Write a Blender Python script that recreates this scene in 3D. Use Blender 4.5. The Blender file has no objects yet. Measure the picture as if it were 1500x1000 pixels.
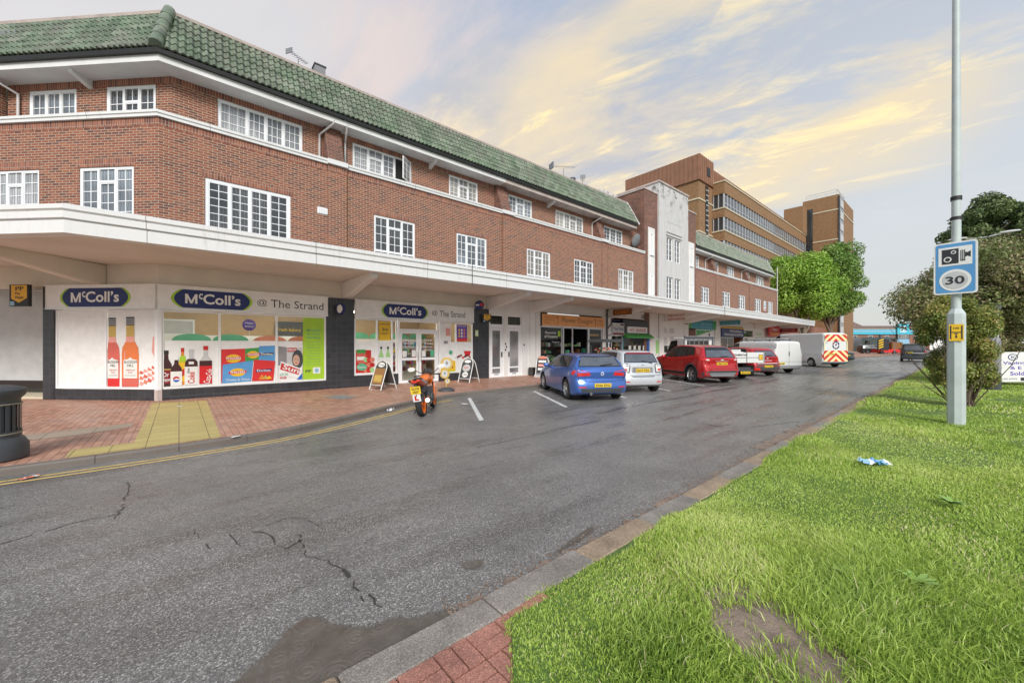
import bpy, bmesh, math, random
import numpy as np
from mathutils import Matrix, Vector
from mathutils.bvhtree import BVHTree
random.seed(7); RNG = np.random.default_rng(7)
R_ = math.radians; PI = math.pi
scene = bpy.context.scene
COL = scene.collection
# ---------------------------------------------------------------- materials
MATS = {}
def nodes(name):
    m = bpy.data.materials.new(name); m.use_nodes = True
    nt = m.node_tree; b = nt.nodes['Principled BSDF']
    MATS[name] = m
    return m, nt, b
def N(nt, t, **k):
    n = nt.nodes.new(t)
    for a, v in k.items():
        if a.startswith('i_'): n.inputs[a[2:].replace('_', ' ')].default_value = v
        else: setattr(n, a, v)
    return n
def L(nt, a, b): nt.links.new(a, b)
def rgb(c):
    if isinstance(c, (int, float)): c = (c, c, c)
    return (c[0], c[1], c[2], 1.0)
def ramp(nt, fac, stops):
    r = N(nt, 'ShaderNodeValToRGB'); e = r.color_ramp.elements
    while len(e) < len(stops): e.new(.5)
    for i, (p, c) in enumerate(stops): e[i].position = p; e[i].color = rgb(c)
    if fac is not None: L(nt, fac, r.inputs[0])
    return r
def mixc(nt, fac, a, b, mode='MIX'):
    m = N(nt, 'ShaderNodeMix', data_type='RGBA', blend_type=mode)
    for s, v in ((0, fac), (6, a), (7, b)):
        if hasattr(v, 'is_linked'): L(nt, v, m.inputs[s])
        else: m.inputs[s].default_value = v if s == 0 else rgb(v)
    return m.outputs[2]
def mth(nt, op, a, b=None, c=None):
    m = N(nt, 'ShaderNodeMath', operation=op)
    for i, v in enumerate((a, b, c)):
        if v is None: continue
        if hasattr(v, 'is_linked'): L(nt, v, m.inputs[i])
        else: m.inputs[i].default_value = v
    return m.outputs[0]
def noise(nt, vec, scale, detail=4, rough=.55, dist=0):
    n = N(nt, 'ShaderNodeTexNoise'); n.inputs['Scale'].default_value = scale
    n.inputs['Detail'].default_value = detail; n.inputs['Roughness'].default_value = rough
    n.inputs['Distortion'].default_value = dist
    if vec is not None: L(nt, vec, n.inputs['Vector'])
    return n.outputs[0]
def bump(nt, b, h, strength=.3, dist=.01):
    n = N(nt, 'ShaderNodeBump'); n.inputs['Strength'].default_value = strength; n.inputs['Distance'].default_value = dist
    L(nt, h, n.inputs['Height']); L(nt, n.outputs[0], b.inputs['Normal'])
def pmat(name, c, rough=.6, metal=0., var=.12, scale=2.5, bmp=.0, coat=0., emit=None, spec=.5):
    m, nt, b = nodes(name)
    tc = N(nt, 'ShaderNodeTexCoord').outputs['Object']
    n1 = noise(nt, tc, scale, 6, .6)
    lo = tuple(x*(1-var) for x in rgb(c)[:3]); hi = tuple(min(1, x*(1+var*.7)) for x in rgb(c)[:3])
    r = ramp(nt, n1, [(.3, lo), (.7, hi)])
    L(nt, r.outputs[0], b.inputs['Base Color'])
    rr = N(nt, 'ShaderNodeMapRange'); rr.inputs[3].default_value = max(.02, rough-.08); rr.inputs[4].default_value = min(1, rough+.08)
    L(nt, n1, rr.inputs[0]); L(nt, rr.outputs[0], b.inputs['Roughness'])
    b.inputs['Metallic'].default_value = metal; b.inputs['Coat Weight'].default_value = coat
    b.inputs['Coat Roughness'].default_value = .05; b.inputs['Specular IOR Level'].default_value = spec
    if bmp: bump(nt, b, noise(nt, tc, scale*12, 3), bmp, .01)
    if emit: b.inputs['Emission Color'].default_value = rgb(emit[0]); b.inputs['Emission Strength'].default_value = emit[1]
    return m
def sepxyz(nt, v):
    s = N(nt, 'ShaderNodeSeparateXYZ'); L(nt, v, s.inputs[0]); return s.outputs
def comb(nt, x, y, z=0.):
    c = N(nt, 'ShaderNodeCombineXYZ')
    for i, v in enumerate((x, y, z)):
        if hasattr(v, 'is_linked'): L(nt, v, c.inputs[i])
        else: c.inputs[i].default_value = v
    return c.outputs[0]
def brickmat(name, stops, mortar, bw=.225, rh=.075, ms=.0055, soldier=False, stain=.35, bmpd=.006, rough=.85, offset=.5):
    m, nt, b = nodes(name)
    uv = N(nt, 'ShaderNodeUVMap').outputs[0]
    if soldier:
        o = sepxyz(nt, uv); uv = comb(nt, mth(nt, 'ADD', o[1], .02), o[0])
    bt = N(nt, 'ShaderNodeTexBrick'); bt.offset = offset if not soldier else 0.; bt.squash = 1.
    bt.inputs['Scale'].default_value = 1.; bt.inputs['Mortar Size'].default_value = ms
    bt.inputs['Mortar Smooth'].default_value = .15; bt.inputs['Bias'].default_value = 0.
    bt.inputs['Brick Width'].default_value = bw; bt.inputs['Row Height'].default_value = rh
    bt.inputs['Color1'].default_value = (0, 0, 0, 1); bt.inputs['Color2'].default_value = (1, 1, 1, 1)
    bt.inputs['Mortar'].default_value = (.5, .5, .5, 1)
    L(nt, uv, bt.inputs['Vector'])
    r = ramp(nt, bt.outputs['Color'], stops)
    big = noise(nt, uv, .7, 6, .65); fine = noise(nt, uv, 60, 3)
    c = mixc(nt, ramp(nt, big, [(.35, 0.), (.75, stain)]).outputs[0], r.outputs[0], tuple(x*.45 for x in stops[0][1]))
    c = mixc(nt, ramp(nt, fine, [(.3, .35), (.8, 0.)]).outputs[0], c, tuple(x*.6 for x in stops[-1][1]))
    mc = mixc(nt, big, tuple(x*.75 for x in mortar), mortar)
    c = mixc(nt, bt.outputs['Fac'], c, mc)
    L(nt, c, b.inputs['Base Color']); b.inputs['Roughness'].default_value = rough
    h = mth(nt, 'SUBTRACT', mth(nt, 'MULTIPLY', fine, .3), bt.outputs['Fac'])
    bump(nt, b, h, .7, bmpd)
    return m
M = {}
BR = [(0., (.13, .055, .045)), (.2, (.27, .088, .052)), (.5, (.33, .10, .055)), (.8, (.40, .14, .07)), (1., (.17, .075, .06))]
M['brick'] = brickmat('red_brick', BR, (.54, .44, .33), ms=.008, stain=.3)
M['soldier'] = brickmat('soldier_brick', [(0., (.16, .06, .045)), (.4, (.36, .115, .065)), (.8, (.45, .17, .095)), (1., (.24, .10, .07))], (.50, .42, .34), soldier=True)
M['oldbrick'] = brickmat('weathered_brick', [(0., (.10, .05, .04)), (.5, (.26, .10, .065)), (1., (.34, .14, .09))], (.36, .31, .26), stain=.8)
M['orangebrick'] = brickmat('orange_brick', [(0., (.20, .10, .05)), (.5, (.30, .155, .068)), (1., (.37, .20, .09))], (.38, .27, .16), stain=.25, ms=.006)
M['houseb'] = brickmat('house_brick', [(0., (.22, .08, .05)), (1., (.38, .15, .09))], (.4, .3, .25))
M['white'] = pmat('white_paint', (.74, .74, .73), .5, var=.10, scale=1.3, bmp=.03)
M['upvc'] = pmat('window_white', (.84, .85, .86), .35, var=.04)
M['cream'] = pmat('cream_render', (.72, .67, .58), .8, var=.10, scale=.9, bmp=.08)
M['soffit'] = pmat('soffit_paint', (.70, .65, .58), .8, var=.10, scale=.7, bmp=.06)
M['offwhite'] = pmat('off_white_render', (.78, .77, .745), .75, var=.08, scale=1.1, bmp=.06)
M['black'] = pmat('black_plastic', .018, .5, var=.3)
M['gloss_black'] = pmat('gloss_black', .012, .18, coat=.5)
M['tilewall'] = brickmat('charcoal_wall_tile', [(0., (.030, .032, .038)), (1., (.050, .052, .060))], (.10, .10, .11), bw=.20, rh=.20, ms=.003, offset=0., rough=.32, stain=.2, bmpd=.002)
M['greypipe'] = pmat('pipe_grey', (.62, .6, .58), .5)
M['pinkstone'] = pmat('weathered_coping', (.52, .44, .40), .85, var=.25, scale=2, bmp=.15)
M['lead'] = pmat('grey_lead', (.22, .23, .24), .6)
M['steel'] = pmat('steel', (.5, .5, .5), .3, metal=1.)
M['alu'] = pmat('aluminium', (.72, .73, .74), .35, metal=.6)
M['dkgrey'] = pmat('dark_grey', (.06, .065, .07), .5)
M['midgrey'] = pmat('mid_grey', (.25, .25, .26), .6)
M['lightgrey'] = pmat('light_grey', (.55, .56, .56), .55)
for k, c in dict(navy=(.010, .022, .14), lime=(.38, .62, .03), red=(.55, .02, .015), yellow=(.80, .50, .02), ppyellow=(.78, .42, .02), signwhite=(.82, .82, .80),
                 blue=(.02, .13, .52), teal=(.03, .30, .38), green=(.05, .32, .06), lightgreen=(.35, .62, .25), orange=(.75, .24, .03), signorange=(.80, .36, .12), brown=(.24, .10, .03), rose=(.62, .13, .10),
                 rose2=(.75, .20, .06), purple=(.13, .06, .42), skin=(.62, .38, .28), coke=(.60, .01, .015), cola=(.05, .012, .012), paleblue=(.28, .50, .66), gold=(.55, .38, .10), maroon=(.22, .01, .02),
                 wood=(.32, .16, .06), tan=(.48, .32, .17), pink=(.78, .35, .30), mint=(.10, .42, .24), lilac=(.40, .28, .52), coral=(.70, .22, .14), cyan=(.08, .52, .68), ctext=(.03, .03, .035), walkred=(.65, .03, .03), crispblue=(.10, .32, .62), paper=(.78, .78, .74), beige=(.62, .55, .40)).items():
    M[k] = pmat('paint_'+k, c, .45, var=.08, scale=4)
def glassmat(name, tint=(.9, .95, .93), refl=1.0):
    m, nt, b = nodes(name); nt.nodes.remove(b); out = nt.nodes['Material Output']
    t = N(nt, 'ShaderNodeBsdfTransparent'); t.inputs[0].default_value = rgb(tint)
    g = N(nt, 'ShaderNodeBsdfGlossy'); g.inputs['Roughness'].default_value = .015
    fr = N(nt, 'ShaderNodeFresnel'); fr.inputs[0].default_value = 1.5
    k = mth(nt, 'MINIMUM', mth(nt, 'MULTIPLY', fr.outputs[0], 1.*refl), 1.)
    mx = N(nt, 'ShaderNodeMixShader'); L(nt, k, mx.inputs[0]); L(nt, t.outputs[0], mx.inputs[1]); L(nt, g.outputs[0], mx.inputs[2])
    L(nt, mx.outputs[0], out.inputs[0]); return m
M['glass'] = glassmat('shop_glass')
def panemat(name, base, curtain, rough=.05):   # glass in front of net curtain folds
    m, nt, b = nodes(name)
    uv = N(nt, 'ShaderNodeUVMap').outputs[0]
    w = N(nt, 'ShaderNodeTexWave'); w.inputs['Scale'].default_value = 4.; w.inputs['Distortion'].default_value = 3.; w.inputs['Detail'].default_value = 2
    L(nt, uv, w.inputs['Vector'])
    n = noise(nt, uv, .45, 2)
    c = mixc(nt, w.outputs[1], base, curtain)
    c = mixc(nt, ramp(nt, n, [(.42, 0.), (.58, 1.)]).outputs[0], c, tuple(x*.55 for x in base))
    L(nt, c, b.inputs['Base Color']); b.inputs['Roughness'].default_value = rough
    b.inputs['Specular IOR Level'].default_value = .9; b.inputs['Coat Weight'].default_value = .6; b.inputs['Coat Roughness'].default_value = .02
    return m
M['pane'] = panemat('window_pane_net', (.26, .27, .28), (.50, .50, .50))
M['panedark'] = panemat('window_pane_dark', (.035, .04, .045), (.13, .13, .13))
M['officeglass'] = pmat('office_glass', (.035, .04, .045), .08, var=.5, scale=.35, coat=.5)
M['carglass'] = pmat('car_glass', (.020, .022, .024), .06, coat=.8, var=.2)
M['rearglass'] = pmat('car_rear_glass', (.10, .11, .125), .12, coat=1., var=.3, scale=2)
M['tyre'] = pmat('tyre_rubber', .022, .8, var=.2, bmp=.1)
M['rim'] = pmat('alloy_rim', (.55, .56, .57), .28, metal=.85)
M['lampred'] = pmat('lamp_red', (.62, .015, .012), .15, coat=1.)
M['lampclear'] = pmat('lamp_clear', (.75, .74, .72), .15, coat=1.)
M['plate'] = pmat('plate_yellow', (.85, .58, .03), .35, var=.04)
def paint(name, c, metal=.4, rough=.3):
    M[name] = pmat(name, c, rough, metal=metal, coat=1., var=.03, scale=1.)
paint('paint_metallic_blue', (.055, .15, .48)); paint('paint_silver', (.66, .68, .70), .35, .3); paint('paint_suv_red', (.50, .008, .012), .25)
paint('paint_hatch_red', (.46, .015, .02), .2); paint('paint_van_white', (.74, .74, .72), 0, .35); paint('paint_dark_green', (.03, .05, .045), .4)
paint('paint_dark_grey', (.045, .05, .055), .4); paint('paint_bike_orange', (.85, .17, .01), 0); paint('paint_grey_blue', (.30, .33, .36), .5)
# ---------------------------------------------------------------- mesh builder
TXT = {}
def text_mesh(s, bold=0.):
    k = (s, bold)
    if k not in TXT:
        c = bpy.data.curves.new('t', 'FONT'); c.body = s; c.offset = bold; c.resolution_u = 3; c.fill_mode = 'FRONT'
        o = bpy.data.objects.new('t', c); COL.objects.link(o)
        bpy.context.view_layer.update()
        me = bpy.data.meshes.new_from_object(o.evaluated_get(bpy.context.evaluated_depsgraph_get()))
        vs = [tuple(v.co[:2]) for v in me.vertices]; fs = [tuple(p.vertices) for p in me.polygons]
        bpy.data.objects.remove(o); bpy.data.curves.remove(c); bpy.data.meshes.remove(me)
        if not vs: vs = [(0, 0), (1, 0), (1, 1)]
        x0 = min(v[0] for v in vs); x1 = max(v[0] for v in vs); y0 = min(v[1] for v in vs); y1 = max(v[1] for v in vs)
        TXT[k] = ([((a-x0)/(x1-x0), (b-y0)/(y1-y0)) for a, b in vs], fs)
    return TXT[k]
class MB:
    def __init__(s, F=None, mat=None):
        s.F = F if F is not None else Matrix(); s.v = []; s.f = []; s.m = []; s.uv = []; s.mat = mat; s.nouv = False
    def add(s, vs, fs, mat=None, uvs=None):
        o = len(s.v); mat = mat or s.mat
        vs = [Vector(v) for v in vs]
        s.v += [s.F @ v for v in vs]
        for k, f in enumerate(fs):
            s.f.append([o+i for i in f]); s.m.append(mat)
            if uvs: s.uv.append(uvs[k]); continue
            a, b, c = vs[f[0]], vs[f[1]], vs[f[2]]
            n = (b-a).cross(c-a)
            if len(f) > 3: n += (c-a).cross(vs[f[3]]-a)
            ax, ay, az = abs(n.x), abs(n.y), abs(n.z)
            if az > ax and az > ay: s.uv.append([(vs[i].x, vs[i].y) for i in f])
            elif ay >= ax: s.uv.append([(vs[i].x, vs[i].z) for i in f])
            else: s.uv.append([(vs[i].y, vs[i].z) for i in f])
        return s
    def box(s, x0, x1, y0, y1, z0, z1, mat=None):
        v = [(x0, y0, z0), (x1, y0, z0), (x1, y1, z0), (x0, y1, z0), (x0, y0, z1), (x1, y0, z1), (x1, y1, z1), (x0, y1, z1)]
        return s.add(v, [(0, 3, 2, 1), (4, 5, 6, 7), (0, 1, 5, 4), (1, 2, 6, 5), (2, 3, 7, 6), (3, 0, 4, 7)], mat)
    def cbox(s, x0, x1, y0, y1, z0, z1, c=.01, mat=None):     # box with chamfered vertical+top edges
        P = [(x0+c, y0), (x1-c, y0), (x1, y0+c), (x1, y1-c), (x1-c, y1), (x0+c, y1), (x0, y1-c), (x0, y0+c)]
        cx, cy = (x0+x1)/2, (y0+y1)/2
        Q = [(p[0]+(c if p[0] < cx else -c), p[1]+(c if p[1] < cy else -c)) for p in P]
        v = [(a, b, z0) for a, b in P]+[(a, b, z1-c) for a, b in P]+[(a, b, z1) for a, b in Q]
        f = [tuple(range(7, -1, -1)), tuple(range(16, 24))]
        for k in (0, 8):
            for i in range(8): j = (i+1) % 8; f.append((k+i, k+j, k+8+j, k+8+i))
        return s.add(v, f, mat)
    def quad(s, a, b, c, d, mat=None): return s.add([a, b, c, d], [(0, 1, 2, 3)], mat)
    def rect(s, u0, u1, z0, z1, y, mat=None): return s.quad((u0, y, z0), (u1, y, z0), (u1, y, z1), (u0, y, z1), mat)
    def poly(s, pts, y, mat=None): return s.add([(a, y, b) for a, b in pts], [tuple(range(len(pts)))], mat)
    def prism(s, pts, y0, y1, mat=None, axis='y'):      # 2D polygon extruded along an axis
        n = len(pts)
        T = dict(y=lambda a, b, t: (a, t, b), x=lambda a, b, t: (t, a, b), z=lambda a, b, t: (a, b, t))[axis]
        v = [T(a, b, y0) for a, b in pts]+[T(a, b, y1) for a, b in pts]
        f = [tuple(range(n)), tuple(range(2*n-1, n-1, -1))]+[(i, n+i, n+(i+1) % n, (i+1) % n) for i in range(n)]
        return s.add(v, f, mat)
    def ell(s, cu, cz, ru, rz, y, mat=None, n=28, a0=0, a1=2*PI):
        return s.poly([(cu+ru*math.cos(a0+(a1-a0)*i/n), cz+rz*math.sin(a0+(a1-a0)*i/n)) for i in range(n)], y, mat)
    def text(s, t, u0, u1, z0, z1, y, mat=None, bold=0., shear=0.):
        vs, fs = text_mesh(t, bold)
        return s.add([(u0+a*(u1-u0)+shear*b*(z1-z0), y, z0+b*(z1-z0)) for a, b in vs], fs, mat)
    def tube(s, pts, r, n=8, mat=None, cap=True):
        pts = [Vector(p) for p in pts]; rs = r if isinstance(r, (list, tuple)) else [r]*len(pts)
        vs = []; up = None
        for i, p in enumerate(pts):
            t = (pts[min(i+1, len(pts)-1)]-pts[max(i-1, 0)]).normalized()
            if up is None: up = t.orthogonal().normalized()
            up = (up-t*up.dot(t)).normalized() if (up-t*up.dot(t)).length > 1e-6 else t.orthogonal().normalized()
            w = t.cross(up)
            for k in range(n):
                a = 2*PI*k/n; vs.append(p+(up*math.cos(a)+w*math.sin(a))*rs[i])
        fs = []
        for i in range(len(pts)-1):
            for k in range(n): fs.append((i*n+k, i*n+(k+1) % n, (i+1)*n+(k+1) % n, (i+1)*n+k))
        if cap: fs += [tuple(range(n-1, -1, -1)), tuple(range((len(pts)-1)*n, len(pts)*n))]
        return s.add(vs, fs, mat)
    def lathe(s, prof, n=24, c=(0, 0, 0), axis='z', mat=None):   # prof [(r,h)]
        vs = []
        for r, h in prof:
            for k in range(n):
                a = 2*PI*k/n; p = (r*math.cos(a), r*math.sin(a), h)
                if axis == 'y': p = (p[0], p[2], -p[1])
                elif axis == 'x': p = (p[2], p[0], p[1])
                vs.append((p[0]+c[0], p[1]+c[1], p[2]+c[2]))
        fs = [(i*n+k, i*n+(k+1) % n, (i+1)*n+(k+1) % n, (i+1)*n+k) for i in range(len(prof)-1) for k in range(n)]
        return s.add(vs, fs, mat)
    def blob(s, c, r, n=12, mat=None, jit=0.):
        vs = []; m = n//2+1
        for i in range(m):
            ph = PI*i/(m-1)
            for k in range(n):
                a = 2*PI*k/n; q = 1+random.uniform(-jit, jit)
                vs.append((c[0]+r[0]*q*math.sin(ph)*math.cos(a), c[1]+r[1]*q*math.sin(ph)*math.sin(a), c[2]+r[2]*q*math.cos(ph)))
        return s.add(vs, [(i*n+k, (i+1)*n+k, (i+1)*n+(k+1) % n, i*n+(k+1) % n) for i in range(m-1) for k in range(n)], mat)
    def build(s, name, parent=None, smooth=None, bevel=0., local=False, merge=False):
        T = Matrix()
        if parent is not None and not local:
            ch = parent
            while ch is not None: T = ch.matrix_basis @ T; ch = ch.parent
            T = T.inverted()
        me = bpy.data.meshes.new(name)
        me.from_pydata([tuple(T @ v) for v in s.v], [], s.f)
        ms = []
        for m in s.m:
            if m not in ms: ms.append(m)
        for m in ms: me.materials.append(M[m] if isinstance(m, str) else m)
        ix = {m: i for i, m in enumerate(ms)}
        me.polygons.foreach_set('material_index', [ix[m] for m in s.m])
        uvl = me.uv_layers.new(name='UVMap')
        uvl.data.foreach_set('uv', [c for f in s.uv for p in f for c in p])
        if merge or smooth is not None:
            bm = bmesh.new(); bm.from_mesh(me); bmesh.ops.remove_doubles(bm, verts=bm.verts, dist=1e-5)
            bmesh.ops.recalc_face_normals(bm, faces=bm.faces); bm.to_mesh(me); bm.free()
        if smooth is not None:
            me.polygons.foreach_set('use_smooth', [True]*len(me.polygons)); me.set_sharp_from_angle(angle=R_(smooth))
        me.update()
        o = bpy.data.objects.new(name, me); COL.objects.link(o)
        if parent is not None: o.parent = parent
        if bevel:
            b = o.modifiers.new('bevel', 'BEVEL'); b.width = bevel; b.segments = 2; b.limit_method = 'ANGLE'
        return o
def tag(o, label=None, cat=None, group=None, kind=None):
    if label: o['label'] = label
    if cat: o['category'] = cat
    if group: o['group'] = group
    if kind: o['kind'] = kind
    return o
def thing(name, label, cat, loc=(0, 0, 0), rz=0., group=None):
    o = bpy.data.objects.new(name, None); COL.objects.link(o); o.empty_display_size = .2
    o.location = loc; o.rotation_euler = (0, 0, rz)
    o.matrix_basis = Matrix.Translation(loc) @ Matrix.Rotation(rz, 4, 'Z')
    return tag(o, label, cat, group)
def kids(o): return [c for c in bpy.data.objects if c.parent == o]
def copy_tree(o, parent=None):
    c = o.copy(); COL.objects.link(c)
    if parent is not None: c.parent = parent
    for ch in kids(o): copy_tree(ch, c)
    return c
def place(o, loc, rz): o.matrix_basis = Matrix.Translation(loc) @ Matrix.Rotation(rz, 4, 'Z')
# plan geometry: x runs along the parade, y into the shops, camera at (0,0,1.7)
FX, FY = .6502, .7598            # camera forward in plan
def onwall(px, y=15.1):          # x on a plane parallel to the parade, from a bearing
    d = (px-750)/570; return (FX+d*FY)/(FY-d*FX)*y
def far(X, Z): return (X*FY+Z*FX, -X*FX+Z*FY)    # a spot X to the right and Z ahead of the camera
FM = Matrix.Translation((0, 15.1, 0))
CX, CY = -.45, 15.1
FC = Matrix.Translation((CX, CY, 0)) @ Matrix.Rotation(R_(-45), 4, 'Z')
T8 = math.tan(PI/8)
def clip_grid(poly, step=.09):
    bm = bmesh.new(); vs = [bm.verts.new((a, b, 0)) for a, b in poly]; bm.faces.new(vs)
    for ax in (0, 1):
        lo = min(p[ax] for p in poly); hi = max(p[ax] for p in poly); k = lo+step
        while k < hi:
            co = [0, 0, 0]; co[ax] = k; no = [0, 0, 0]; no[ax] = 1
            bmesh.ops.bisect_plane(bm, geom=bm.verts[:]+bm.edges[:]+bm.faces[:], plane_co=co, plane_no=no); k += step
    V = [tuple(v.co[:2]) for v in bm.verts]; bm.verts.index_update(); F_ = [[v.index for v in f.verts] for f in bm.faces]; bm.free(); return V, F_
# ================================================================ the parade
def offs(path, d):       # offset a plan polyline outwards (towards the road)
    out = []
    n = len(path)
    for i, p in enumerate(path):
        ns = []
        for a, b in ((i-1, i), (i, i+1)):
            if a < 0 or b >= n: continue
            t = Vector((path[b][0]-path[a][0], path[b][1]-path[a][1])).normalized(); ns.append(Vector((t.y, -t.x)))
        if len(ns) == 2:
            m = (ns[0]+ns[1]).normalized(); k = d/m.dot(ns[0]); out.append((p[0]+m.x*k, p[1]+m.y*k))
        else: out.append((p[0]+ns[0].x*d, p[1]+ns[0].y*d))
    return out
def sweep(mb, path, prof, mat=None, close=True):     # prof [(out,z)]
    rows = [[(x, y, z) for x, y in offs(path, o)] for o, z in prof]
    n = len(path); m = len(prof)
    vs = [p for r in rows for p in r]; fs = []; uvs = []
    cum = [0]
    for i in range(n-1): cum.append(cum[-1]+math.dist(path[i], path[i+1]))
    rng = range(m) if close else range(m-1)
    for j in rng:
        k = (j+1) % m
        for i in range(n-1):
            fs.append((j*n+i, j*n+i+1, k*n+i+1, k*n+i))
            a, b = prof[j][1]+prof[j][0], prof[k][1]+prof[k][0]
            if abs(prof[j][1]-prof[k][1]) > abs(prof[j][0]-prof[k][0]): a, b = prof[j][1], prof[k][1]
            else: a, b = prof[j][0], prof[k][0]
            uvs.append([(cum[i], a), (cum[i+1], a), (cum[i+1], b), (cum[i], b)])
    if close:
        for i in (0, n-1):
            fs.append(tuple(j*n+i for j in range(m))); uvs.append([prof[j] for j in range(m)])
    mb.add(vs, fs, mat, uvs)
def wall(mb, u0, u1, z0, z1, holes, y=0., rev=.11, mat=None, revmat=None):
    us = sorted({u0, u1, *[h[0] for h in holes], *[h[1] for h in holes]}); zs = sorted({z0, z1, *[h[2] for h in holes], *[h[3] for h in holes]})
    us = [u for u in us if u0 <= u <= u1]; zs = [z for z in zs if z0 <= z <= z1]
    for i in range(len(us)-1):
        for j in range(len(zs)-1):
            cu, cz = (us[i]+us[i+1])/2, (zs[j]+zs[j+1])/2
            if any(h[0] < cu < h[1] and h[2] < cz < h[3] for h in holes): continue
            mb.rect(us[i], us[i+1], zs[j], zs[j+1], y, mat)
    for a, b, c, d in holes:
        for p, q in (((a, c), (a, d)), ((b, d), (b, c)), ((a, d), (b, d)), ((b, c), (a, c))):
            mb.quad((p[0], y, p[1]), (q[0], y, q[1]), (q[0], y+rev, q[1]), (p[0], y+rev, p[1]), revmat or mat)
WRND = random.Random(12)
M['panewarm'] = panemat('window_pane_warm', (.33, .30, .26), (.60, .57, .52)); M['paneblue'] = panemat('window_pane_sky_reflection', (.16, .19, .22), (.36, .40, .44))  # the blue pane has a bluish sky reflection put into its colours
PANES = ['pane', 'pane', 'panewarm', 'paneblue', 'panedark']
def window(parent, F, u0, u1, z0, z1, y=0., lights=3, rows=4, cols=2, transom=None, pane='pane', fw=.06, low=0., open_light=None, bars=True, name='window', curtain=None):
    """white casement window: outer frame, mullions, glazing bars; pane is its child"""
    y0, y1 = y+.025, y+.09
    f = MB(F, 'upvc')
    f.box(u0, u0+fw, y0, y1, z0, z1).box(u1-fw, u1, y0, y1, z0, z1).box(u0+fw, u1-fw, y0, y1, z1-fw, z1).box(u0+fw, u1-fw, y0, y1, z0, z0+fw)
    f.box(u0-.03, u1+.03, y-.035, y+.02, z0-.045, z0-.002)
    ws = lights if isinstance(lights, (list, tuple)) else [1]*lights
    tot = sum(ws); u = u0+fw; W = u1-u0-2*fw
    edges = [u]
    for w in ws: u += W*w/tot; edges.append(u)
    p = MB(F, pane)
    zb = z0+fw
    if low:
        f.box(u0+fw, u1-fw, y0-.004, y1-.004, z0+fw+low, z0+fw+low+.055); zb = z0+fw+low+.055
    g = MB(F, 'upvc')
    for i in range(len(ws)):
        a, b = edges[i], edges[i+1]
        if i: f.box(a-.03, a+.03, y0-.006, y1-.006, z0+fw, z1-fw)
        a += .03 if i else 0; b -= .03 if i < len(ws)-1 else 0
        top = z1-fw
        if low:
            p.rect(a, b, z0+fw, z0+fw+low, y+.07); m_ = (a+b)/2
            if bars: g.box(m_-.011, m_+.011, y+.05, y+.068, z0+fw, z0+fw+low)
        if open_light == i:
            th = R_(38); uu = Vector((math.cos(th), -math.sin(th), 0)); O = Vector((b, y-.0, 0))
            Fo = F @ Matrix.Translation(O) @ Matrix.Rotation(-th, 4, 'Z').inverted()
            w = b-a
            g.F = Fo; p.F = Fo
            for q in ((-w, -w+.05, zb, top), (-.05, 0, zb, top), (-w+.05, -.05, zb, zb+.05), (-w+.05, -.05, top-.05, top)): g.box(q[0], q[1], -.02, .02, q[2], q[3])
            for k in range(1, rows): zz = zb+(top-zb)*k/rows; g.box(-w+.05, -.05, -.008, .008, zz-.01, zz+.01)
            g.box(-w/2-.01, -w/2+.01, -.011, .011, zb+.05, top-.05)
            p.box(-w+.04, -.04, -.004, .004, zb+.04, top-.04)
            g.F = F; p.F = F
            MB.rect(p, a, b, zb, top, y+.088, 'black'); continue
        if transom and transom[0] == i:
            zt = top-transom[1]; f.box(a, b, y0-.003, y1-.003, zt-.035, zt+.035)
            p.rect(a, b, zt+.035, top, y+.07)
            if bars:
                g.box((a+b)/2-.011, (a+b)/2+.011, y+.05, y+.068, zt+.035, top)
            top = zt-.035; rws = max(1, rows-1)
        else: rws = rows
        p.rect(a, b, zb, top, y+.07)
        g2 = .028
        for q in ((a, a+g2, zb, top), (b-g2, b, zb, top), (a+g2, b-g2, zb, zb+g2), (a+g2, b-g2, top-g2, top)): f.box(q[0], q[1], y+.032, y+.069, q[2], q[3])
        if bars:
            for k in range(1, rws): zz = zb+(top-zb)*k/rws; g.box(a+g2, b-g2, y+.052, y+.068, zz-.011, zz+.011)
            for k in range(1, cols): uu = a+(b-a)*k/cols; g.box(uu-.011, uu+.011, y+.050, y+.066, zb+g2, top-g2)
    fo = f.build(name, parent)
    if pane == 'pane': p.m = [PANES[WRND.randrange(len(PANES))]]*len(p.m) if open_light is None else p.m
    p.build('pane', fo)
    if g.f: g.build('glazing_bars', fo)
    return fo
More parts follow.
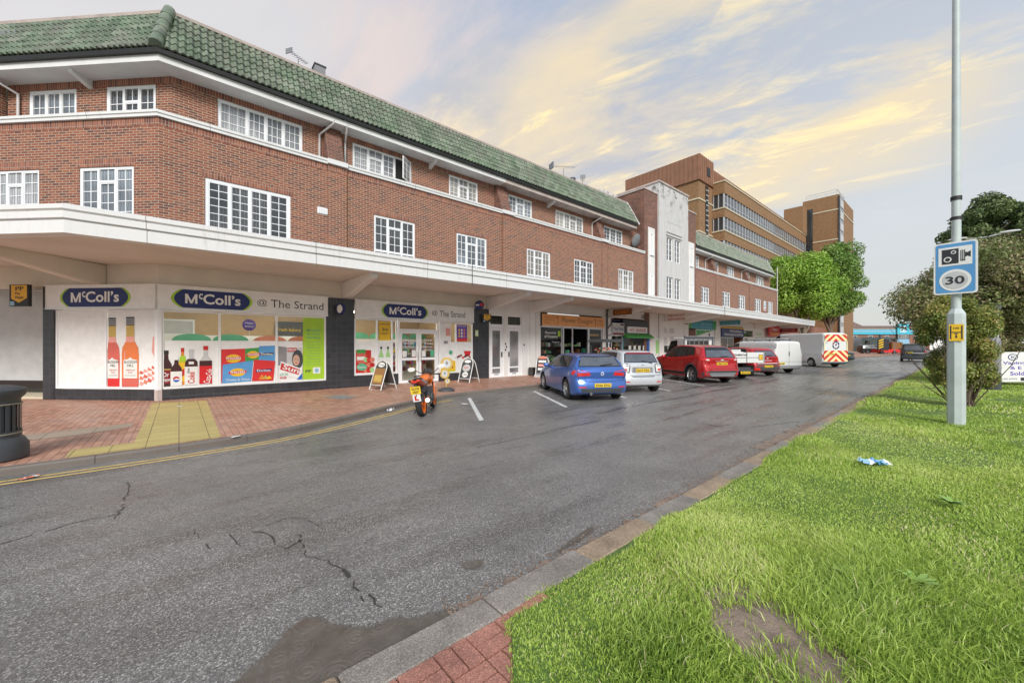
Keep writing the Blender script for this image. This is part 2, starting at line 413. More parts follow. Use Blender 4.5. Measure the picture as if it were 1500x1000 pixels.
def mansard(mb, u0f, u1f, Fr, zb=10.22, zt=11.72, ob=.10, ot=-.58, rows=6, tw=.18, nseg=7):
    """rolled pantiles over a steep slope; u0f/u1f give the clipped ends for an outward offset"""
    sl = math.hypot(zt-zb, ob-ot); nrm = (-(zt-zb)/sl, (ob-ot)/sl)       # (y,z) local, y is inwards
    ua, ub = min(u0f(ob), u0f(ot)), max(u1f(ob), u1f(ot))
    nt = int((ub-ua)/tw)+1
    for r in range(rows):
        vs = []; fs = []; cols = []
        us = [ua+tw*(k/nseg) for k in range(nt*nseg+1)]
        prof = [(0., .06), (0., .036), (.5, .022), (1.04, .004)]
        jr = random.uniform(-.01, .01)
        for t, lift in prof:
            tt = min((r+t)/rows, 1.)
            o = ob+(ot-ob)*tt; z = zb+(zt-zb)*tt
            a, b = u0f(o), u1f(o)
            for k, u in enumerate(us):
                ph = (k % nseg)/nseg
                h = .05*max(0., math.sin(PI*min(1., ph/.62)))**.8 if ph < .62 else -.012*math.sin(PI*(ph-.62)/.38)
                l = lift+h if (t or lift < .05) else -.03+h
                vs.append((min(max(u, a), b), -o+nrm[0]*l, z+nrm[1]*l+jr*0))
        n = len(us)
        for j in range(3):
            for k in range(n-1): fs.append((j*n+k, j*n+k+1, (j+1)*n+k+1, (j+1)*n+k))
        mb.add(vs, fs, 'rooftile')
# tile material: colour varies by tile
m_, nt_, b_ = nodes('green_glazed_tile')
uv_ = N(nt_, 'ShaderNodeTexCoord').outputs['Object']
vo_ = N(nt_, 'ShaderNodeTexVoronoi'); vo_.inputs['Scale'].default_value = 3.6; L(nt_, uv_, vo_.inputs['Vector'])
cs_ = sepxyz(nt_, vo_.outputs['Color'])
r_ = ramp(nt_, cs_[0], [(0., (.105, .14, .09)), (.45, (.15, .205, .13)), (.8, (.195, .255, .17)), (1., (.26, .30, .22))])
n_ = noise(nt_, uv_, 1.1, 6, .7)
c_ = mixc(nt_, ramp(nt_, n_, [(.4, 0.), (.75, .75)]).outputs[0], r_.outputs[0], (.22, .19, .17))
L(nt_, c_, b_.inputs['Base Color']); b_.inputs['Roughness'].default_value = .38
M['rooftile'] = m_
m_, nt_, b_ = nodes('streaked_white_paint'); M['bandwhite'] = m_
uv_ = N(nt_, 'ShaderNodeUVMap').outputs[0]; o_ = sepxyz(nt_, uv_)
st_ = noise(nt_, comb(nt_, mth(nt_, 'MULTIPLY', o_[0], 9.), mth(nt_, 'MULTIPLY', o_[1], .8)), 1., 6, .75); bg_ = noise(nt_, uv_, .5, 5, .6)
k_ = mth(nt_, 'MULTIPLY', ramp(nt_, st_, [(.52, 0.), (.74, .8)]).outputs[0], ramp(nt_, bg_, [(.40, .1), (.65, 1.)]).outputs[0])
jn_ = mth(nt_, 'LESS_THAN', mth(nt_, 'FRACT', mth(nt_, 'DIVIDE', o_[0], 3.4)), .004)
c_ = mixc(nt_, k_, (.73, .73, .715), (.44, .41, .37)); c_ = mixc(nt_, jn_, c_, (.25, .23, .21)); L(nt_, c_, b_.inputs['Base Color']); b_.inputs['Roughness'].default_value = .5
# stained white tower
m_, nt_, b_ = nodes('stained_white_render')
uv_ = N(nt_, 'ShaderNodeUVMap').outputs[0]; o_ = sepxyz(nt_, uv_)
st_ = noise(nt_, comb(nt_, mth(nt_, 'MULTIPLY', o_[0], 6.), mth(nt_, 'MULTIPLY', o_[1], .5)), 1.2, 6, .7)
sp_ = noise(nt_, uv_, 1.6, 7, .75)
c_ = mixc(nt_, ramp(nt_, st_, [(.50, 0.), (.72, .55)]).outputs[0], (.60, .59, .58), (.34, .31, .285))
hi_ = N(nt_, 'ShaderNodeMapRange'); L(nt_, o_[1], hi_.inputs[0]); hi_.inputs[1].default_value = 11.2; hi_.inputs[2].default_value = 14.
k_ = mth(nt_, 'MULTIPLY', ramp(nt_, sp_, [(.52, 0.), (.60, 1.)]).outputs[0], hi_.outputs[0])
c_ = mixc(nt_, k_, c_, (.10, .09, .085))
L(nt_, c_, b_.inputs['Base Color']); b_.inputs['Roughness'].default_value = .8
M['stained'] = m_

LW = (CX-9*.70711, CY+9*.70711)
PA = [LW, (CX, CY), (25.46, CY)]
PB = [(33.65, CY), (55.3, CY)]
blockA = thing('shop_building', 'long red brick shop parade with cut corner and green mansard roof, left of the tower', 'building', (CX, CY, 0))
tower = thing('tower_building', 'tall stained white rendered stair tower between brick pillars, halfway along the parade', 'building', (29.6, CY, 0))
blockB = thing('shop_building', 'shorter red brick parade wing with green mansard roof beyond the white tower', 'building', (44, CY, 0))
def soldier(mb, F_, u0, u1, z0, z1, y=-.004):
    mb.F = F_; mb.rect(u0, u1, z0, z1, y, 'soldier'); mb.F = Matrix()
# ---- walls
W1 = [(.6, 2.91, 6), (5.8, 7.55, 3), (9.6, 11.31, 3), (13.96, 15.73, 3), (17.76, 19.57, 3), (22.27, 24.07, 3)]
W2 = [(.95, 3.42), (5.2, 7.71), (9.6, 11.25), (13.24, 14.95), (16.86, 19.4), (21.55, 23.72)]
mb = MB(FM, 'brick')
wall(mb, CX, 25.46, 4.12, 8.25, [(a, b, 5.2, 6.81) for a, b, _ in W1])
mb.F = Matrix.Translation((0, 15.75, 0))
wall(mb, CX+.65*T8, 25.46, 8.3, 9.9, [(a, b, 8.62, 9.68) for a, b in W2])
mb.F = FC
wall(mb, -9, 0, 4.12, 8.25, [(-5.45, -3.8, 5.2, 6.87), (-2.5, -.77, 5.2, 6.87)])
mb.F = FC @ Matrix.Translation((-.65*T8, .65, 0))
wall(mb, -5.55, 0, 8.3, 9.9, [(-4.82, -3.17, 8.62, 9.66), (-2.17, -.51, 8.62, 9.66)])
mb.box(-5.95, -5.6, -.6, 0, 8.3, 9.9)
mb.box(-9, -5.95, .8, 1.0, 8.3, 9.9)
for a, b, _ in W1: soldier(mb, FM, a-.06, b+.06, 6.815, 7.04)
for a, b in ((-5.5, -3.74), (-2.56, -.71)): soldier(mb, FC, a, b, 6.875, 7.10)
soldier(mb, FM, CX, 25.46, 8.02, 8.249); soldier(mb, FC, -9, 0, 8.02, 8.249)
soldier(mb, Matrix.Translation((0, 15.75, 0)), CX+.65*T8, 25.4, 9.685, 9.89); soldier(mb, FC @ Matrix.Translation((-.65*T8, .65, 0)), -5.55, 0, 9.665, 9.89)
mb.F = FM      # rear walls and flat roof
mb.box(CX, 25.46, 9.7, 10., 0, 9.9); mb.F = Matrix()
mb.build('wall', blockA)
MB(Matrix(), 'oldbrick').prism([(-6.8, 21.5), (-.2, 15.8), (25.4, 15.8), (25.4, 25), (-6.8, 25)], 11.2, 11.3, 'lead', 'z').build('flat_roof', blockA)
PIERS = [(4.1, 4.75), (12.26, 12.98), (20.41, 21.0)]
for a, b in PIERS:
    q = MB(FM, 'brick').box(a, b, -.055, .0, 4.12, 8.25)
    q.F = FM; q.rect(a, b, 8.02, 8.249, -.059, 'soldier')
    q.build('pier', blockA)
    q = MB(FM, 'oldbrick').prism([(.02, 8.44), (.66, 8.44), (.66, 9.88), (.50, 9.88)], a+.02, b-.05, axis='x'); q.build('raking_party_wall', blockA)
for u in (4.76, 12.25, 21.01): MB(FM, 'brown').box(u-.012, u+.012, -.068, -.057, 4.5, 8.24).build('joint_strip', blockA)
# ---- string band
bandA = [(-.12, 8.25), (.07, 8.25), (.07, 8.33), (.10, 8.345), (.10, 8.42), (-.12, 8.47)]
q = MB(Matrix(), 'bandwhite'); sweep(q, PA, bandA)
for a, b in PIERS: q.F = FM; q.box(a-.03, b+.03, -.15, -.10, 8.26, 8.43)
q.F = Matrix(); sweep(q, PA, [(-.12, 8.36), (-.12, 8.3), (-.64, 8.3), (-.64, 8.36)], 'lead'); q.build('string_band', blockA)
# ---- eaves
def eaves(parent, path, xs=None, mat='white', z=9.87):
    q = MB(Matrix(), mat)
    sweep(q, path, [(.0, z), (.0, z+.22), (-.03, z+.22), (-.03, z+.03), (-.66, z+.03), (-.66, z)])
    q.build('eaves_board', parent)
    q = MB(Matrix(), 'black'); sweep(q, path, [(.005, z+.19), (.10, z+.19), (.12, z+.30), (.10, z+.30), (.09, z+.22), (.005, z+.22)]); q.build('gutter', parent)
eaves(blockA, [LW, (CX, CY), (12.5, CY)])
eaves(blockA, [(12.5, CY), (24.5, CY)], mat='pinkstone')
q = MB(Matrix(), 'rooftile')
q.F = FM
mansard(q, lambda o: CX-.414*o, lambda o: 24.1+.5*(o+.58), FM)
q.F = FC
mansard(q, lambda o: -9., lambda o: .414*o, FC)
# backing behind tiles
q.F = Matrix(); sweep(q, [LW, (CX, CY), (24.1, CY)], [(.02, 10.12), (-.62, 11.66), (-.66, 11.66), (-.66, 10.12)], 'lead')
roof = q.build('roof', blockA)
hp = lambda o, z: (CX-o*T8, CY-o, z)
q = MB(Matrix(), 'rooftile')
for k in range(5):
    t0, t1 = k/5, (k+1)/5+.02
    a = Vector(hp(.13, 10.24)); b = Vector(hp(-.56, 11.78))
    q.tube([a.lerp(b, t0), a.lerp(b, t1)], [.16, .145], 12)
q.build('hip_tile', roof, smooth=40)
q = MB(Matrix(), 'pinkstone'); sweep(q, [LW, (CX, CY), (24.1, CY)], [(-.52, 11.70), (-.50, 11.78), (-.60, 11.84), (-.74, 11.80), (-.74, 11.68)]); q.build('ridge_tile', roof)
q = MB(FM, 'white').tube([(24.62, -.12, 10.16), (24.12, .56, 11.78)], .05, 6); q.build('verge_board', roof)
# eaves brackets
for F_, u in ((FM, 8.6), (FM, 16.2), (FC, -2.95)):
    MB(F_, 'white').prism([(.08, 9.87), (.65, 9.87), (.65, 9.62), (.5, 9.66), (.12, 9.80)], u-.07, u+.07, axis='x').build('eaves_bracket', blockA)
# downpipes
def downpipe(parent, F_, u, du, z1=9.95, z0=8.45, y0=.02, y1=.58, r=.04):
    MB(F_, 'greypipe').tube([(u+du, y0, z1), (u+du, y0+.02, z1-.1), (u, y1, z1-.42), (u, y1, z0)], r, 8).build('downpipe', parent, smooth=50)
downpipe(blockA, FM, 3.98, .35); downpipe(blockA, FM, 4.9, -.1); downpipe(blockA, FM, 20.2, .3); downpipe(blockA, FC, -5.35, -.4)
# ---- windows
for i, (a, b, k) in enumerate(W1):
    if i == 0: window(blockA, FM, a, b, 5.2, 6.81, lights=4, rows=6, cols=2, pane='panedark', fw=.09)
    else: window(blockA, FM, a, b, 5.2, 6.81, lights=[1, 1.1, 1], rows=4, cols=2, transom=(1, .33), low=.13, pane='panedark' if i in (1,) else 'pane')
for a, b in ((-5.45, -3.8), (-2.5, -.77)): window(blockA, FC, a, b, 5.2, 6.87, lights=3, rows=5, cols=2, transom=(1, .36), low=0)
F2 = Matrix.Translation((0, 15.75, 0)); C2 = FC @ Matrix.Translation((-.65*T8, .65, 0))
window(blockA, F2, *W2[0], 8.62, 9.68, lights=[1.25, .9, .9, .9], rows=3, cols=3, fw=.07)
window(blockA, F2, *W2[1], 8.62, 9.68, lights=[1, 1, .9, 1.2], rows=4, transom=(1, .3), open_light=3, fw=.06)
for i in (2, 3): window(blockA, F2, *W2[i], 8.62, 9.68, lights=3, rows=4, transom=(1, .3))
window(blockA, F2, *W2[4], 8.62, 9.68, lights=[1.1, .8, .9, .9], rows=4, transom=(2, .3))
window(blockA, F2, *W2[5], 8.62, 9.68, lights=[1, 1, 1], rows=4, pane='panedark')
window(blockA, C2, -4.82, -3.17, 8.62, 9.66, lights=3, rows=2, transom=None, fw=.08)
window(blockA, C2, -2.17, -.51, 8.62, 9.66, lights=3, rows=2, transom=(1, .4), fw=.08)
q = MB(FM, 'upvc')
for k in range(6): q.box(3.78+k*.055, 3.82+k*.055, -.04, 0, 6.42, 6.62)
q.box(3.76, 4.08, -.015, 0, 6.40, 6.64); q.build('air_vent', blockA)
# ---- white tower
q = MB(FM, 'oldbrick')
q.box(25.46, 27.3, .0, 6, 0, 12.95); q.box(32.0, 33.65, .0, 6, 0, 12.85)
q.build('brick_pillar', tower)
MB(FM, 'pinkstone').box(25.40, 27.3, -.05, 6.05, 12.952, 13.05).build('pillar_coping', tower); MB(FM, 'pinkstone').box(32.0, 33.7, -.05, 6.05, 12.852, 12.95).build('pillar_coping', tower)
q = MB(FM, 'stained')
TW = [(28.45, 29.45, 8.2, 10.0), (29.75, 30.7, 8.2, 10.0), (28.45, 29.45, 5.2, 6.95), (29.75, 30.7, 5.2, 6.95)]
wall(q, 27.3, 32.0, 0, 13.9, TW, y=-.12, rev=.2)
q.quad((27.3, -.12, 0), (27.3, 6, 0), (27.3, 6, 13.9), (27.3, -.12, 13.9)); q.quad((32, -.12, 0), (32, 6, 0), (32, 6, 13.9), (32, -.12, 13.9))
q.box(28.0, 28.25, -.17, -.12, 4.4, 11.2); q.box(30.95, 31.2, -.17, -.12, 4.4, 11.2)
q.box(28.3, 30.85, -.2, -.12, 10.12, 10.26); q.box(28.4, 30.8, -.22, -.12, 10.35, 10.45)
q.box(25.0, 27.3, 3.5, 6.2, 12.6, 13.9)
for k in range(3): q.box(29.2+k*.5, 29.28+k*.5, -.128, -.12, 11.3, 12.4-.2*(k % 2), 'lightgrey')
for k in range(12): q.box(28.6+k*.2, 28.64+k*.2, -.13, -.12, 11.14, 11.19, 'dkgrey')
q.build('rendered_tower', tower)
MB(FM, 'pinkstone').box(27.22, 32.06, -.2, 6.1, 13.902, 14.02).build('tower_coping', tower)
for a, b, c, d in TW: window(tower, FM, a, b, c, d, y=-.06, lights=2, rows=4, cols=1, pane='panedark', fw=.05)
for u0, u1 in ((25.95, 26.85), (32.25, 33.3)):
    q = MB(FM, 'offwhite').box(u0, u1, -.04, 0.0, 4.4, 10.3)
    q.build('render_strip', tower)
    for z0, z1 in ((8.3, 9.9), (5.2, 6.85)): window(tower, FM, u0+.22, u1-.2, z0, z1, y=-.10, lights=1, rows=2, cols=1, pane='panedark', fw=.06)
# ---- block B
BW1 = [(34.7, 36.3), (39.3, 41.1), (43.3, 45.1), (48.0, 49.9), (52.2, 54.0)]
BW2 = [(34.6, 35.76), (38.6, 40.0), (42.1, 43.9), (47.2, 48.4), (50.4, 53.0)]
mb = MB(FM, 'brick')
wall(mb, 33.65, 55.3, 4.12, 8.25, [(a, b, 5.2, 6.81) for a, b in BW1])
mb.F = Matrix.Translation((0, 15.75, 0)); wall(mb, 33.65, 55.3, 8.3, 9.9, [(a, b, 8.62, 9.68) for a, b in BW2])
for a, b in BW1: soldier(mb, FM, a-.06, b+.06, 6.815, 7.04)
soldier(mb, FM, 33.65, 55.3, 8.02, 8.249)
mb.F = FM; mb.box(55.3, 55.65, .0, 10, 0, 8.3); mb.box(54.6, 54.95, .66, 10, 8.3, 11.3); mb.box(33.65, 55.3, 9.7, 10, 0, 9.9)
mb.F = Matrix(); mb.build('wall', blockB)
for a, b in ((37.68, 38.3), (46.2, 46.8)):
    MB(FM, 'brick').box(a, b, -.055, 0, 4.12, 8.25).build('pier', blockB)
    MB(FM, 'oldbrick').prism([(.02, 8.44), (.66, 8.44), (.66, 9.88), (.50, 9.88)], a, b, axis='x').build('raking_party_wall', blockB)
q = MB(Matrix(), 'white'); sweep(q, [(33.65, CY), (55.65, CY)], bandA); sweep(q, [(33.65, CY), (55.65, CY)], [(-.12, 8.36), (-.12, 8.3), (-.64, 8.3), (-.64, 8.36)], 'lead'); q.build('string_band', blockB)
eaves(blockB, [(33.65, CY), (54.5, CY)])
q = MB(FM, 'rooftile'); mansard(q, lambda o: 33.66, lambda o: 53.8+.9*(o+.58), FM)
q.F = Matrix(); sweep(q, [(33.66, CY), (53.8, CY)], [(.02, 10.12), (-.62, 11.66), (-.66, 11.66), (-.66, 10.12)], 'lead'); roofB = q.build('roof', blockB)
MB(FM, 'white').tube([(54.45, -.12, 10.16), (53.82, .56, 11.78)], .06, 6).build('verge_board', roofB)
q = MB(Matrix(), 'pinkstone'); sweep(q, [(33.66, CY), (53.8, CY)], [(-.52, 11.70), (-.50, 11.78), (-.60, 11.84), (-.74, 11.80), (-.74, 11.68)]); q.build('ridge_tile', roofB)
MB(FM, 'lead').box(33.65, 55, .6, 9.9, 11.55, 11.65).build('flat_roof', blockB)
for a, b in BW1: window(blockB, FM, a, b, 5.2, 6.81, lights=3, rows=4, cols=1, transom=(1, .33), low=.13, pane='panedark')
for a, b in BW2: window(blockB, F2, a, b, 8.62, 9.68, lights=2 if b-a < 1.6 else 3, rows=3, cols=1)
downpipe(blockB, FM, 36.9, .35, r=.05); downpipe(blockB, FM, 45.8, .3, r=.05)
MB(FM, 'greypipe').tube([(55.5, -.06, 11.2), (55.5, -.06, 4.6)], .05, 8).build('downpipe', blockB)
q = MB(FM, 'signwhite').box(50.7, 51.4, -.07, -.02, 5.6, 6.7); q.text('TO', 50.85, 51.25, 6.35, 6.6, -.075, 'blue', .03); q.text('LET', 50.8, 51.3, 6.0, 6.25, -.075, 'blue', .03); q.rect(50.8, 51.3, 5.7, 5.85, -.075, 'red'); q.build('letting_sign', blockB)
# roof clutter
def yagi(x, y, z, h, az, label, s=1.):
    t = thing('television_aerial', label, 'aerial', (x, y, z), az)
    MB(Matrix(), 'lead').tube([(0, 0, 0), (0, 0, h)], .02, 6).build('mast', t, local=True)
    q = MB(Matrix(), 'lead').tube([(-.9*s, 0, h), (.9*s, 0, h+.25*s)], .012, 5)
    for k in range(9): q.tube([(-.9*s+k*.22*s, -.25*s, h+k*.03*s), (-.9*s+k*.22*s, .25*s, h+k*.03*s)], .008, 4)
    q.box(-.95*s, -.9*s, -.3*s, .3*s, h-.2*s, h+.2*s); q.build('boom', t, local=True)
yagi(3.65, 17.5, 11.25, 1.95, .6, 'small spiky aerial on the roof beside the metal flue near the corner', .5)
yagi(19.5, 17.5, 11.25, 2.2, -.3, 'long boom aerial tilted up on the roof ridge, left of two', 1.)
yagi(21.5, 17.5, 11.25, 2.0, .7, 'short aerial on the ridge just left of the white tower', .6)
t = thing('roof_flue', 'squat metal flue terminal poking over the ridge near the corner aerial', 'flue', (4.42, 17.5, 11.25))
MB(Matrix(), 'lead').box(-.2, .2, -.2, .2, 0, 1.3, 'oldbrick').build('stack', t, local=True)
MB(Matrix(), 'midgrey').box(-.2, .2, -.2, .2, 1.3, 1.92).box(-.23, .23, -.23, .23, 1.92, 1.97, 'dkgrey').build('cowl', t, local=True)
t = thing('roof_vent', 'small dark round vent on the ridge behind the two right aerials', 'vent', (20.4, 17.5, 11.25))
MB(Matrix(), 'dkgrey').lathe([(.16, 0), (.16, 1.6), (.22, 1.62), (.22, 1.8), (.0, 1.9)], 12).build('cowl', t, local=True)
t = thing('satellite_dish', 'grey satellite dish bolted to the brick pillar beside the white tower', 'satellite dish', (24.9, 15.3, 9.15), 0)
q = MB(Matrix.Rotation(R_(-68), 4, 'X'), 'lead'); q.lathe([(0., .0), (.25, .025), (.45, .10), (.47, .11), (.45, .115), (.25, .045), (0, .02)], 20); q.build('reflector', t, local=True, smooth=40)
MB(Matrix(), 'dkgrey').tube([(0, .1, -.1), (0, .62, -.2)], .025).tube([(0, 0, -.4), (0, -.45, -.1), (0, -.5, 0)], .012).build('arm', t, local=True)

# ---------------------------------------------------------------- canopy (one long concrete canopy)
canopy = thing('shopfront_canopy', 'long white concrete canopy running over all the shopfronts with curved brackets', 'canopy', (20, 13.5, 4.0))
PC = [LW, (CX, CY), (58.2, CY)]
D = 3.2
q = MB(Matrix(), 'bandwhite')
sweep(q, PC, [(D, 3.98), (D, 4.24), (D-.04, 4.25), (D-.04, 4.27), (D+.03, 4.28), (D+.03, 4.42), (D-.01, 4.43), (D+.05, 4.46), (D+.05, 4.55), (D-.02, 4.58), (D-.3, 4.58), (D-.3, 3.98)])
q.build('fascia', canopy)
q = MB(Matrix(), 'soffit'); sweep(q, PC, [(D-.301, 4.0), (D-.301, 4.5), (.001, 4.6), (.001, 4.03)]); q.build('soffit_slab', canopy)
q = MB(Matrix(), 'lead'); sweep(q, PC, [(D-.35, 4.54), (D-.35, 4.56), (.001, 4.66), (.001, 4.62)]); q.build('canopy_roof', canopy)
BRX = [4.72, 11.44, 14.29, 21.26, 28.24, 31.3, 38.64, 47.85, 56.5]
bp = [(0., 3.42), (-.6, 3.46), (-2.5, 3.80), (-2.78, 3.82), (-2.86, 3.86), (-2.88, 4.02), (0., 4.02)]
for u in BRX: MB(FM, 'offwhite').prism(bp, u-.13, u+.13, axis='x').build('bracket', canopy, bevel=.03)
for u in (-1.75, -8): MB(FC, 'cream').prism(bp, u-.13, u+.13, axis='x').build('bracket', canopy, bevel=.03)
for u in (8.2, 31.2): MB(FM, 'black').tube([(u, -D-.07, 3.9), (u, -D-.07, 4.7)], .012, 5).build('cable', canopy)
# upper shop wall under the soffit
q = MB(Matrix(), 'cream'); sweep(q, [LW, (CX, CY), (11.46, CY)], [(-.01, 3.42), (-.01, 4.2), (-.2, 4.2), (-.2, 3.42)]); q.build('upper_fascia_wall', blockA)
q = MB(FM, 'offwhite'); q.box(11.46, 25.46, .0, .2, 3.5, 4.12); q.build('upper_fascia_wall', blockA)
q = MB(FM, 'offwhite'); q.box(33.65, 55.6, .0, .2, 3.5, 4.12); q.build('upper_fascia_wall', blockB)
# ================================================================ shopfronts
def frame(q, u0, u1, z0, z1, y, w=.05, d=.06, mat='upvc'):
    q.box(u0, u0+w, y, y+d, z0, z1, mat).box(u1-w, u1, y, y+d, z0, z1, mat).box(u0+w, u1-w, y, y+d, z1-w, z1, mat).box(u0+w, u1-w, y, y+d, z0, z0+w, mat)
def bottle(q, u, z, w, h, y, body, neck=None, cap='black', label=None, ltop=.55, lbot=.2, txt=None, tmat='signwhite', lean=0.):
    sh = [(-.5, 0), (.5, 0), (.52, .45), (.46, .62), (.2, .75), (.16, .9), (-.16, .9), (-.2, .75), (-.46, .62), (-.52, .45)]
    T = lambda a, b: (u+a*w+lean*b*h, z+b*h)
    q.poly([T(a, b) for a, b in sh], y, body)
    if neck: q.poly([T(a, b) for a, b in [(-.36, .66), (.36, .66), (.17, .78), (.16, .9), (-.16, .9), (-.17, .78)]], y-.001, neck)
    q.poly([T(a, b) for a, b in [(-.2, .89), (.2, .89), (.2, 1), (-.2, 1)]], y-.002, cap)
    if label:
        q.poly([T(a, b) for a, b in [(-.515, lbot), (.515, lbot), (.51, ltop), (-.51, ltop)]], y-.003, label)
        if txt: q.text(txt, T(-.42, 0)[0]+lean*h*.4, T(.42, 0)[0]+lean*h*.4, z+h*(lbot+.08), z+h*(ltop-.08), y-.005, tmat, .03)
def mletter(q, a, b, z0, z1, y):
    w = b-a; t = .2*w; m = (a+b)/2
    q.rect(a, a+t, z0, z1, y, 'signwhite'); q.rect(b-t, b, z0, z1, y, 'signwhite')
    q.poly([(a+t, z1), (a+t*.3, z1), (m-t*.45, z0), (m, z0), (m, z0+(z1-z0)*.30)], y-.001, 'signwhite'); q.poly([(b-t, z1), (m, z0+(z1-z0)*.30), (m, z0), (m+t*.45, z0), (b-t*.3, z1)], y-.001, 'signwhite')
def mccolls(parent, F_, u0, u1, z0, z1, lu0, lu1, strand=None):
    q = MB(F_, 'signwhite').box(u0, u1, -.12, -.005, z0, z1, 'signwhite').box(u0-.02, u1+.02, -.14, -.005, z1, z1+.035, 'signwhite'); q.box(u0-.01, u1+.01, -.135, -.005, z0-.03, z0, 'alu')
    s = q.build('shop_sign', parent)
    h = z1-z0; a, b = z0+.06*h, z1-.10*h; cz = (a+b)/2; w = lu1-lu0
    def shape(u0, u1, bul, n=10):
        pts = []
        for k in range(n+1): t = -1+2*k/n; pts.append((u1-bul*(t*t), cz+t*(b-a)/2))
        for k in range(n+1): t = 1-2*k/n; pts.append((u0+bul*(t*t), cz+t*(b-a)/2))
        return pts
    q = MB(F_); q.poly(shape(lu0, lu1, .17*w*.6), -.124, 'lime'); q.poly(shape(lu0+.035*w, lu1-.035*w, .17*w*.6), -.128, 'navy')
    c0, c1 = lu0+.16*w, lu1-.16*w; ww = c1-c0
    tz0, tz1 = a+.24*(b-a), b-.18*(b-a)
    mletter(q, c0, c0+.21*ww, tz0, tz1-.03, -.133); q.text('c', c0+.235*ww, c0+.305*ww, tz0+.45*(tz1-tz0), tz1, -.133, 'signwhite', .018)
    q.text('Coll\u2019s', c0+.31*ww, c1, tz0, tz1, -.133, 'signwhite', .022)
    q.build('logo', s)
    if strand:
        q = MB(F_); q.text('@', strand[0], strand[0]+.27, z0+.20, z0+.43, -.123, 'ctext'); q.text('The Strand', strand[0]+.38, strand[1], z0+.18, z0+.44, -.123, 'ctext'); q.build('lettering', s)
def pillar(parent, F_, u0, u1, z0=.1, z1=3.42, y=-.04, name='tiled_pillar', mat='tilewall'):
    return MB(F_, mat).box(u0, u1, y, .15, z0, z1).build(name, parent)
ZS, ZT = .42, 2.72
# corner window
q = MB(FC, 'tilewall').box(-3.27, 0.015, -.03, .12, .1, .40); q.add([(0, -.03, .1), (.012, -.03, .1), (.012, -.03, .4), (0, -.03, .4)], [(0, 1, 2, 3)], 'tilewall'); q.build('stall_riser', blockA)
pillar(blockA, FC, -3.62, -3.27)
MB(Matrix(), 'pinkstone').prism([(CX-.09, CY+.02), (CX-.02, CY-.06), (CX+.08, CY-.045), (CX+.1, CY+.06), (CX, CY+.1)], .1, .41, axis='z').build('corner_stone', blockA)
MB(Matrix(), 'upvc').prism([(CX-.08, CY+.015), (CX-.02, CY-.055), (CX+.07, CY-.04), (CX+.07, CY+.06), (CX, CY+.1)], .41, 2.75, axis='z').build('corner_post', blockA)
def shopwindow(parent, F_, u0, u1, z0, z1, mull=(), glass='glass', y=.0, name='shop_window', mat='upvc', posters=None, w=.055):
    q = MB(F_, mat); frame(q, u0, u1, z0, z1, y, w, .07, mat)
    for m in mull: q.box(m-.03, m+.03, y-.004, y+.066, z0+w, z1-w)
    o = q.build(name, parent)
    MB(F_, glass).rect(u0+w, u1-w, z0+w, z1-w, y+.03).build('pane', o)
    return o
wc = shopwindow(blockA, FC, -3.26, -.07, ZS, ZT, (-1.66,))
q = MB(FC, 'signwhite').rect(-3.2, -1.70, ZS+.06, ZT-.06, .024); q.build('blank_window_board', wc)
q = MB(FC, 'signwhite').rect(-1.62, -.13, ZS+.06, ZT-.06, .024)
def wine(q, u, w, h, y, col, clipl=None):
    z = ZS+.07
    P = lambda L_: [(max(u+a*w, clipl) if clipl else u+a*w, z+b*h) for a, b in L_]
    q.poly(P([(-.5, 0), (.5, 0), (.52, .45), (.48, .56), (.27, .65), (.24, .72), (.24, .9), (-.24, .9), (-.24, .72), (-.27, .65), (-.48, .56), (-.52, .45)]), y, col)
    q.poly(P([(-.38, .06), (-.30, .06), (-.30, .52), (-.36, .50)]), y-.0005, 'pink'); q.poly(P([(-.5, 0), (.5, 0), (.51, .12), (-.51, .12)]), y-.0006, 'walkred')
    q.poly(P([(-.26, .64), (.26, .64), (.24, .72), (-.24, .72)]), y-.001, 'pink'); q.poly(P([(-.25, .72), (.25, .72), (.24, .88), (-.24, .88)]), y-.001, 'gold')
    q.poly(P([(-.25, .88), (.25, .88), (.25, 1.), (-.25, 1.)]), y-.002, 'dkgrey')
    for k in range(3): q.poly(P([(-.25, .9+k*.03), (.25, .9+k*.03), (.25, .91+k*.03), (-.25, .91+k*.03)]), y-.003, 'lightgrey')
    q.poly(P([(-.4, .12), (.42, .12), (.42, .38), (.1, .40), (0, .425), (-.1, .40), (-.4, .38)]), y-.002, 'paper')
wine(q, -1.47, .46, 2.0, .020, 'rose', clipl=-1.615); wine(q, -.90, .52, 2.02, .018, 'rose2')
for u, w in ((-1.44, .34), (-.89, .40)):
    q.text('BLOSSOM', u-w/2+.01, u+w/2, 1.17, 1.24, .012, 'ctext'); q.text('HILL', u-w/4, u+w/4, 1.07, 1.14, .012, 'ctext'); q.text('GRENACHE', u-w/3, u+w/3, .95, .99, .012, 'red'); q.text('ROSE', u-w/6, u+w/6, .88, .92, .012, 'red'); q.text('2017 CALIFORNIA', u-w/2.4, u+w/2.4, .80, .83, .012, 'midgrey')
q.rect(-1.16, -.64, ZS+.07, ZS+.30, .010, 'rose')
for k in range(4):
    for a in range(3): q.poly([(-.62+.13*k, .55+.16*a+.05*k), (-.53+.13*k, .51+.17*a+.05*k), (-.47+.13*k, .6+.15*a+.04*k), (-.58+.12*k, .66+.15*a+.05*k)], .017-.001*a, ('pink', 'coral', 'rose')[(k+a) % 3])
q.poly([(-.2, 1.9), (-.13, 2.0), (-.13, 1.3), (-.22, 1.5)], .018, 'pink')
q.build('wine_poster', wc)
mccolls(blockA, FC, -3.43, .02, 2.76, 3.40, -2.95, -.72)
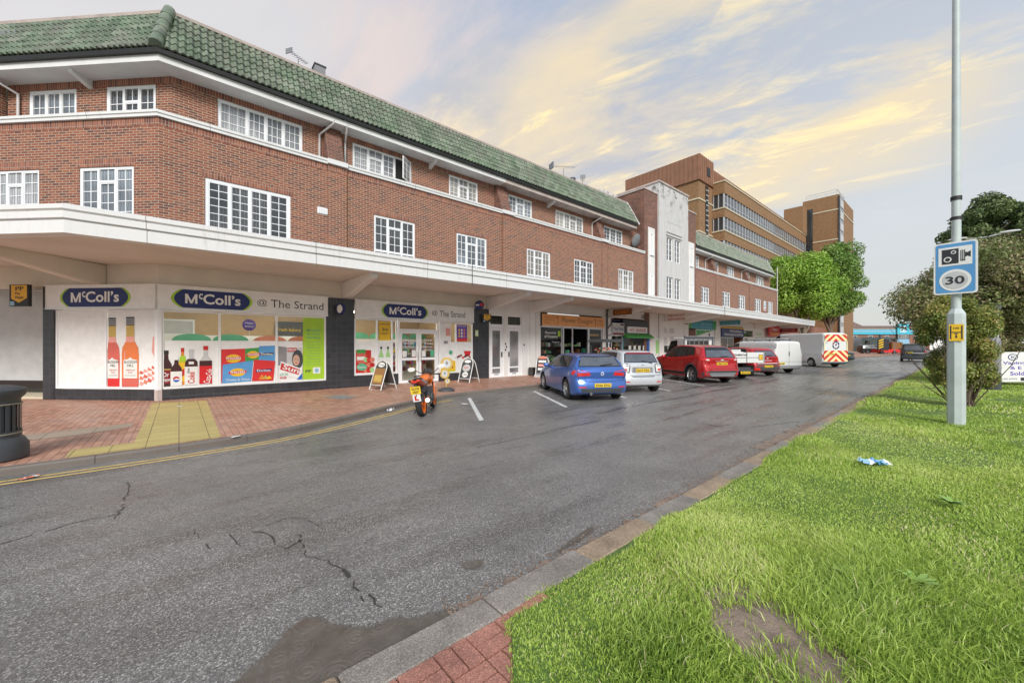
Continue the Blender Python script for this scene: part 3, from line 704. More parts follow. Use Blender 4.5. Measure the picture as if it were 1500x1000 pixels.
# main window, unit 1
q = MB(FM, 'tilewall').box(CX+.02, 4.06, -.03, .12, .1, .40); q.build('stall_riser', blockA)
w1 = shopwindow(blockA, FM, CX+.06, 4.05, ZS, ZT, (.96, 2.5))
zp = 1.83
q = MB(FM, 'signwhite').rect(CX+.12, .925, ZS+.06, zp, .024)
y = .020
bottle(q, .62, ZS+.07, .30, 1.18, y-.002, 'lightgrey', cap='red', label='coke', ltop=.52, lbot=.02); q.rect(.47, .77, 1.06, 1.22, y-.007, 'cola')
q.F = FM @ Matrix.Translation((.56, 0, .55)) @ Matrix.Rotation(R_(-78), 4, 'Y'); q.text('Coca-Cola', 0, .44, -.16, .0, y-.013, 'signwhite', .01); q.F = FM
bottle(q, .28, ZS+.07, .30, 1.08, y-.005, 'lightgrey', cap='lightgrey', label='paper', ltop=.56, lbot=.02)
q.poly([(.13, 1.05), (.43, 1.05), (.42, 1.2), (.36, 1.28), (.2, 1.28), (.14, 1.2)], y-.010, 'cola'); q.rect(.22, .34, 1.12, 1.2, y-.012, 'paper')
q.F = FM @ Matrix.Translation((.34, 0, .55)) @ Matrix.Rotation(R_(-90), 4, 'Y'); q.text('Coke', 0, .34, -.02, .14, y-.012, 'red', .02); q.text('diet', .3, .46, .10, .16, y-.012, 'ctext', .01); q.F = FM
bottle(q, .08, ZS+.09, .19, 1.10, y, 'orange', cap='red', label='yellow', ltop=.62, lbot=.1); q.poly([(.0, .7), (.17, .85), (.17, 1.05), (.0, .9)], y-.006, 'red'); q.poly([(.0, 1.2), (.17, 1.2), (.14, 1.38), (.03, 1.38)], y-.006, 'lime')
bottle(q, -.28, ZS+.07, .25, 1.05, y-.002, 'cola', cap='black', label='maroon', ltop=.45, lbot=.08); q.rect(-.39, -.16, .97, 1.0, y-.009, 'gold'); q.text('Dr', -.35, -.22, .77, .90, y-.009, 'signwhite', .01); q.text('Pepper', -.37, -.18, .62, .74, y-.009, 'signwhite', .01)
bottle(q, -.06, ZS+.07, .25, .86, y-.012, 'cola', cap='signwhite', label='paper', ltop=.50, lbot=.0); q.ell(-.06, .69, .075, .085, y-.018, 'blue'); q.ell(-.06, .72, .07, .05, y-.020, 'red'); q.poly([(-.13, .67), (-.06, .72), (.01, .70), (.01, .67), (-.06, .68)], y-.022, 'signwhite')
q.build('drinks_poster', w1)
q = MB(FM, 'signwhite').rect(.995, 2.465, ZS+.06, zp, .024)
def packet(q, pts, y, col, txt, band='signwhite', cc=None, tc='red', rr=(.2, .13)):
    q.poly(pts, y, col); cu = sum(p[0] for p in pts)/len(pts); cz = sum(p[1] for p in pts)/len(pts)
    if cc: q.ell(cu, cz, rr[0], rr[1], y-.001, cc)
    q.poly([(cu-.24*rr[0]/.2, cz-.05), (cu+.22*rr[0]/.2, cz-.03), (cu+.25*rr[0]/.2, cz+.06), (cu-.22*rr[0]/.2, cz+.04)], y-.002, tc); q.text(txt, cu-.2*rr[0]/.2, cu+.2*rr[0]/.2, cz-.03, cz+.045, y-.003, 'signwhite', .018)
packet(q, [(1.0, .95), (1.62, .98), (1.62, 1.58), (1.0, 1.56)], y, 'walkred', 'WALKERS', cc='yellow')
packet(q, [(1.62, 1.15), (2.02, 1.18), (2.08, 1.62), (1.62, 1.58)], y-.001, 'green', 'WALKERS', cc='yellow', rr=(.16, .12))
packet(q, [(1.98, 1.1), (2.45, 1.12), (2.45, 1.68), (2.0, 1.66)], y-.002, 'crispblue', 'Doritos', tc='ctext', rr=(.16, .1))
packet(q, [(1.02, .50), (1.78, .52), (1.84, 1.2), (1.04, 1.08)], y-.006, 'crispblue', 'WALKERS', cc='yellow')
q.text('Cheese & Onion', 1.12, 1.74, .56, .64, y-.010, 'signwhite')
packet(q, [(1.8, .52), (2.4, .50), (2.46, 1.16), (1.86, 1.22)], y-.009, 'walkred', 'Doritos', tc='navy', rr=(.19, .1))
for a in range(3): q.poly([(1.98+.1*a, .56), (2.16+.1*a, .58), (2.08+.1*a, .74-.03*a)], y-.013-.001*a, ('orange', 'gold', 'yellow')[a])
q.rect(1.0, 1.05, .52, .95, y-.003, 'walkred')
q.build('crisps_poster', w1)
q = MB(FM, 'signwhite').rect(2.535, 3.29, ZS+.06, zp, .024)
q.poly([(2.55, 1.0), (2.82, 1.05), (2.8, 1.62), (2.55, 1.66)], y, 'midgrey'); q.poly([(2.8, .95), (3.27, .95), (3.27, 1.62), (2.8, 1.6)], y-.001, 'lightgrey'); q.rect(2.82, 3.1, 1.46, 1.6, y-.003, 'red'); q.text('MIRROR', 2.83, 3.09, 1.49, 1.57, y-.004, 'signwhite', .018)
q.ell(3.13, 1.2, .17, .33, y-.005, 'dkgrey'); q.ell(3.09, 1.17, .105, .19, y-.007, 'skin'); q.ell(3.06, 1.2, .02, .012, y-.009, 'ctext'); q.ell(3.13, 1.2, .02, .012, y-.009, 'ctext'); q.ell(3.09, 1.08, .03, .014, y-.009, 'red')
q.poly([(2.57, .68), (3.27, .40+.12), (3.27, .86), (2.62, 1.15)], y-.011, 'signwhite')
q.poly([(2.6, .87), (3.16, .66), (3.2, .84), (2.64, 1.09)], y-.013, 'red'); q.F = FM @ Matrix.Translation((2.66, 0, .9)) @ Matrix.Rotation(R_(21), 4, 'Y'); q.text('Sun', 0, .52, -.01, .16, y-.015, 'signwhite', .018); q.F = FM
q.poly([(3.1, .5), (3.27, .5), (3.27, .72)], y-.014, 'blue'); q.text('£9.50', 2.6, 2.84, .66, .74, y-.014, 'mint', .018); q.text('FOR', 2.6, 2.8, .54, .62, y-.014, 'red', .018)
q.build('newspaper_poster', w1)
q = MB(FM, 'lime').rect(3.30, 3.99, ZS+.06, ZT-.06, .015)
for k, t in enumerate(('McColl\u2019s', 'At Your', 'Service')): q.text(t, 3.42, 3.86, 2.18-.13*k, 2.26-.13*k, .012, 'mint', .02)
for k in range(9): q.text(('Newspapers', 'Fruit & Veg', 'Beers & Wines', 'Crisps & Snacks', 'Tobacco', 'Stationery', 'Greeting Cards', 'Mobile Top Up', 'Lottery')[k], 3.42, 3.86, 1.78-.10*k, 1.825-.10*k, .012, 'mint')
q.text('PP', 3.38, 3.56, .72, .82, .012, 'ctext', .018); q.rect(3.62, 3.86, .68, .90, .012, 'signwhite'); q.ell(3.74, .79, .07, .08, .010, 'paleblue')
q.build('services_poster', w1)
mccolls(blockA, FM, CX-.02, 4.08, 2.76, 3.40, -.18, 1.80, (1.93, 3.93))
pillar(blockA, FM, 4.06, 5.03)
def blade_sign(px_u, z, F_, label, col, w=.28, out=.35, txt=None):
    t = thing('projecting_sign', label, 'sign', (px_u, 15.06-out, z))
    return t
t = thing('projecting_sign', 'round blue and white lottery sign projecting from the black tiled pillar between the two shopfronts', 'sign', (4.45, 14.72, 3.0))
MB(Matrix.Rotation(R_(20), 4, 'Z'), 'navy').lathe([(0, -.05), (.20, -.05), (.22, 0), (.20, .05), (0, .05)], 20, axis='x').build('sign_drum', t, local=True, smooth=40)
MB(Matrix.Rotation(R_(20), 4, 'Z'), 'signwhite').lathe([(0, -.056), (.15, -.052)], 20, axis='x').build('face', t, local=True)
MB(Matrix(), 'black').tube([(0, 0, .1), (0, .34, .14)], .015).build('bracket', t, local=True)
t = thing('projecting_sign', 'round dark blue sign with red mark above the right end of the second shop sign', 'sign', (10.62, 14.75, 3.55))
MB(Matrix.Rotation(R_(50), 4, 'Z'), 'navy').lathe([(0, -.05), (.20, -.05), (.22, 0), (.20, .05), (0, .05)], 20, axis='x').build('sign_drum', t, local=True, smooth=40)
MB(Matrix.Rotation(R_(50), 4, 'Z'), 'red').prism([(-.2, -.05), (-.05, -.05), (-.05, .08), (-.17, .1)], -.058, -.053, axis='x').box(-.058, -.053, -.0, .16, -.03, .03, 'signwhite').build('mark', t, local=True)
def paypoint(loc, rz, label, s=1.):
    t = thing('payment_sign', label, 'sign', loc, rz)
    q = MB(Matrix(), 'black').box(-.30*s, .30*s, -.04, .04, -.32*s, .30*s); q.build('sign_box', t, local=True)
    q = MB(Matrix(), 'ppyellow')
    for sg in (-1, 1):
        q.F = Matrix() if sg == -1 else Matrix.Rotation(PI, 4, 'Z')
        q.poly([(-.24*s, .28*s), (.26*s, .28*s), (.26*s, -.08*s), (.01*s, -.22*s), (-.24*s, -.10*s)], -.044)
        q.text('PP', -.10*s, .16*s, .12*s, .24*s, -.048, 'ctext', .018); q.text('Pay', -.10*s, .06*s, .0, .08*s, -.048, 'ctext', .018); q.text('Point', -.10*s, .16*s, -.11*s, -.03*s, -.048, 'ctext', .018)
        q.rect(-.28*s, -.14*s, -.30*s, -.18*s, -.044, 'paleblue')
    q.build('face', t, local=True)
    return t
p_ = FC @ Vector((-3.88, -.35, 3.12)); paypoint(tuple(p_), R_(-45), 'black and yellow payment sign hanging beside the corner shop entrance at the far left')
paypoint((11.12, 14.82, 2.98), R_(-35), 'small black and yellow payment sign on the tiled pillar beside the white flat doors', .62)
# entrance left of the corner window
q = MB(FC, 'offwhite').box(-9, -4.55, 1.0, 1.1, .55, 4.1, 'lightgrey').box(-4.55, -3.5, 1.0, 1.1, 3.4, 4.1, 'lightgrey').box(-9, -4.55, .99, 1.1, .12, .55, 'gloss_black').box(-3.64, -3.5, .15, 1.6, .1, 3.45, 'offwhite'); q.build('side_panel', blockA)
q = MB(FC, 'upvc').box(-4.55, -4.4, .96, 1.12, .15, 3.45).box(-4.4, -3.64, 1.0, 1.1, 2.35, 2.5).box(-4.4, -3.64, 1.0, 1.1, 2.9, 3.0).box(-4.35, -3.7, 1.02, 1.08, .16, 2.34); q.rect(-4.3, -3.7, 2.52, 2.88, 1.0, 'panedark'); q.build('side_door', blockA)
MB(FC, 'beige').box(-9, -3.62, .02, 1.1, .1, .17).build('entrance_step', blockA)
MB(FC, 'cream').box(-9, -3.44, .05, .15, 3.38, 3.48).build('lintel', blockA)
# unit 2
pillar(blockA, FM, 10.52, 11.42)
MB(FM, 'tilewall').box(5.03, 6.8, -.03, .12, .1, .52).build('stall_riser', blockA); MB(FM, 'tilewall').box(8.69, 10.52, -.03, .12, .1, .42).build('stall_riser', blockA)
w2 = shopwindow(blockA, FM, 5.05, 6.76, .54, ZT, (5.93, 6.55))
q = MB(FM, 'signwhite').rect(5.10, 5.90, .60, 1.83, .024); q.rect(5.10, 5.70, .62, 1.5, .022, 'red')
q.ell(5.32, 1.20, .20, .25, .018, 'rose'); q.rect(5.14, 5.48, 1.38, 1.52, .014, 'green'); q.rect(5.16, 5.46, 1.12, 1.25, .013, 'signwhite'); q.ell(5.34, .85, .2, .14, .012, 'mint'); q.text('Dolmio', 5.18, 5.5, .80, .90, .009, 'signwhite')
for k in range(9): q.ell(5.50+.12*(k % 3), .72+.2*(k//3), .10, .09, .016-.001*k, ('coral', 'red', 'lightgreen', 'walkred')[k % 4])
q.rect(5.96, 6.52, .60, 1.83, .024)
for u in (6.1, 6.38): bottle(q, u, .78, .2, .85, .02, 'lightgreen', cap='ctext', label='paper', ltop=.5, lbot=.1)
q.build('food_poster', w2)
q = MB(FM, 'yellow').rect(5.99, 6.50, 1.88, 2.62, .012); 
for k in range(9): q.box(5.99, 6.02, .005, .01, 1.9+.08*k, 1.94+.08*k, 'ctext').box(6.47, 6.5, .005, .01, 1.9+.08*k, 1.94+.08*k, 'ctext')
q.text('PLEASE KEEP', 6.05, 6.44, 2.50, 2.56, .008, 'ctext', .018); q.text('2m', 6.12, 6.38, 2.26, 2.38, .008, 'ctext', .018); q.text('APART', 6.1, 6.4, 2.12, 2.18, .008, 'ctext', .018); q.build('distance_poster', w2)
dr = MB(FM, 'upvc'); frame(dr, 6.80, 8.66, .12, 2.72, -.01, .07, .09); dr.box(6.87, 8.59, -.005, .075, 2.28, 2.36); dro = dr.build('door_frame', blockA)
MB(FM, 'glass').rect(6.87, 8.59, 2.36, 2.65, .03).build('fanlight', dro)
for a, b in ((6.88, 7.71), (7.75, 8.58)):
    q = MB(FM, 'upvc'); frame(q, a, b, .14, 2.27, .0, .09, .05); q.box(a+.09, b-.09, .0, .05, 1.06, 1.16); d_ = q.build('shop_door', blockA)
    MB(FM, 'glass').rect(a+.09, b-.09, .23, 2.18, .025).build('pane', d_)
    q = MB(FM, 'ctext')
    for k in range(9): q.box(a+.09+.072*k, a+.097+.072*k, .07, .078, .23, 2.18)
    for k in range(22): q.box(a+.09, b-.09, .079, .087, .25+.088*k, .257+.088*k)
    q.build('security_grille', d_)
    q = MB(FM, 'signwhite')
    for k, t in enumerate(('Welcome to', 'McColl\u2019s', 'The Strand') if a < 7 else ('Thank', 'You', 'Please come', 'again soon')): q.text(t, a+.20, b-.20, 1.86-.14*k, 1.95-.14*k, .018, 'signwhite', .018)
    q.rect(a+.12, a+.30, 1.2, 1.45, .018, 'paper'); q.rect(b-.30, b-.12, 1.2, 1.48, .018, 'paper' if a < 7 else 'mint'); q.build('notice', d_)
    MB(FM, 'steel').tube([(b-.05 if a < 7 else a+.05, -.02, 1.0), (b-.05 if a < 7 else a+.05, -.05, 1.03), (b-.05 if a < 7 else a+.05, -.05, 1.35), (b-.05 if a < 7 else a+.05, -.02, 1.38)], .012).build('handle', d_)
w3 = shopwindow(blockA, FM, 8.72, 10.50, .44, ZT, (9.58,))
q = MB(FM, 'signwhite').rect(8.78, 9.32, .5, ZT-.08, .024).rect(9.32, 10.44, .5, 1.83, .024)
q.rect(9.05, 9.28, 2.1, 2.45, .018, 'pink'); q.rect(8.95, 9.15, 1.75, 1.88, .018, 'midgrey')
q.rect(9.62, 10.18, 1.86, 2.62, .016, 'purple'); q.rect(9.62, 10.18, 1.86, 2.0, .013, 'walkred'); q.text('WORLD\u2019S BEST', 9.66, 10.14, 2.52, 2.59, .012, 'signwhite')
for k in range(9): q.ell(9.75+.14*(k % 3), 2.1+.14*(k//3), .05, .06, .012, ('yellow', 'signwhite', 'coral')[k % 3])
q.ell(9.30, 1.36, .10, .10, .012, 'mint'); q.poly([(10.0, 1.42), (10.4, 1.42), (10.34, 1.18), (10.08, 1.18)], .012, 'walkred')
for k in range(7): q.ell(9.6+.12*k, 1.12+.05*(k % 3), .07, .05, .010-.001*k, ('cola', 'maroon', 'brown', 'walkred')[k % 4])
q.rect(8.80, 9.62, .50, .98, .008, 'yellow'); q.rect(8.80, 9.62, .5, .54, .005, 'lime'); q.rect(9.02, 9.42, .66, .84, .004, 'maroon'); q.text('COSTA', 9.06, 9.38, .70, .80, .002, 'signwhite', .018)
q.build('coffee_poster', w3)
MB(FM, 'lime').rect(10.60, 10.78, 2.1, 2.4, -.044).rect(10.62, 10.76, 2.14, 2.36, -.047, 'paper').build('door_notice', blockA)
mccolls(blockA, FM, 5.05, 10.48, 2.76, 3.40, 6.05, 8.10, (8.28, 9.98))
# shop interior
q = MB(FM, 'tan')
q.box(CX-1.5, 10.9, 6.0, 6.1, .1, 3.3).box(10.8, 10.9, .1, 6, .1, 3.3).quad((CX-2.3, 2.4, .1), (CX-1.4, 6, .1), (CX-1.4, 6, 3.3), (CX-2.3, 2.4, 3.3))
q.quad((CX-3, 3, .105), (CX, 0.1, .105), (10.8, .1, .105), (10.8, 6, .105), 'lightgrey'); q.quad((CX-3, 3, 3.3), (CX, 0.1, 3.3), (10.8, .1, 3.3), (10.8, 6, 3.3), 'beige')
q.build('shop_interior', blockA)
q = MB(FM, 'signwhite')
frame(q, -.9, .5, 2.1, 2.75, 5.9, .06, .05); q.rect(-.84, .44, 2.16, 2.69, 5.95, 'lightgrey'); q.rect(3.4, 4.6, 2.1, 2.8, 5.92, 'dkgrey'); q.text('Fresh bakery', 3.5, 4.5, 2.3, 2.5, 5.9, 'yellow'); q.build('interior_window', blockA)
q = MB(FM, 'ctext'); q.text('tobacco', 4.3, 6.1, 2.05, 2.35, 4.3, 'ctext', .018); q.text('news', -2.0+.6, -.5, 2.35, 2.6, 4.3, 'ctext', .018); q.text('convenience', 4.6, 6.2, 2.45, 2.6, 4.3, 'ctext', .018); q.build('aisle_lettering', blockA)
m_, nt_, b_ = nodes('tube_light'); b_.inputs['Emission Color'].default_value = (1, .93, .8, 1); b_.inputs['Emission Strength'].default_value = 15.; M['tube'] = m_
for u in (.2, 2.2, 4.2, 6.2, 8.2):
    for v in (1.4, 4.0):
        q = MB(FM, 'tube').box(u-.04, u+.04, v-.75, v+.75, 3.2, 3.26); q.box(u-.07, u+.07, v-.77, v+.77, 3.26, 3.295, 'upvc'); tag(q.build('tube_light', None), 'lit strip light on the ceiling inside the convenience store', 'ceiling light', 'strip lights inside the store')
def shelf(u0, u1, v, h, head, lab, n=40, hr=None):
    t = thing('shop_shelf', lab, 'shelf', ((u0+u1)/2, 15.1+v, .105), group='shelves inside the store')
    q = MB(FM, 'offwhite').box(u0, u1, v, v+.5, .105, h)
    q.build('shelf_unit', t)
    q = MB(FM, 'red')
    for r in range(int((h-.3)/.32)):
        u = u0+.02
        while u < u1-.1:
            w = random.uniform(.07, .16); z = .35+r*.32
            q.box(u, u+w-.01, v-.12, v-.01, z, z+random.uniform(.14, .24), random.choice(['red', 'orange', 'crispblue', 'mint', 'yellow', 'paper', 'maroon', 'lilac', 'brown', 'lightgreen', 'midgrey'])); u += w
    q.build('stock', t)
    if head == 'brown': return
    q = MB(FM, head)
    n = max(1, int((u1-u0)/.9))
    for k in range(n):
        c = u0+(k+.5)*(u1-u0)/n; w = (u1-u0)/n/2
        q.poly([(c-w*math.cos(PI*i/10), h+.02+.30*math.sin(PI*i/10)**.7) for i in range(11)], v-.02)
    q.build('header_board', t)
shelf(-.2, 1.9, 1.6, 1.75, 'mint', 'shelving with green arched header boards behind the left shop pane')
shelf(2.0, 4.2, 1.6, 1.72, 'coral', 'shelving with coral arched header boards behind the middle shop pane')
shelf(4.4, 6.0, 2.6, 1.8, 'lilac', 'shelving with lilac arched header boards behind the newspaper poster')
shelf(-.8, 5.6, 5.4, 2.1, 'brown', 'long back wall shelving with mixed goods deep inside the store')
shelf(6.2, 10.4, 4.4, 2.0, 'mint', 'shelving with mixed goods behind the store entrance doors')
t = thing('foil_balloon', 'round purple foil balloon with white lettering behind the middle shop pane', 'balloon', (1.75, 15.3, 2.35))
MB(Matrix(), 'purple').lathe([(0, -.08), (.14, -.05), (.19, 0), (.14, .05), (0, .08)], 20, axis='y').build('foil', t, local=True, smooth=60)
q = MB(Matrix()); q.text('Happy', -.11, .11, .02, .09, -.085, 'signwhite', .018); q.text('Birthday', -.12, .12, -.09, -.02, -.085, 'signwhite', .018); q.build('lettering', t, local=True)
MB(Matrix(), 'paper').tube([(0, 0, -.19), (.01, 0, -.6)], .006, 4).build('ribbon', t, local=True)
# ---- flats entrance, x 11.4-14.9
q = MB(FM, 'offwhite')
wall(q, 11.42, 14.88, .1, 3.5, [(11.5, 12.4, .15, 3.2), (12.62, 13.62, .15, 3.2)], y=-.01, rev=.16)
q.box(14.1, 14.88, -.10, -.012, .1, 4.02); q.box(14.5, 14.52, -.115, -.1, .1, 3.8, 'pinkstone'); q.build('flats_entrance_wall', blockA)
for a, b in ((11.5, 12.4), (12.62, 13.62)):
    q = MB(FM, 'upvc'); frame(q, a, b, .15, 3.2, .04, .06, .08); q.box(a+.06, b-.06, .04, .12, 2.55, 2.72)
    frame(q, a+.07, b-.07, .16, 2.54, .055, .13, .05); q.box(a+.2, b-.2, .055, .105, .52, .60); d_ = q.build('flat_door', blockA)
    MB(FM, 'pane').rect(a+.2, b-.2, .30, 2.41, .09).build('pane', d_); MB(FM, 'panedark').rect(a+.06, b-.06, 2.72, 3.14, .09).build('fanlight', d_)
    MB(FM, 'midgrey').box((a+b)/2-.13, (a+b)/2+.13, .045, .055, .20, .26).build('letter_plate', d_)
    MB(FM, 'black').box(b-.15 if a < 12 else a+.1, b-.11 if a < 12 else a+.14, .0, .05, 1.1, 1.35).build('handle', d_)
q = MB(FM, 'black')
for u, z in ((12.48, 1.75), (12.48, 1.45), (12.55, 1.6), (13.75, 1.7), (14.3, 1.8)): q.box(u-.03, u+.03, -.03, -.01, z-.05, z+.05)
q.build('door_entry_buttons', blockA)
t = thing('planter', 'small black square planter box against the white wall left of the florist', 'planter', (14.1, 14.8, .1))
MB(Matrix(), 'gloss_black').cbox(-.17, .17, -.17, .17, 0, .42, .015).build('tub', t, local=True); MB(Matrix(), 'brown').box(-.14, .14, -.14, .14, .42, .425).build('soil', t, local=True)
# ---- generic dark interior for the smaller shops
def interior(parent, u0, u1, depth=2.6, wallm='dkgrey', goods=(), back=None, z1=3.3):
    q = MB(FM, wallm); q.box(u0, u1, depth, depth+.1, .1, z1, back or wallm).box(u0-.05, u0, .1, depth, .1, z1).box(u1, u1+.05, .1, depth, .1, z1).box(u0, u1, .1, depth, .08, .104, 'midgrey').box(u0, u1, .1, depth, z1, z1+.05)
    for _ in range(70 if goods else 0):
        u = random.uniform(u0+.1, u1-.3); v = random.choice([.5, 1.1, 1.8]); z = random.choice([.4, .8, 1.2, 1.6]); q.box(u, u+random.uniform(.08, .25), v, v+.2, z, z+random.uniform(.1, .3), random.choice(goods))
    q.build('shop_interior', parent)
interior(blockA, 14.95, 20.45, 3, 'ctext', ['mint', 'green', 'lightgreen', 'pink', 'paper', 'brown'])
fl = MB(FM, 'signorange').box(14.9, 20.5, -.16, -.01, 2.76, 3.40).box(14.86, 14.9, -.18, -.01, 2.72, 3.44, 'black').box(14.9, 20.5, -.165, -.01, 2.72, 2.758, 'upvc').build('shop_sign', blockA)
q = MB(FM, 'brown'); q.text('Flower Designs', 16.45, 19.25, 2.90, 3.26, -.164, 'brown', 0, .25)
for k, t in enumerate(('Unique and', 'Contemporary', 'Flowers')): q.text(t, 15.1, 15.9 if k < 2 else 15.5, 3.18-.14*k, 3.26-.14*k, -.164, 'brown')
for u in (16.15, 19.55): q.tube([(u, -.168, 2.86), (u+.04, -.168, 3.1), (u, -.168, 3.2)], .014, 5); q.ell(u-.02, 3.24, .05, .06, -.17, 'brown')
q.text('01903', 19.8, 20.35, 3.12, 3.24, -.164, 'brown'); q.text('502351', 19.75, 20.35, 2.92, 3.03, -.164, 'brown'); q.text('www.flowerdesigns.co.uk', 17.6, 18.6, 2.80, 2.84, -.164, 'brown')
q.build('lettering', fl)
MB(FM, 'tilewall').box(14.9, 16.66, -.02, .1, .1, .38).build('stall_riser', blockA)
w4 = shopwindow(blockA, FM, 14.92, 16.72, .4, 2.72, (), mat='alu')
q = MB(FM); q.text('Flowers for', 15.35, 16.25, 2.32, 2.45, .022, 'signwhite', .018); q.text('all Occasions', 15.30, 16.35, 2.10, 2.25, .022, 'signwhite', .018); q.rect(16.38, 16.6, 2.18, 2.48, .02, 'lime'); q.text('Bouquets', 15.9, 16.5, 1.82, 1.9, .022, 'signwhite'); q.build('window_lettering', w4)
q = MB(FM, 'alu'); q.box(16.78, 16.86, -.01, .08, .1, 2.72).box(17.6, 17.66, .0, .08, .1, 2.72).box(19.05, 19.12, -.01, .08, .1, 2.72).box(16.86, 19.05, 0, .08, 2.66, 2.72); q.build('door_frame', blockA)
w5 = shopwindow(blockA, FM, 19.14, 20.45, .4, 2.72, (), mat='alu')
MB(FM, 'signorange').rect(19.2, 20.4, 2.25, 2.4, .2).build('window_blind', w5)
q = MB(FM, 'offwhite').box(20.5, 21.4, -.04, .15, .1, 3.5); q.build('white_pillar', blockA)
MB(FM, 'gloss_black').tube([(20.85, -.12, 3.75), (20.85, -.12, .1)], .055, 8).tube([(21.35, -.1, 3.3), (21.35, -.1, 3.05), (20.9, -.12, 2.75)], .035, 8).tube([(20.78, -.14, 3.98), (20.85, -.12, 3.75), (20.92, -.14, 3.98)], .03, 6).build('black_downpipe', blockA)
q = MB(FM, 'signwhite').box(20.98, 21.36, -.09, -.042, 1.35, 2.55)
for k, t in enumerate(('GIFTS', 'CARDS', 'TOYS')): q.text(t, 21.02, 21.32, 2.25-.32*k, 2.4-.32*k, -.094, 'blue' if k else 'ctext', .018)
q.build('wall_sign', blockA)
t = thing('florist_stand', 'florist display stand with a dark canopy roof and pink and white flowers on the pavement', 'flower stand', (18.4, 13.3, .1))
q = MB(Matrix(), 'dkgrey')
for a in (-.9, .9):
    for b in (-.35, .35): q.box(a-.03, a+.03, b-.03, b+.03, 0, 1.75)
q.prism([(-1.1, 1.75), (1.1, 1.75), (.8, 1.92), (-.8, 1.92)], -.5, .5); q.build('frame', t, local=True)
MB(Matrix(), 'brown').box(-.9, .9, -.35, .35, .35, .4).box(-.9, .9, -.1, .35, .8, .85).build('shelf', t, local=True)
q = MB(Matrix(), 'green')
for _ in range(160):
    c = (random.uniform(-.85, .85), random.uniform(-.35, .3), random.choice([.55, 1.0, 1.3])+random.uniform(-.12, .15)); q.blob(c, (.05, .05, .045), 6, random.choice(['green', 'mint', 'lightgreen', 'pink', 'paper', 'red', 'coral']), .3)
tag(q.build('flowers', t, local=True), kind='stuff')
# ---- bakery, x 21.4-26.4
interior(blockA, 21.45, 26.1, 2.4, 'navy', ['paper', 'gold', 'brown', 'teal', 'yellow'], back='dkgrey')
sg = MB(FM, 'lightgrey').box(21.42, 22.75, -.12, -.01, 2.35, 3.15).build('shop_sign', blockA)
q = MB(FM); q.text('Your Shop.', 21.5, 22.7, 2.62, 2.88, -.124, 'navy', .018); q.rect(21.5, 22.7, 2.37, 2.5, -.124, 'maroon'); q.rect(22.3, 22.7, 2.98, 3.1, -.124, 'ctext'); q.build('lettering', sg)
q = MB(FM, 'ctext').box(22.75, 25.9, -.03, .05, 2.45, 3.42).build('dark_fascia', blockA)
sg = MB(FM, 'signwhite').box(23.2, 25.7, -.10, -.03, 2.52, 2.95).build('shop_sign', blockA)
q = MB(FM); q.text('- HOT -', 23.35, 24.15, 2.63, 2.83, -.104, 'red', .018); q.text('SAUSAGE', 24.25, 25.5, 2.61, 2.86, -.104, 'red', .018); q.build('lettering', sg)
q = MB(FM, 'green').prism([(-.02, 2.5), (-.02, 2.2), (-.35, 2.16), (-.35, 2.24)], 22.8, 26.2, axis='x'); q.build('green_awning', blockA)
w6 = shopwindow(blockA, FM, 22.8, 26.0, .75, 2.2, (), mat='teal'); w6['label'] = 'teal framed serving window under the green awning'
q = MB(FM, 'paper'); 
for u in (23.5, 24.1, 24.7, 25.3): q.rect(u, u+.3, 1.25, 1.65, .02)
q.build('notice', w6); MB(FM, 'blue').box(25.82, 26.05, -.06, -.0, .15, 2.15).build('blue_post', blockA)
MB(FM, 'offwhite').box(22.8, 26.1, -.01, .1, .1, .75).build('stall_riser', blockA); MB(FM, 'offwhite').box(21.42, 22.75, -.01, .1, .1, .55).build('stall_riser', blockA)
shopwindow(blockA, FM, 21.45, 22.74, .56, 2.34, (), mat='alu')
q = MB(FM, 'ctext'); q.text('ABC', 25.0, 25.7, 3.55, 3.88, -.004, 'ctext', .02, .15); q.text('TAXI', 25.85, 26.2, 3.72, 3.84, -.004); q.text('HIRE', 25.85, 26.2, 3.52, 3.64, -.004); q.text('CARDS', 22.3, 23.1, 3.62, 3.80, -.004, 'ctext', .02, .2); q.text('ETC', 21.6, 22.0, 3.55, 3.64, -.004); q.build('painted_lettering', blockA)
# ---- passage and pink door under the tower
q = MB(FM, 'offwhite').box(26.1, 27.6, -.06, -.001, .1, 4.02)
wall(q, 27.3, 31.2, .1, 4.0, [(28.9, 29.55, .15, 2.35), (28.0, 28.45, 1.0, 2.3), (27.95, 28.45, 2.6, 3.0), (28.8, 29.6, 2.6, 3.0)], y=-.14, rev=.12)
q.box(31.2, 31.9, -.2, -.001, .1, 4.02); q.build('ground_floor_wall', tower)
q = MB(FM, 'upvc'); 
d_ = MB(FM, 'maroon').box(28.92, 29.53, -.08, -.03, .16, 2.34).build('pink_door', tower); MB(FM, 'pink').rect(29.02, 29.43, .5, 2.2, -.085).build('door_panel', d_)
for a, b, c, d in ((28.0, 28.45, 1.0, 2.3), (27.95, 28.45, 2.6, 3.0), (28.8, 29.6, 2.6, 3.0)): window(tower, FM, a, b, c, d, y=-.12, lights=1, rows=1, cols=1, pane='panedark', fw=.05, bars=False)
t_ = MB(FM, 'upvc').box(26.75, 27.4, -.12, -.06, 1.0, 2.15).build('poster_case', tower); MB(FM, 'lightgreen').rect(26.82, 27.33, 1.07, 2.08, -.124).build('poster', t_)
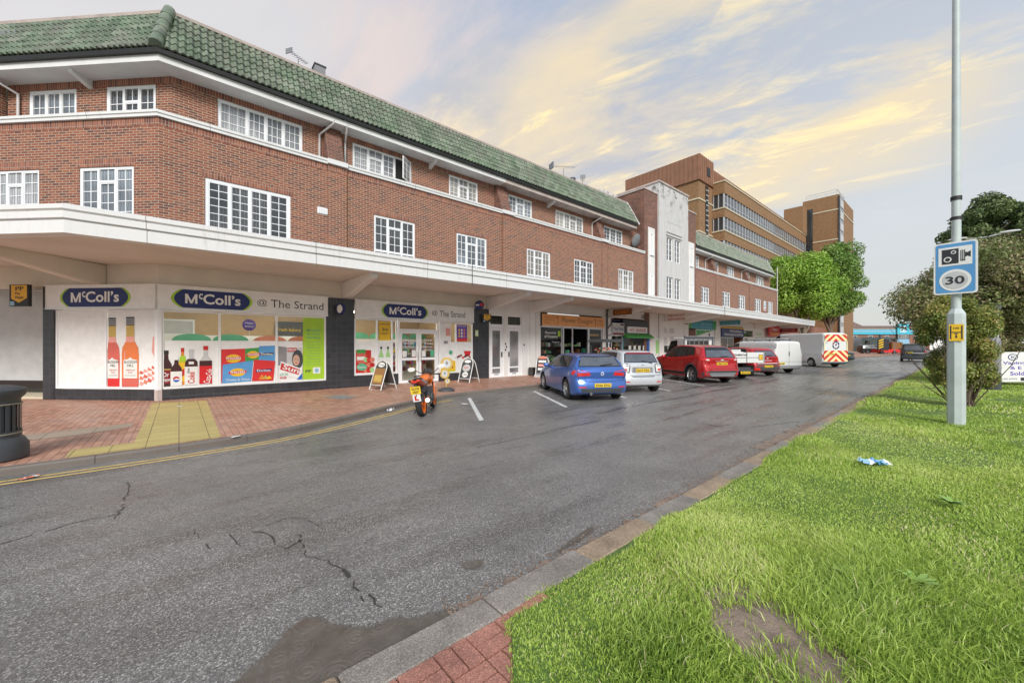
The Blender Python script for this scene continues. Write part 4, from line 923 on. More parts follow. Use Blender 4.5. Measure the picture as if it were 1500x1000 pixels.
# ---- teal unit 31.9-37.6
interior(tower, 31.95, 33.6, 2.0, 'dkgrey'); interior(blockB, 33.7, 37.5, 2.0, 'dkgrey', ['paper', 'teal', 'green', 'yellow'])
sg = MB(FM, 'teal').box(31.95, 37.5, -.14, -.01, 3.08, 3.85).box(31.9, 32.6, -.145, -.14, 3.08, 3.85, 'green').box(36.8, 37.5, -.145, -.14, 3.08, 3.85, 'green').build('shop_sign', blockB)
q = MB(FM); q.text('Life at Home', 34.3, 36.5, 3.42, 3.72, -.15, 'paleblue', .018); q.text('care and mobility', 34.5, 36.5, 3.18, 3.3, -.15, 'paleblue', .02); q.build('lettering', sg)
w7 = shopwindow(blockB, FM, 31.98, 37.46, .5, 3.05, (33.7, 35.6), mat='alu')
q = MB(FM, 'signwhite').rect(32.05, 37.4, 2.25, 3.0, .02); q.poly([(32.05, 2.9), (33.6, 2.72), (33.6, 3.0), (32.05, 3.0)], .016, 'green'); q.poly([(33.75, 2.45), (35.5, 2.75), (37.4, 3.0), (33.75, 3.0)], .016, 'green'); q.ell(32.6, 2.6, .12, .2, .014, 'navy'); q.ell(33.2, 2.5, .1, .15, .014, 'paleblue'); q.ell(34.5, 2.38, .25, .1, .014, 'brown'); q.ell(36.4, 2.6, .15, .18, .014, 'ctext'); q.build('window_vinyl', w7)
MB(FM, 'offwhite').box(37.5, 38.7, -.05, .1, .1, 3.5).build('white_pillar', blockB); MB(FM, 'offwhite').box(31.95, 37.5, 0, .1, .1, .5).build('stall_riser', blockB)
# ---- navy sign unit 38.7-44.4
interior(blockB, 38.8, 44.3, 2.4, 'brown', ['paper', 'lightgreen', 'orange', 'red', 'brown', 'gold'])
sg = MB(FM, 'navy').box(38.75, 44.35, -.14, -.01, 2.45, 3.28).box(38.75, 44.35, -.2, -.01, 3.30, 3.42, 'yellow').build('shop_sign', blockB)
q = MB(FM); q.text('THE COLOUR and', 40.6, 43.6, 2.93, 3.16, -.144, 'signwhite', .02); q.text('TECHNIQUE & HOTFOIL', 39.3, 44.1, 2.56, 2.80, -.144, 'signwhite', .02); q.build('lettering', sg)
shopwindow(blockB, FM, 38.8, 42.0, .5, 2.44, (40.4,), mat='alu'); MB(FM, 'offwhite').box(38.75, 42.0, 0, .1, .1, .5).build('stall_riser', blockB)
q = MB(FM, 'offwhite')
wall(q, 44.4, 50.9, .1, 3.5, [(44.6, 47.4, 2.55, 3.2), (45.0, 46.0, .15, 2.4), (48, 50.4, .7, 2.5)], y=-.01, rev=.1); q.build('shopfront_wall', blockB)
q = MB(FM, 'panedark').rect(44.6, 47.4, 2.55, 3.2, .06).rect(48, 50.4, .7, 2.5, .06).rect(45, 46, .15, 2.4, .06); q.build('dark_glazing', blockB)
q = MB(FM); q.text('DRAKES DIY', 47.8, 50.6, 3.6, 3.85, -.004, 'mint', .02); q.text('STRAND', 48.0, 50.2, 2.75, 3.05, -.014, 'lightgreen', .02); q.build('painted_lettering', blockB)
sg = MB(FM, 'walkred').box(51.0, 54.9, -.5, -.42, 2.66, 3.85).box(51.0, 54.9, -.51, -.42, 3.2, 3.26, 'maroon').build('shop_sign', blockB)
q = MB(FM); q.text('Tessas', 51.9, 54.1, 3.36, 3.7, -.515, 'signwhite', .018, .2); q.text('CAFE', 51.5, 54.2, 2.78, 3.12, -.515, 'yellow', .018, .2); q.build('lettering', sg)
q = MB(FM, 'offwhite'); wall(q, 50.9, 55.6, .1, 3.5, [(51.2, 53.2, .6, 2.5), (53.6, 54.6, .15, 2.4)], y=-.01, rev=.1); q.rect(51.2, 53.2, .6, 2.5, .06, 'panedark'); q.rect(53.6, 54.6, .15, 2.4, .06, 'panedark'); q.build('shopfront_wall', blockB)
# signs on the sides of brackets (part of the canopy)
def bracket_sign(x, y0, y1, z0, z1, col, lines, tcol, edge=None):
    F_ = Matrix.Translation((x-.13, 0, 0)) @ Matrix.Rotation(-PI/2, 4, 'Z')
    q = MB(F_, col).box(-y0, -y1, -.05, -.005, z0, z1)
    o = q.build('bracket_sign', canopy); q = MB(F_); n = len(lines)
    for k, t in enumerate(lines): h = (z1-z0)/n; q.text(t, -y0+.12*(y0-y1), -y1-.12*(y0-y1), z1-h*(k+1)+.2*h, z1-h*k-.2*h, -.055, tcol, .018)
    q.build('lettering', o)
bracket_sign(21.26, 14.7, 13.35, 3.58, 3.94, 'brown', ['FLORIST'], 'orange')
bracket_sign(28.24, 14.9, 13.15, 3.48, 4.02, 'offwhite', ['DISCOUNT', 'APPLIANCES'], 'red')
bracket_sign(38.64, 15.0, 13.3, 3.55, 3.9, 'teal', ['Life at Home'], 'paleblue')
bracket_sign(56.5, 15.0, 13.2, 3.2, 3.7, 'maroon', ['TESSAS CAFE', 'OPEN ALL DAY'], 'pink')
t = thing('security_light', 'small black security light on the wall under the canopy beside the appliances sign', 'light', (31.4, 14.85, 3.5))
MB(Matrix(), 'black').box(-.1, .1, -.1, .05, -.12, .05).tube([(0, .2, .1), (0, 0, .05)], .02).build('lamp_body', t, local=True)
# ================================================================ ground, road, pavement, verge
def sheet(name, pts, z, mat, grid=None):
    q = MB(Matrix(), mat); q.add([(a, b, z) for a, b in pts], [tuple(range(len(pts)))]); return tag(q.build(name), kind='structure')
# asphalt
def asphalt(name, base=(.25, .235, .22), wet=.5):
    m, nt, b = nodes(name); tc = N(nt, 'ShaderNodeTexCoord').outputs['Object']
    big = noise(nt, tc, .16, 5, .6, .4); mid = noise(nt, tc, .9, 6, .65); fine = noise(nt, tc, 75, 4, .7)
    v = N(nt, 'ShaderNodeTexVoronoi'); v.inputs['Scale'].default_value = 140; L(nt, tc, v.inputs['Vector']); vc = sepxyz(nt, v.outputs['Color'])
    agg = ramp(nt, vc[0], [(0., .42), (.55, .80), (.80, 1.1), (.93, 1.7), (1., 2.5)])
    c = mixc(nt, 1., base, agg.outputs[0], 'MULTIPLY')
    c = mixc(nt, 1., c, ramp(nt, mid, [(.25, .72), (.75, 1.18)]).outputs[0], 'MULTIPLY')
    c = mixc(nt, 1., c, ramp(nt, big, [(.35, .88), (.65, 1.08)]).outputs[0], 'MULTIPLY')
    so = sepxyz(nt, tc)
    st = noise(nt, comb(nt, mth(nt, 'MULTIPLY', so[0], .25), mth(nt, 'MULTIPLY', so[1], 1.6)), 1.3, 5, .6)
    wetm = ramp(nt, st, [(.46, 0.), (.60, 1.)]).outputs[0]
    c = mixc(nt, 1., c, ramp(nt, st, [(.48, 1.), (.66, .76)]).outputs[0], 'MULTIPLY')
    L(nt, c, b.inputs['Base Color'])
    rg = N(nt, 'ShaderNodeMapRange'); L(nt, wetm, rg.inputs[0]); rg.inputs[3].default_value = .42; rg.inputs[4].default_value = .20
    L(nt, rg.outputs[0], b.inputs['Roughness']); b.inputs['Specular IOR Level'].default_value = .5
    bump(nt, b, mth(nt, 'ADD', fine, mth(nt, 'MULTIPLY', vc[1], .6)), .5, .006)
    M[name] = m
asphalt('wet_asphalt'); asphalt('parking_asphalt', (.215, .208, .20))
m, nt, b = nodes('paving_brick'); M['paving'] = m
tc = N(nt, 'ShaderNodeTexCoord').outputs['Object']
bt = N(nt, 'ShaderNodeTexBrick'); bt.inputs['Scale'].default_value = 1; bt.inputs['Brick Width'].default_value = .21; bt.inputs['Row Height'].default_value = .105; bt.inputs['Mortar Size'].default_value = .004; bt.inputs['Mortar Smooth'].default_value = .2
bt.inputs['Color1'].default_value = (0, 0, 0, 1); bt.inputs['Color2'].default_value = (1, 1, 1, 1); bt.inputs['Mortar'].default_value = (.5, .5, .5, 1)
mp = N(nt, 'ShaderNodeMapping'); mp.inputs['Rotation'].default_value = (0, 0, R_(90)); L(nt, tc, mp.inputs[0]); L(nt, mp.outputs[0], bt.inputs['Vector'])
r = ramp(nt, bt.outputs['Color'], [(0., (.38, .19, .125)), (.5, (.49, .245, .165)), (1., (.56, .31, .215))])
n1 = noise(nt, tc, .5, 6, .65)
c = mixc(nt, ramp(nt, n1, [(.45, 0.), (.72, .45)]).outputs[0], r.outputs[0], (.44, .34, .27)); c = mixc(nt, bt.outputs['Fac'], c, (.10, .06, .05))
L(nt, c, b.inputs['Base Color']); rr = ramp(nt, noise(nt, tc, .8, 4), [(.4, .65), (.6, .4)]); L(nt, rr.outputs[0], b.inputs['Roughness']); bump(nt, b, mth(nt, 'SUBTRACT', 0., bt.outputs['Fac']), .6, .006)
def slab(name, c, w, h, joint=(.12, .09, .05), rot=0):
    m, nt, b = nodes(name); M[name] = m; tc = N(nt, 'ShaderNodeTexCoord').outputs['Object']; mp = N(nt, 'ShaderNodeMapping'); mp.inputs['Rotation'].default_value = (0, 0, R_(rot)); L(nt, tc, mp.inputs[0])
    bt = N(nt, 'ShaderNodeTexBrick'); bt.offset = 0; bt.inputs['Scale'].default_value = 1; bt.inputs['Brick Width'].default_value = w; bt.inputs['Row Height'].default_value = h; bt.inputs['Mortar Size'].default_value = .006
    bt.inputs['Color1'].default_value = rgb(c); bt.inputs['Color2'].default_value = rgb(tuple(x*.85 for x in c)); bt.inputs['Mortar'].default_value = rgb(joint); L(nt, mp.outputs[0], bt.inputs['Vector'])
    n1 = noise(nt, tc, 1.4, 6, .7); cc = mixc(nt, ramp(nt, n1, [(.4, 0.), (.75, .5)]).outputs[0], bt.outputs['Color'], tuple(x*.6 for x in c)); L(nt, cc, b.inputs['Base Color']); b.inputs['Roughness'].default_value = .6
    v = N(nt, 'ShaderNodeTexVoronoi'); v.inputs['Scale'].default_value = 15; v.inputs['Randomness'].default_value = 0; L(nt, mp.outputs[0], v.inputs['Vector']); bump(nt, b, mth(nt, 'SUBTRACT', 0., v.outputs['Distance']), .35, .01)
slab('tactile', (.58, .46, .17), .4, .4)
slab('concrete_kerb', (.30, .26, .22), .914, 4., (.06, .05, .045)); slab('kerb_dark', (.20, .17, .145), .914, 4., (.05, .04, .04)); slab('concrete_slab', (.42, .33, .25), .6, .6)
M['verge_paver'] = brickmat('verge_paver', [(0., (.27, .11, .08)), (1., (.38, .17, .12))], (.06, .045, .04), bw=.205, rh=.105, ms=.005, stain=.3)
M['soil'] = pmat('bare_soil', (.27, .20, .155), .9, var=.4, scale=6, bmp=.9)
M['grassbase'] = pmat('grass_soil', (.10, .17, .035), .95, var=.3, scale=3, bmp=.5)
M['line_white'] = pmat('road_paint_white', (.70, .69, .66), .6, var=.35, scale=9)
M['line_yellow'] = pmat('road_paint_yellow', (.72, .50, .16), .6, var=.3, scale=9)
M['crack'] = pmat('crack_dark', (.045, .04, .038), .45)
M['farground'] = pmat('far_ground', (.16, .17, .10), .95, var=.3, scale=.05)
tag(sheet('ground', [(-300, -300), (400, -300), (400, 400), (-300, 400)], -.06, 'farground'), kind='structure')
sheet('road', [(-40, 1.8), (260, 1.8), (260, 15), (-40, 15)], 0, 'wet_asphalt')
# kerb line in front of the shops
K = [(-12, 8.15), (-3, 8.1), (-1.2, 8.1), (-.4, 8.12), (.6, 8.2), (1.3, 8.34), (1.94, 8.56), (2.8, 8.98), (3.68, 9.5), (4.9, 10.2), (6.1, 10.68), (7.4, 10.95), (9, 11.02), (11.2, 11.15), (60, 11.15), (64, 10.6), (70, 8), (120, 7.9)]
def smooth(P, it=2):
    for _ in range(it):
        Q = [P[0]]
        for a, b in zip(P, P[1:]): Q += [(a[0]*.75+b[0]*.25, a[1]*.75+b[1]*.25), (a[0]*.25+b[0]*.75, a[1]*.25+b[1]*.75)]
        Q.append(P[-1]); P = Q
    return P
K = smooth(K)
q = MB(Matrix(), 'kerb_dark')
Ki = offs(K, -.13)
n = len(K); vs = []; uvs = []
for i in range(n): vs += [(K[i][0], K[i][1], -.02), (K[i][0], K[i][1], .085), (K[i][0]+(Ki[i][0]-K[i][0])*.15, K[i][1]+(Ki[i][1]-K[i][1])*.15, .105), (Ki[i][0], Ki[i][1], .105)]
q.add(vs, [(4*i+j, 4*i+4+j, 4*i+5+j, 4*i+1+j) for i in range(n-1) for j in range(3)]); tag(q.build('pavement_kerb'), kind='structure')
q = MB(Matrix(), 'paving')
vs = []
for i in range(n): vs += [(Ki[i][0], Ki[i][1], .1), (Ki[i][0], 26, .1)]
q.add(vs, [(2*i, 2*i+2, 2*i+3, 2*i+1) for i in range(n-1)]); tag(q.build('pavement'), kind='structure')
q = MB(Matrix(), 'tactile').add([(x, y_, .104) for x, y_ in [(-.56, 14.6), (.60, 14.2), (.56, 8.42), (-.48, 8.3), (-1.22, 8.28), (-1.26, 8.86), (-.56, 8.86)]], [tuple(range(7))]); tag(q.build('tactile_paving'), kind='structure')
q = MB(Matrix(), 'concrete_slab').add([(x, y_, .104) for x, y_ in [(-7, 9.9), (-3.6, 10.3), (-1.4, 10.2), (-.7, 10.6), (-.7, 11.1), (-2.0, 10.9), (-7, 10.9)]], [tuple(range(7))])
q.add([(x, y_, .108) for x, y_ in [(3.30, 12.9), (3.96, 13.05), (4.28, 12.13), (3.57, 11.8)]], [(0, 1, 2, 3)], 'concrete_slab'); q.add([(x, y_, .111) for x, y_ in [(3.42, 12.75), (3.88, 12.87), (4.12, 12.2), (3.63, 12.0)]], [(0, 1, 2, 3)], 'midgrey'); tag(q.build('pavement_slabs'), kind='structure')
# markings
q = MB(Matrix(), 'line_yellow')
for d in (.27, .43):
    P = [p for p in K if -12 <= p[0] <= 6.4]; A = offs(P, d); B_ = offs(P, d+.06)
    for i in range(len(P)-1): q.add([(A[i][0], A[i][1], .004), (B_[i][0], B_[i][1], .004), (B_[i+1][0], B_[i+1][1], .004), (A[i+1][0], A[i+1][1], .004)], [(0, 1, 2, 3)])
P = [p for p in K if 4.6 < p[0] <= 7.3]; A = offs(P, .02); B_ = offs(P, .1)
tag(q.build('yellow_lines'), kind='structure')
q = MB(Matrix(), 'line_white')
for k in range(21):
    x1, y1, y0 = 7.05+2.86*k, 10.35, 7.1
    x0 = x1-(y1-y0)/math.tan(R_(60)); w = .055/math.sin(R_(60))
    q.add([(x0-w, y0, .004), (x0+w, y0, .004), (x1+w, y1, .004), (x1-w, y1, .004)], [(0, 1, 2, 3)])
tag(q.build('bay_lines'), kind='structure')
# worn patches, cracks
q = MB(Matrix(), 'crack')
def crack(P, w=.012, z=.0035):
    pts = [Vector((a, b, 0)) for a, b in P]; out = []
    for a, b in zip(pts, pts[1:]):
        n = max(2, int((b-a).length/.06)); nrm = Vector((-(b-a).y, (b-a).x, 0)).normalized()
        out += [a.lerp(b, i/n)+nrm*random.uniform(-.016, .016) for i in range(n)]
    out.append(pts[-1])
    for a, b in zip(out, out[1:]):
        if random.random() < .12: continue
        d = (b-a).normalized(); nn = Vector((-d.y, d.x, 0)); w0 = w*random.uniform(.2, .8)
        q.add([a-nn*w0+Vector((0, 0, z)), b-nn*w0+Vector((0, 0, z)), b+nn*w0*.8+Vector((0, 0, z)), a+nn*w0+Vector((0, 0, z))], [(0, 1, 2, 3)])
for P, w in (([(-.47, 6.78), (-.45, 6.19), (-.46, 5.55), (-.48, 5.41)], .012), ([(-.46, 5.55), (-.76, 5.55), (-1.5, 5.2)], .01), ([(.50, 4.25), (.55, 4.2), (.64, 4.01), (.62, 3.83), (.68, 3.69), (.8, 3.77), (.82, 3.95)], .011), ([(.62, 4.3), (.8, 4.35), (.95, 4.2), (1.0, 3.95)], .007), ([(.80, 3.8), (.78, 3.44), (.89, 3.28)], .009), ([(.89, 3.28), (.95, 3.0), (.93, 2.6)], .022), ([(.98, 2.65), (1.0, 2.39)], .014),
             ([(8.84, 4.03), (8.5, 3.4), (8.9, 3.3)], .02), ([(12, 4.6), (9.4, 4.5)], .02), ([(3.77, 5.28), (5.5, 5.3), (7.25, 5.39)], .012), ([(7.8, 6.0), (30, 6.2), (60, 6.3)], .03), ([(6.4, 6.1), (7.9, 6.2)], .03), ([(.1, 4.6), (.2, 4.1)], .008), ([(.35, 4.3), (.4, 4.0)], .008), ([(14, 3.2), (20, 3.4)], .02), ([(9, 2.9), (10.5, 2.4)], .02)): crack(P, w)
tag(q.build('road_cracks'), kind='structure')
# puddles
m, nt, b = nodes('puddle_water'); M['puddle'] = m; tc = N(nt, 'ShaderNodeTexCoord').outputs['Object']; s = sepxyz(nt, tc)
h = None
for i in range(14):
    cx, cy = random.uniform(.1, .95), random.uniform(1.95, 2.6); 
    dx = mth(nt, 'SUBTRACT', s[0], cx); dy = mth(nt, 'SUBTRACT', s[1], cy); d = mth(nt, 'SQRT', mth(nt, 'ADD', mth(nt, 'MULTIPLY', dx, dx), mth(nt, 'MULTIPLY', dy, dy)))
    w = mth(nt, 'MULTIPLY', mth(nt, 'SINE', mth(nt, 'MULTIPLY', d, random.uniform(190, 260))), mth(nt, 'EXPONENT', mth(nt, 'MULTIPLY', mth(nt, 'MULTIPLY', d, d), -random.uniform(160, 500))))
    h = w if h is None else mth(nt, 'ADD', h, w)
c = ramp(nt, noise(nt, tc, 8, 4), [(.3, (.12, .10, .082)), (.7, (.17, .145, .12))]); L(nt, c.outputs[0], b.inputs['Base Color']); b.inputs['Roughness'].default_value = .03; b.inputs['IOR'].default_value = 1.6
h = mth(nt, 'ADD', h, mth(nt, 'MULTIPLY', noise(nt, tc, 22, 2), .5)); bump(nt, b, h, .35, .003)
at = N(nt, 'ShaderNodeAttribute'); at.attribute_name = 'depth'
al = ramp(nt, mth(nt, 'ADD', at.outputs['Fac'], mth(nt, 'MULTIPLY', mth(nt, 'SUBTRACT', noise(nt, tc, 28, 4, .7), .5), .9)), [(.15, 0.), (.65, .88)])
tr = N(nt, 'ShaderNodeBsdfTransparent'); mx = N(nt, 'ShaderNodeMixShader'); L(nt, al.outputs[0], mx.inputs[0]); L(nt, tr.outputs[0], mx.inputs[1]); L(nt, b.outputs[0], mx.inputs[2]); L(nt, mx.outputs[0], nt.nodes['Material Output'].inputs[0])
def puddle(name, P, jit=.02, z=.006):
    P = smooth(P+[P[0]], 2)[:-1]; P = [(a+random.uniform(-jit, jit), b+random.uniform(-jit, jit)) for a, b in P]
    V, F_ = clip_grid(P, .025); n = len(P)
    def dist(p):
        best = 9
        for i in range(n):
            a, b = Vector(P[i-1]), Vector(P[i]); d = b-a; t = max(0, min(1, (Vector(p)-a).dot(d)/max(1e-9, d.length_squared))); best = min(best, (a+d*t-Vector(p)).length)
        return min(1., best/.075)
    q = MB(Matrix(), 'puddle'); q.add([(a, b, z) for a, b in V], [tuple(f) for f in F_]); o = q.build(name); tag(o, kind='structure')
    a = o.data.attributes.new('depth', 'FLOAT', 'POINT'); a.data.foreach_set('value', [dist(v) for v in V])
puddle('puddle', [(-.6, 2.15), (.0, 2.30), (.33, 2.50), (.52, 2.70), (.66, 2.70), (.76, 2.48), (.90, 2.34), (1.02, 2.36), (1.12, 2.26), (1.28, 2.20), (1.5, 2.10), (1.3, 2.045), (.9, 2.04), (.2, 2.02), (-.6, 2.0)], .012)
puddle('puddle', [(1.72, 2.60), (1.86, 2.52), (1.80, 2.40), (1.62, 2.42), (1.60, 2.52)], .02)
puddle('puddle', [(2.1, 2.17), (2.6, 2.28), (3.1, 2.30), (2.8, 2.17), (2.4, 2.14)], .015)
# right kerb of flush concrete
def aggmat(name, c):
    m, nt, b = nodes(name); M[name] = m; tc = N(nt, 'ShaderNodeTexCoord').outputs['Object']; v = N(nt, 'ShaderNodeTexVoronoi'); v.inputs['Scale'].default_value = 190; L(nt, tc, v.inputs['Vector']); vc = sepxyz(nt, v.outputs['Color'])
    k = mixc(nt, 1., c, ramp(nt, vc[0], [(0., .65), (.6, .95), (1., 1.5)]).outputs[0], 'MULTIPLY'); k = mixc(nt, 1., k, ramp(nt, noise(nt, tc, 3, 6, .7), [(.3, .6), (.7, 1.15)]).outputs[0], 'MULTIPLY')
    L(nt, k, b.inputs['Base Color']); b.inputs['Roughness'].default_value = .7; bump(nt, b, vc[1], .5, .004)
aggmat('kerbbrown', (.38, .28, .19)); aggmat('kerbgrey', (.30, .265, .23)); aggmat('paverc', (.42, .19, .14))
q = MB(Matrix(), 'kerbgrey'); kr = random.Random(2); x = -3.05
while x < 16:
    q.cbox(x+.004, x+.91, 1.85+kr.uniform(-.006, .006), 2.075+kr.uniform(-.008, .008), -.02, .042+kr.uniform(-.004, .006), .012, kr.choice(['kerbgrey', 'kerbgrey', 'kerbbrown'])); x += .914
tag(q.build('verge_kerb'), kind='structure')
q = MB(Matrix(), 'soil')
def dirt(x0, x1, ya, yb, step=.12):
    P = []; Q = []; x = x0
    while x < x1: P.append((x, ya+kr.uniform(-.03, .02)*(1+x*.03))); Q.append((x, yb+kr.uniform(-.07, .06)*(1+x*.04))); x += step*(1+x*.05)
    for i in range(len(P)-1): q.add([(*P[i], .0045), (*P[i+1], .0045), (*Q[i+1], .0045), (*Q[i], .0045)], [(0, 1, 2, 3)])
dirt(1.4, 8, 2.05, 2.12); dirt(7.2, 10.5, 2.05, 2.32); dirt(10.5, 90, 1.9, 2.22)
for _ in range(900):
    x = 1.3+kr.random()**1.5*14; y = 2.09+abs(kr.gauss(0, .06))*(1+x*.08); s_ = kr.uniform(.003, .009)*(1+x*.12); q.add([(x-s_, y, .008), (x, y-s_, .008), (x+s_, y, .012), (x, y+s_, .008)], [(0, 1, 2, 3)], kr.choice(['soil', 'brown', 'kerbbrown', 'soil']))
tag(q.build('gutter_dirt'), kind='structure')
M['kerb_joint'] = pmat('joint_soil', (.07, .05, .04), .9)
# verge pavers (bricks as geometry)
q = MB(Matrix(), 'verge_paver'); r0 = random.Random(3)
for i in range(-30, 26):
    for j in range(0, 22):
        w, h_ = .205, .1025
        # basket pattern: pairs alternating
        x, y_ = i*.205, 1.85-(j+1)*.1025
        if (i+(j//2)) % 2 == 0: bx = [(x, y_, x+w, y_+h_)]
        else: bx = [(x, y_, x+h_, y_+2*h_), (x+h_, y_, x+w, y_+2*h_)] if j % 2 else []
        for a, c_, d_, e_ in bx:
            if a > 1.75: continue
            dz = r0.uniform(-.003, .003); q.box(a+.005, d_-.005, c_+.005, e_-.005, 0, .047+dz, 'paverc')
q.box(-8, 1.8, -1, 1.85, -.01, .033, 'kerb_joint'); tag(q.build('verge_pavers'), kind='structure')
# verge soil surface with gentle bumps
def gz(x, y): return .055+.02*math.sin(x*.9+1)*math.cos(y*1.3)+.012*math.sin(x*3.1)*math.sin(y*2.7)
VX = lambda y: 1.22+.25*max(0, (1.86-y))*.0+.12*math.sin(y*5)
q = MB(Matrix(), 'grassbase')
xs = [-.6+.165*i for i in range(66)]+[10.3+i*1. for i in range(50)]+[61+4*i for i in range(20)]; ys = [1.87-.12*i for i in range(26)]+[-1.5-.35*i for i in range(5)]
vs = [(max(x, 1.53+.8*(y_-1.8)), y_, gz(x, y_) if y_ < 1.8 else .03) for y_ in ys for x in xs]; nx = len(xs)
fs = []; 
for j in range(len(ys)-1):
    for i in range(nx-1): fs.append((j*nx+i, j*nx+i+1, (j+1)*nx+i+1, (j+1)*nx+i))
q.add(vs, fs); o = q.build('verge_ground'); tag(o, kind='structure')
sheet('main_road', [(-20, -12), (260, -12), (260, -3.0), (-20, -3.0)], -.02, 'parking_asphalt')
# bare soil patch
P = smooth([(2.0, .30), (2.4, .20), (2.95, .38), (3.15, .80), (3.1, 1.15), (2.7, 1.25), (2.3, 1.1), (2.0, .80), (2.0, .30)], 2)
q = MB(Matrix(), 'soil'); c0 = (2.56, .74)
vs = [(c0[0], c0[1], gz(*c0)+.012)]; 
for f_ in (.4, .75, 1.): vs += [(c0[0]+(a-c0[0])*f_, c0[1]+(b_-c0[1])*f_, gz(c0[0]+(a-c0[0])*f_, c0[1]+(b_-c0[1])*f_)+(.012 if f_ < .7 else .004 if f_ < 1 else -.02)+random.uniform(0, .006)) for a, b_ in P]
n = len(P); fs = [(0, 1+i, 1+(i+1) % n) for i in range(n)]
for k in (0, 1): fs += [(1+k*n+i, 1+(k+1)*n+i, 1+(k+1)*n+(i+1) % n, 1+k*n+(i+1) % n) for i in range(n)]
q.add(vs, fs); tag(q.build('bare_soil'), kind='structure')
# ---- grass blades
m, nt, b = nodes('grass_blade'); M['blade'] = m
at = N(nt, 'ShaderNodeAttribute'); at.attribute_name = 'tone'
r = ramp(nt, at.outputs['Fac'], [(0., (.17, .29, .05)), (.3, (.36, .51, .09)), (.7, (.54, .68, .15)), (.92, (.66, .74, .24)), (1., (.74, .66, .40))])
L(nt, r.outputs[0], b.inputs['Base Color']); b.inputs['Roughness'].default_value = .45
tr = N(nt, 'ShaderNodeBsdfTranslucent'); L(nt, r.outputs[0], tr.inputs[0]); mx = N(nt, 'ShaderNodeMixShader'); mx.inputs[0].default_value = .35
L(nt, b.outputs[0], mx.inputs[1]); L(nt, tr.outputs[0], mx.inputs[2]); L(nt, mx.outputs[0], nt.nodes['Material Output'].inputs[0])
def vnoise(x, y, s, seed=0):
    x = x*s+seed*17.3; y = y*s+seed*5.1
    return .5+.25*(np.sin(x*1.7+np.sin(y*1.3)*1.5)+np.sin(y*2.1+np.sin(x*.9+2.)*1.7))
def grass(name, bands, label):
    V = []; T = []
    for n, x0, x1, ya, yb, hh, ww in bands:
        x = RNG.uniform(x0, x1, n); y = RNG.uniform(ya, yb, n)
        dd = ((x-2.54-.45*(y-.74))/.31)**2+((y-.74)/.40)**2+1.1*(vnoise(x, y, 7.)-.5)+.6*(vnoise(x, y, 19., 4)-.5)
        keep = dd > RNG.uniform(.55, 1.35, n)
        keep |= RNG.random(n) < .10*(dd > .2)+.02
        keep &= (x > 1.51+.8*(y-1.8)+.03*np.sin(y*9)+RNG.uniform(-.05, .05, n))
        keep &= (y < 1.83+.035*np.sin(x*4)+.02*np.sin(x*11)+np.maximum(0, (x-4)*.02).clip(0, .17)+RNG.normal(0, .015, n))
        x = x[keep]; y = y[keep]; n = len(x)
        c = vnoise(x, y, 1.1)*.6+vnoise(x, y, 3.3, 1)*.4
        tall = np.clip((vnoise(x, y, .9, 2)-.35)*2.2, 0, 1)
        tuft = np.exp(-(((x-1.95)/.30)**2+((y-1.05)/.22)**2))+.9*np.exp(-(((x-3.6)/.7)**2+((y-.45)/.30)**2))
        h = hh*(.30+.95*tall*RNG.uniform(.5, 1.1, n)+.9*tuft)*RNG.uniform(.5, 1.25, n)
        w = ww*RNG.uniform(.7, 1.4, n)
        a = RNG.uniform(0, 2*np.pi, n); la = RNG.normal(0, 1, n)*1.5+vnoise(x, y, 2.3, 3)*7; ln = np.abs(RNG.normal(.35, .4, n))*h*1.15
        bx, by = np.cos(a)*w, np.sin(a)*w; lx, ly = np.cos(la)*ln, np.sin(la)*ln
        z = .050+.02*np.sin(x*.9+1)*np.cos(y*1.3)+.012*np.sin(x*3.1)*np.sin(y*2.7)
        z = np.where(y > 1.78, .035, z)
        P = np.stack([np.stack([x-bx, y-by, z], 1), np.stack([x+bx, y+by, z], 1), np.stack([x+bx*.8+lx*.35, y+by*.8+ly*.35, z+h*.6], 1), np.stack([x-bx*.8+lx*.35, y-by*.8+ly*.35, z+h*.6], 1), np.stack([x+lx, y+ly, z+h*(.95-.25*RNG.random(n))], 1)], 1)
        V.append(P); pat = vnoise(x, y, .55, 7); t = np.clip(.10+.45*c+.42*pat+RNG.normal(0, .18, n)-.30*np.clip(tuft, 0, 1), 0, .94); t = np.where(RNG.random(n) < .02+.09*(vnoise(x, y, 1.6, 9) > .72), 1., t); T.append(t)
    P = np.concatenate(V); T = np.concatenate(T); n = len(P)
    me = bpy.data.meshes.new(name); me.vertices.add(5*n); me.vertices.foreach_set('co', P.reshape(-1).astype(np.float32))
    base = np.arange(n)[:, None]*5
    li = np.concatenate([base+np.array([[0, 1, 2, 3]]), base+np.array([[3, 2, 4]])], 1).reshape(-1)
    me.loops.add(7*n); me.loops.foreach_set('vertex_index', li.astype(np.int32))
    ls = np.stack([np.arange(n)*7, np.arange(n)*7+4], 1).reshape(-1); me.polygons.add(2*n); me.polygons.foreach_set('loop_start', ls.astype(np.int32))
    me.update(calc_edges=True)
    a = me.attributes.new('tone', 'FLOAT', 'POINT'); a.data.foreach_set('value', np.repeat(T, 5).astype(np.float32))
    me.materials.append(M['blade']); o = bpy.data.objects.new(name, me); COL.objects.link(o)
    return tag(o, label, 'grass', kind='stuff')
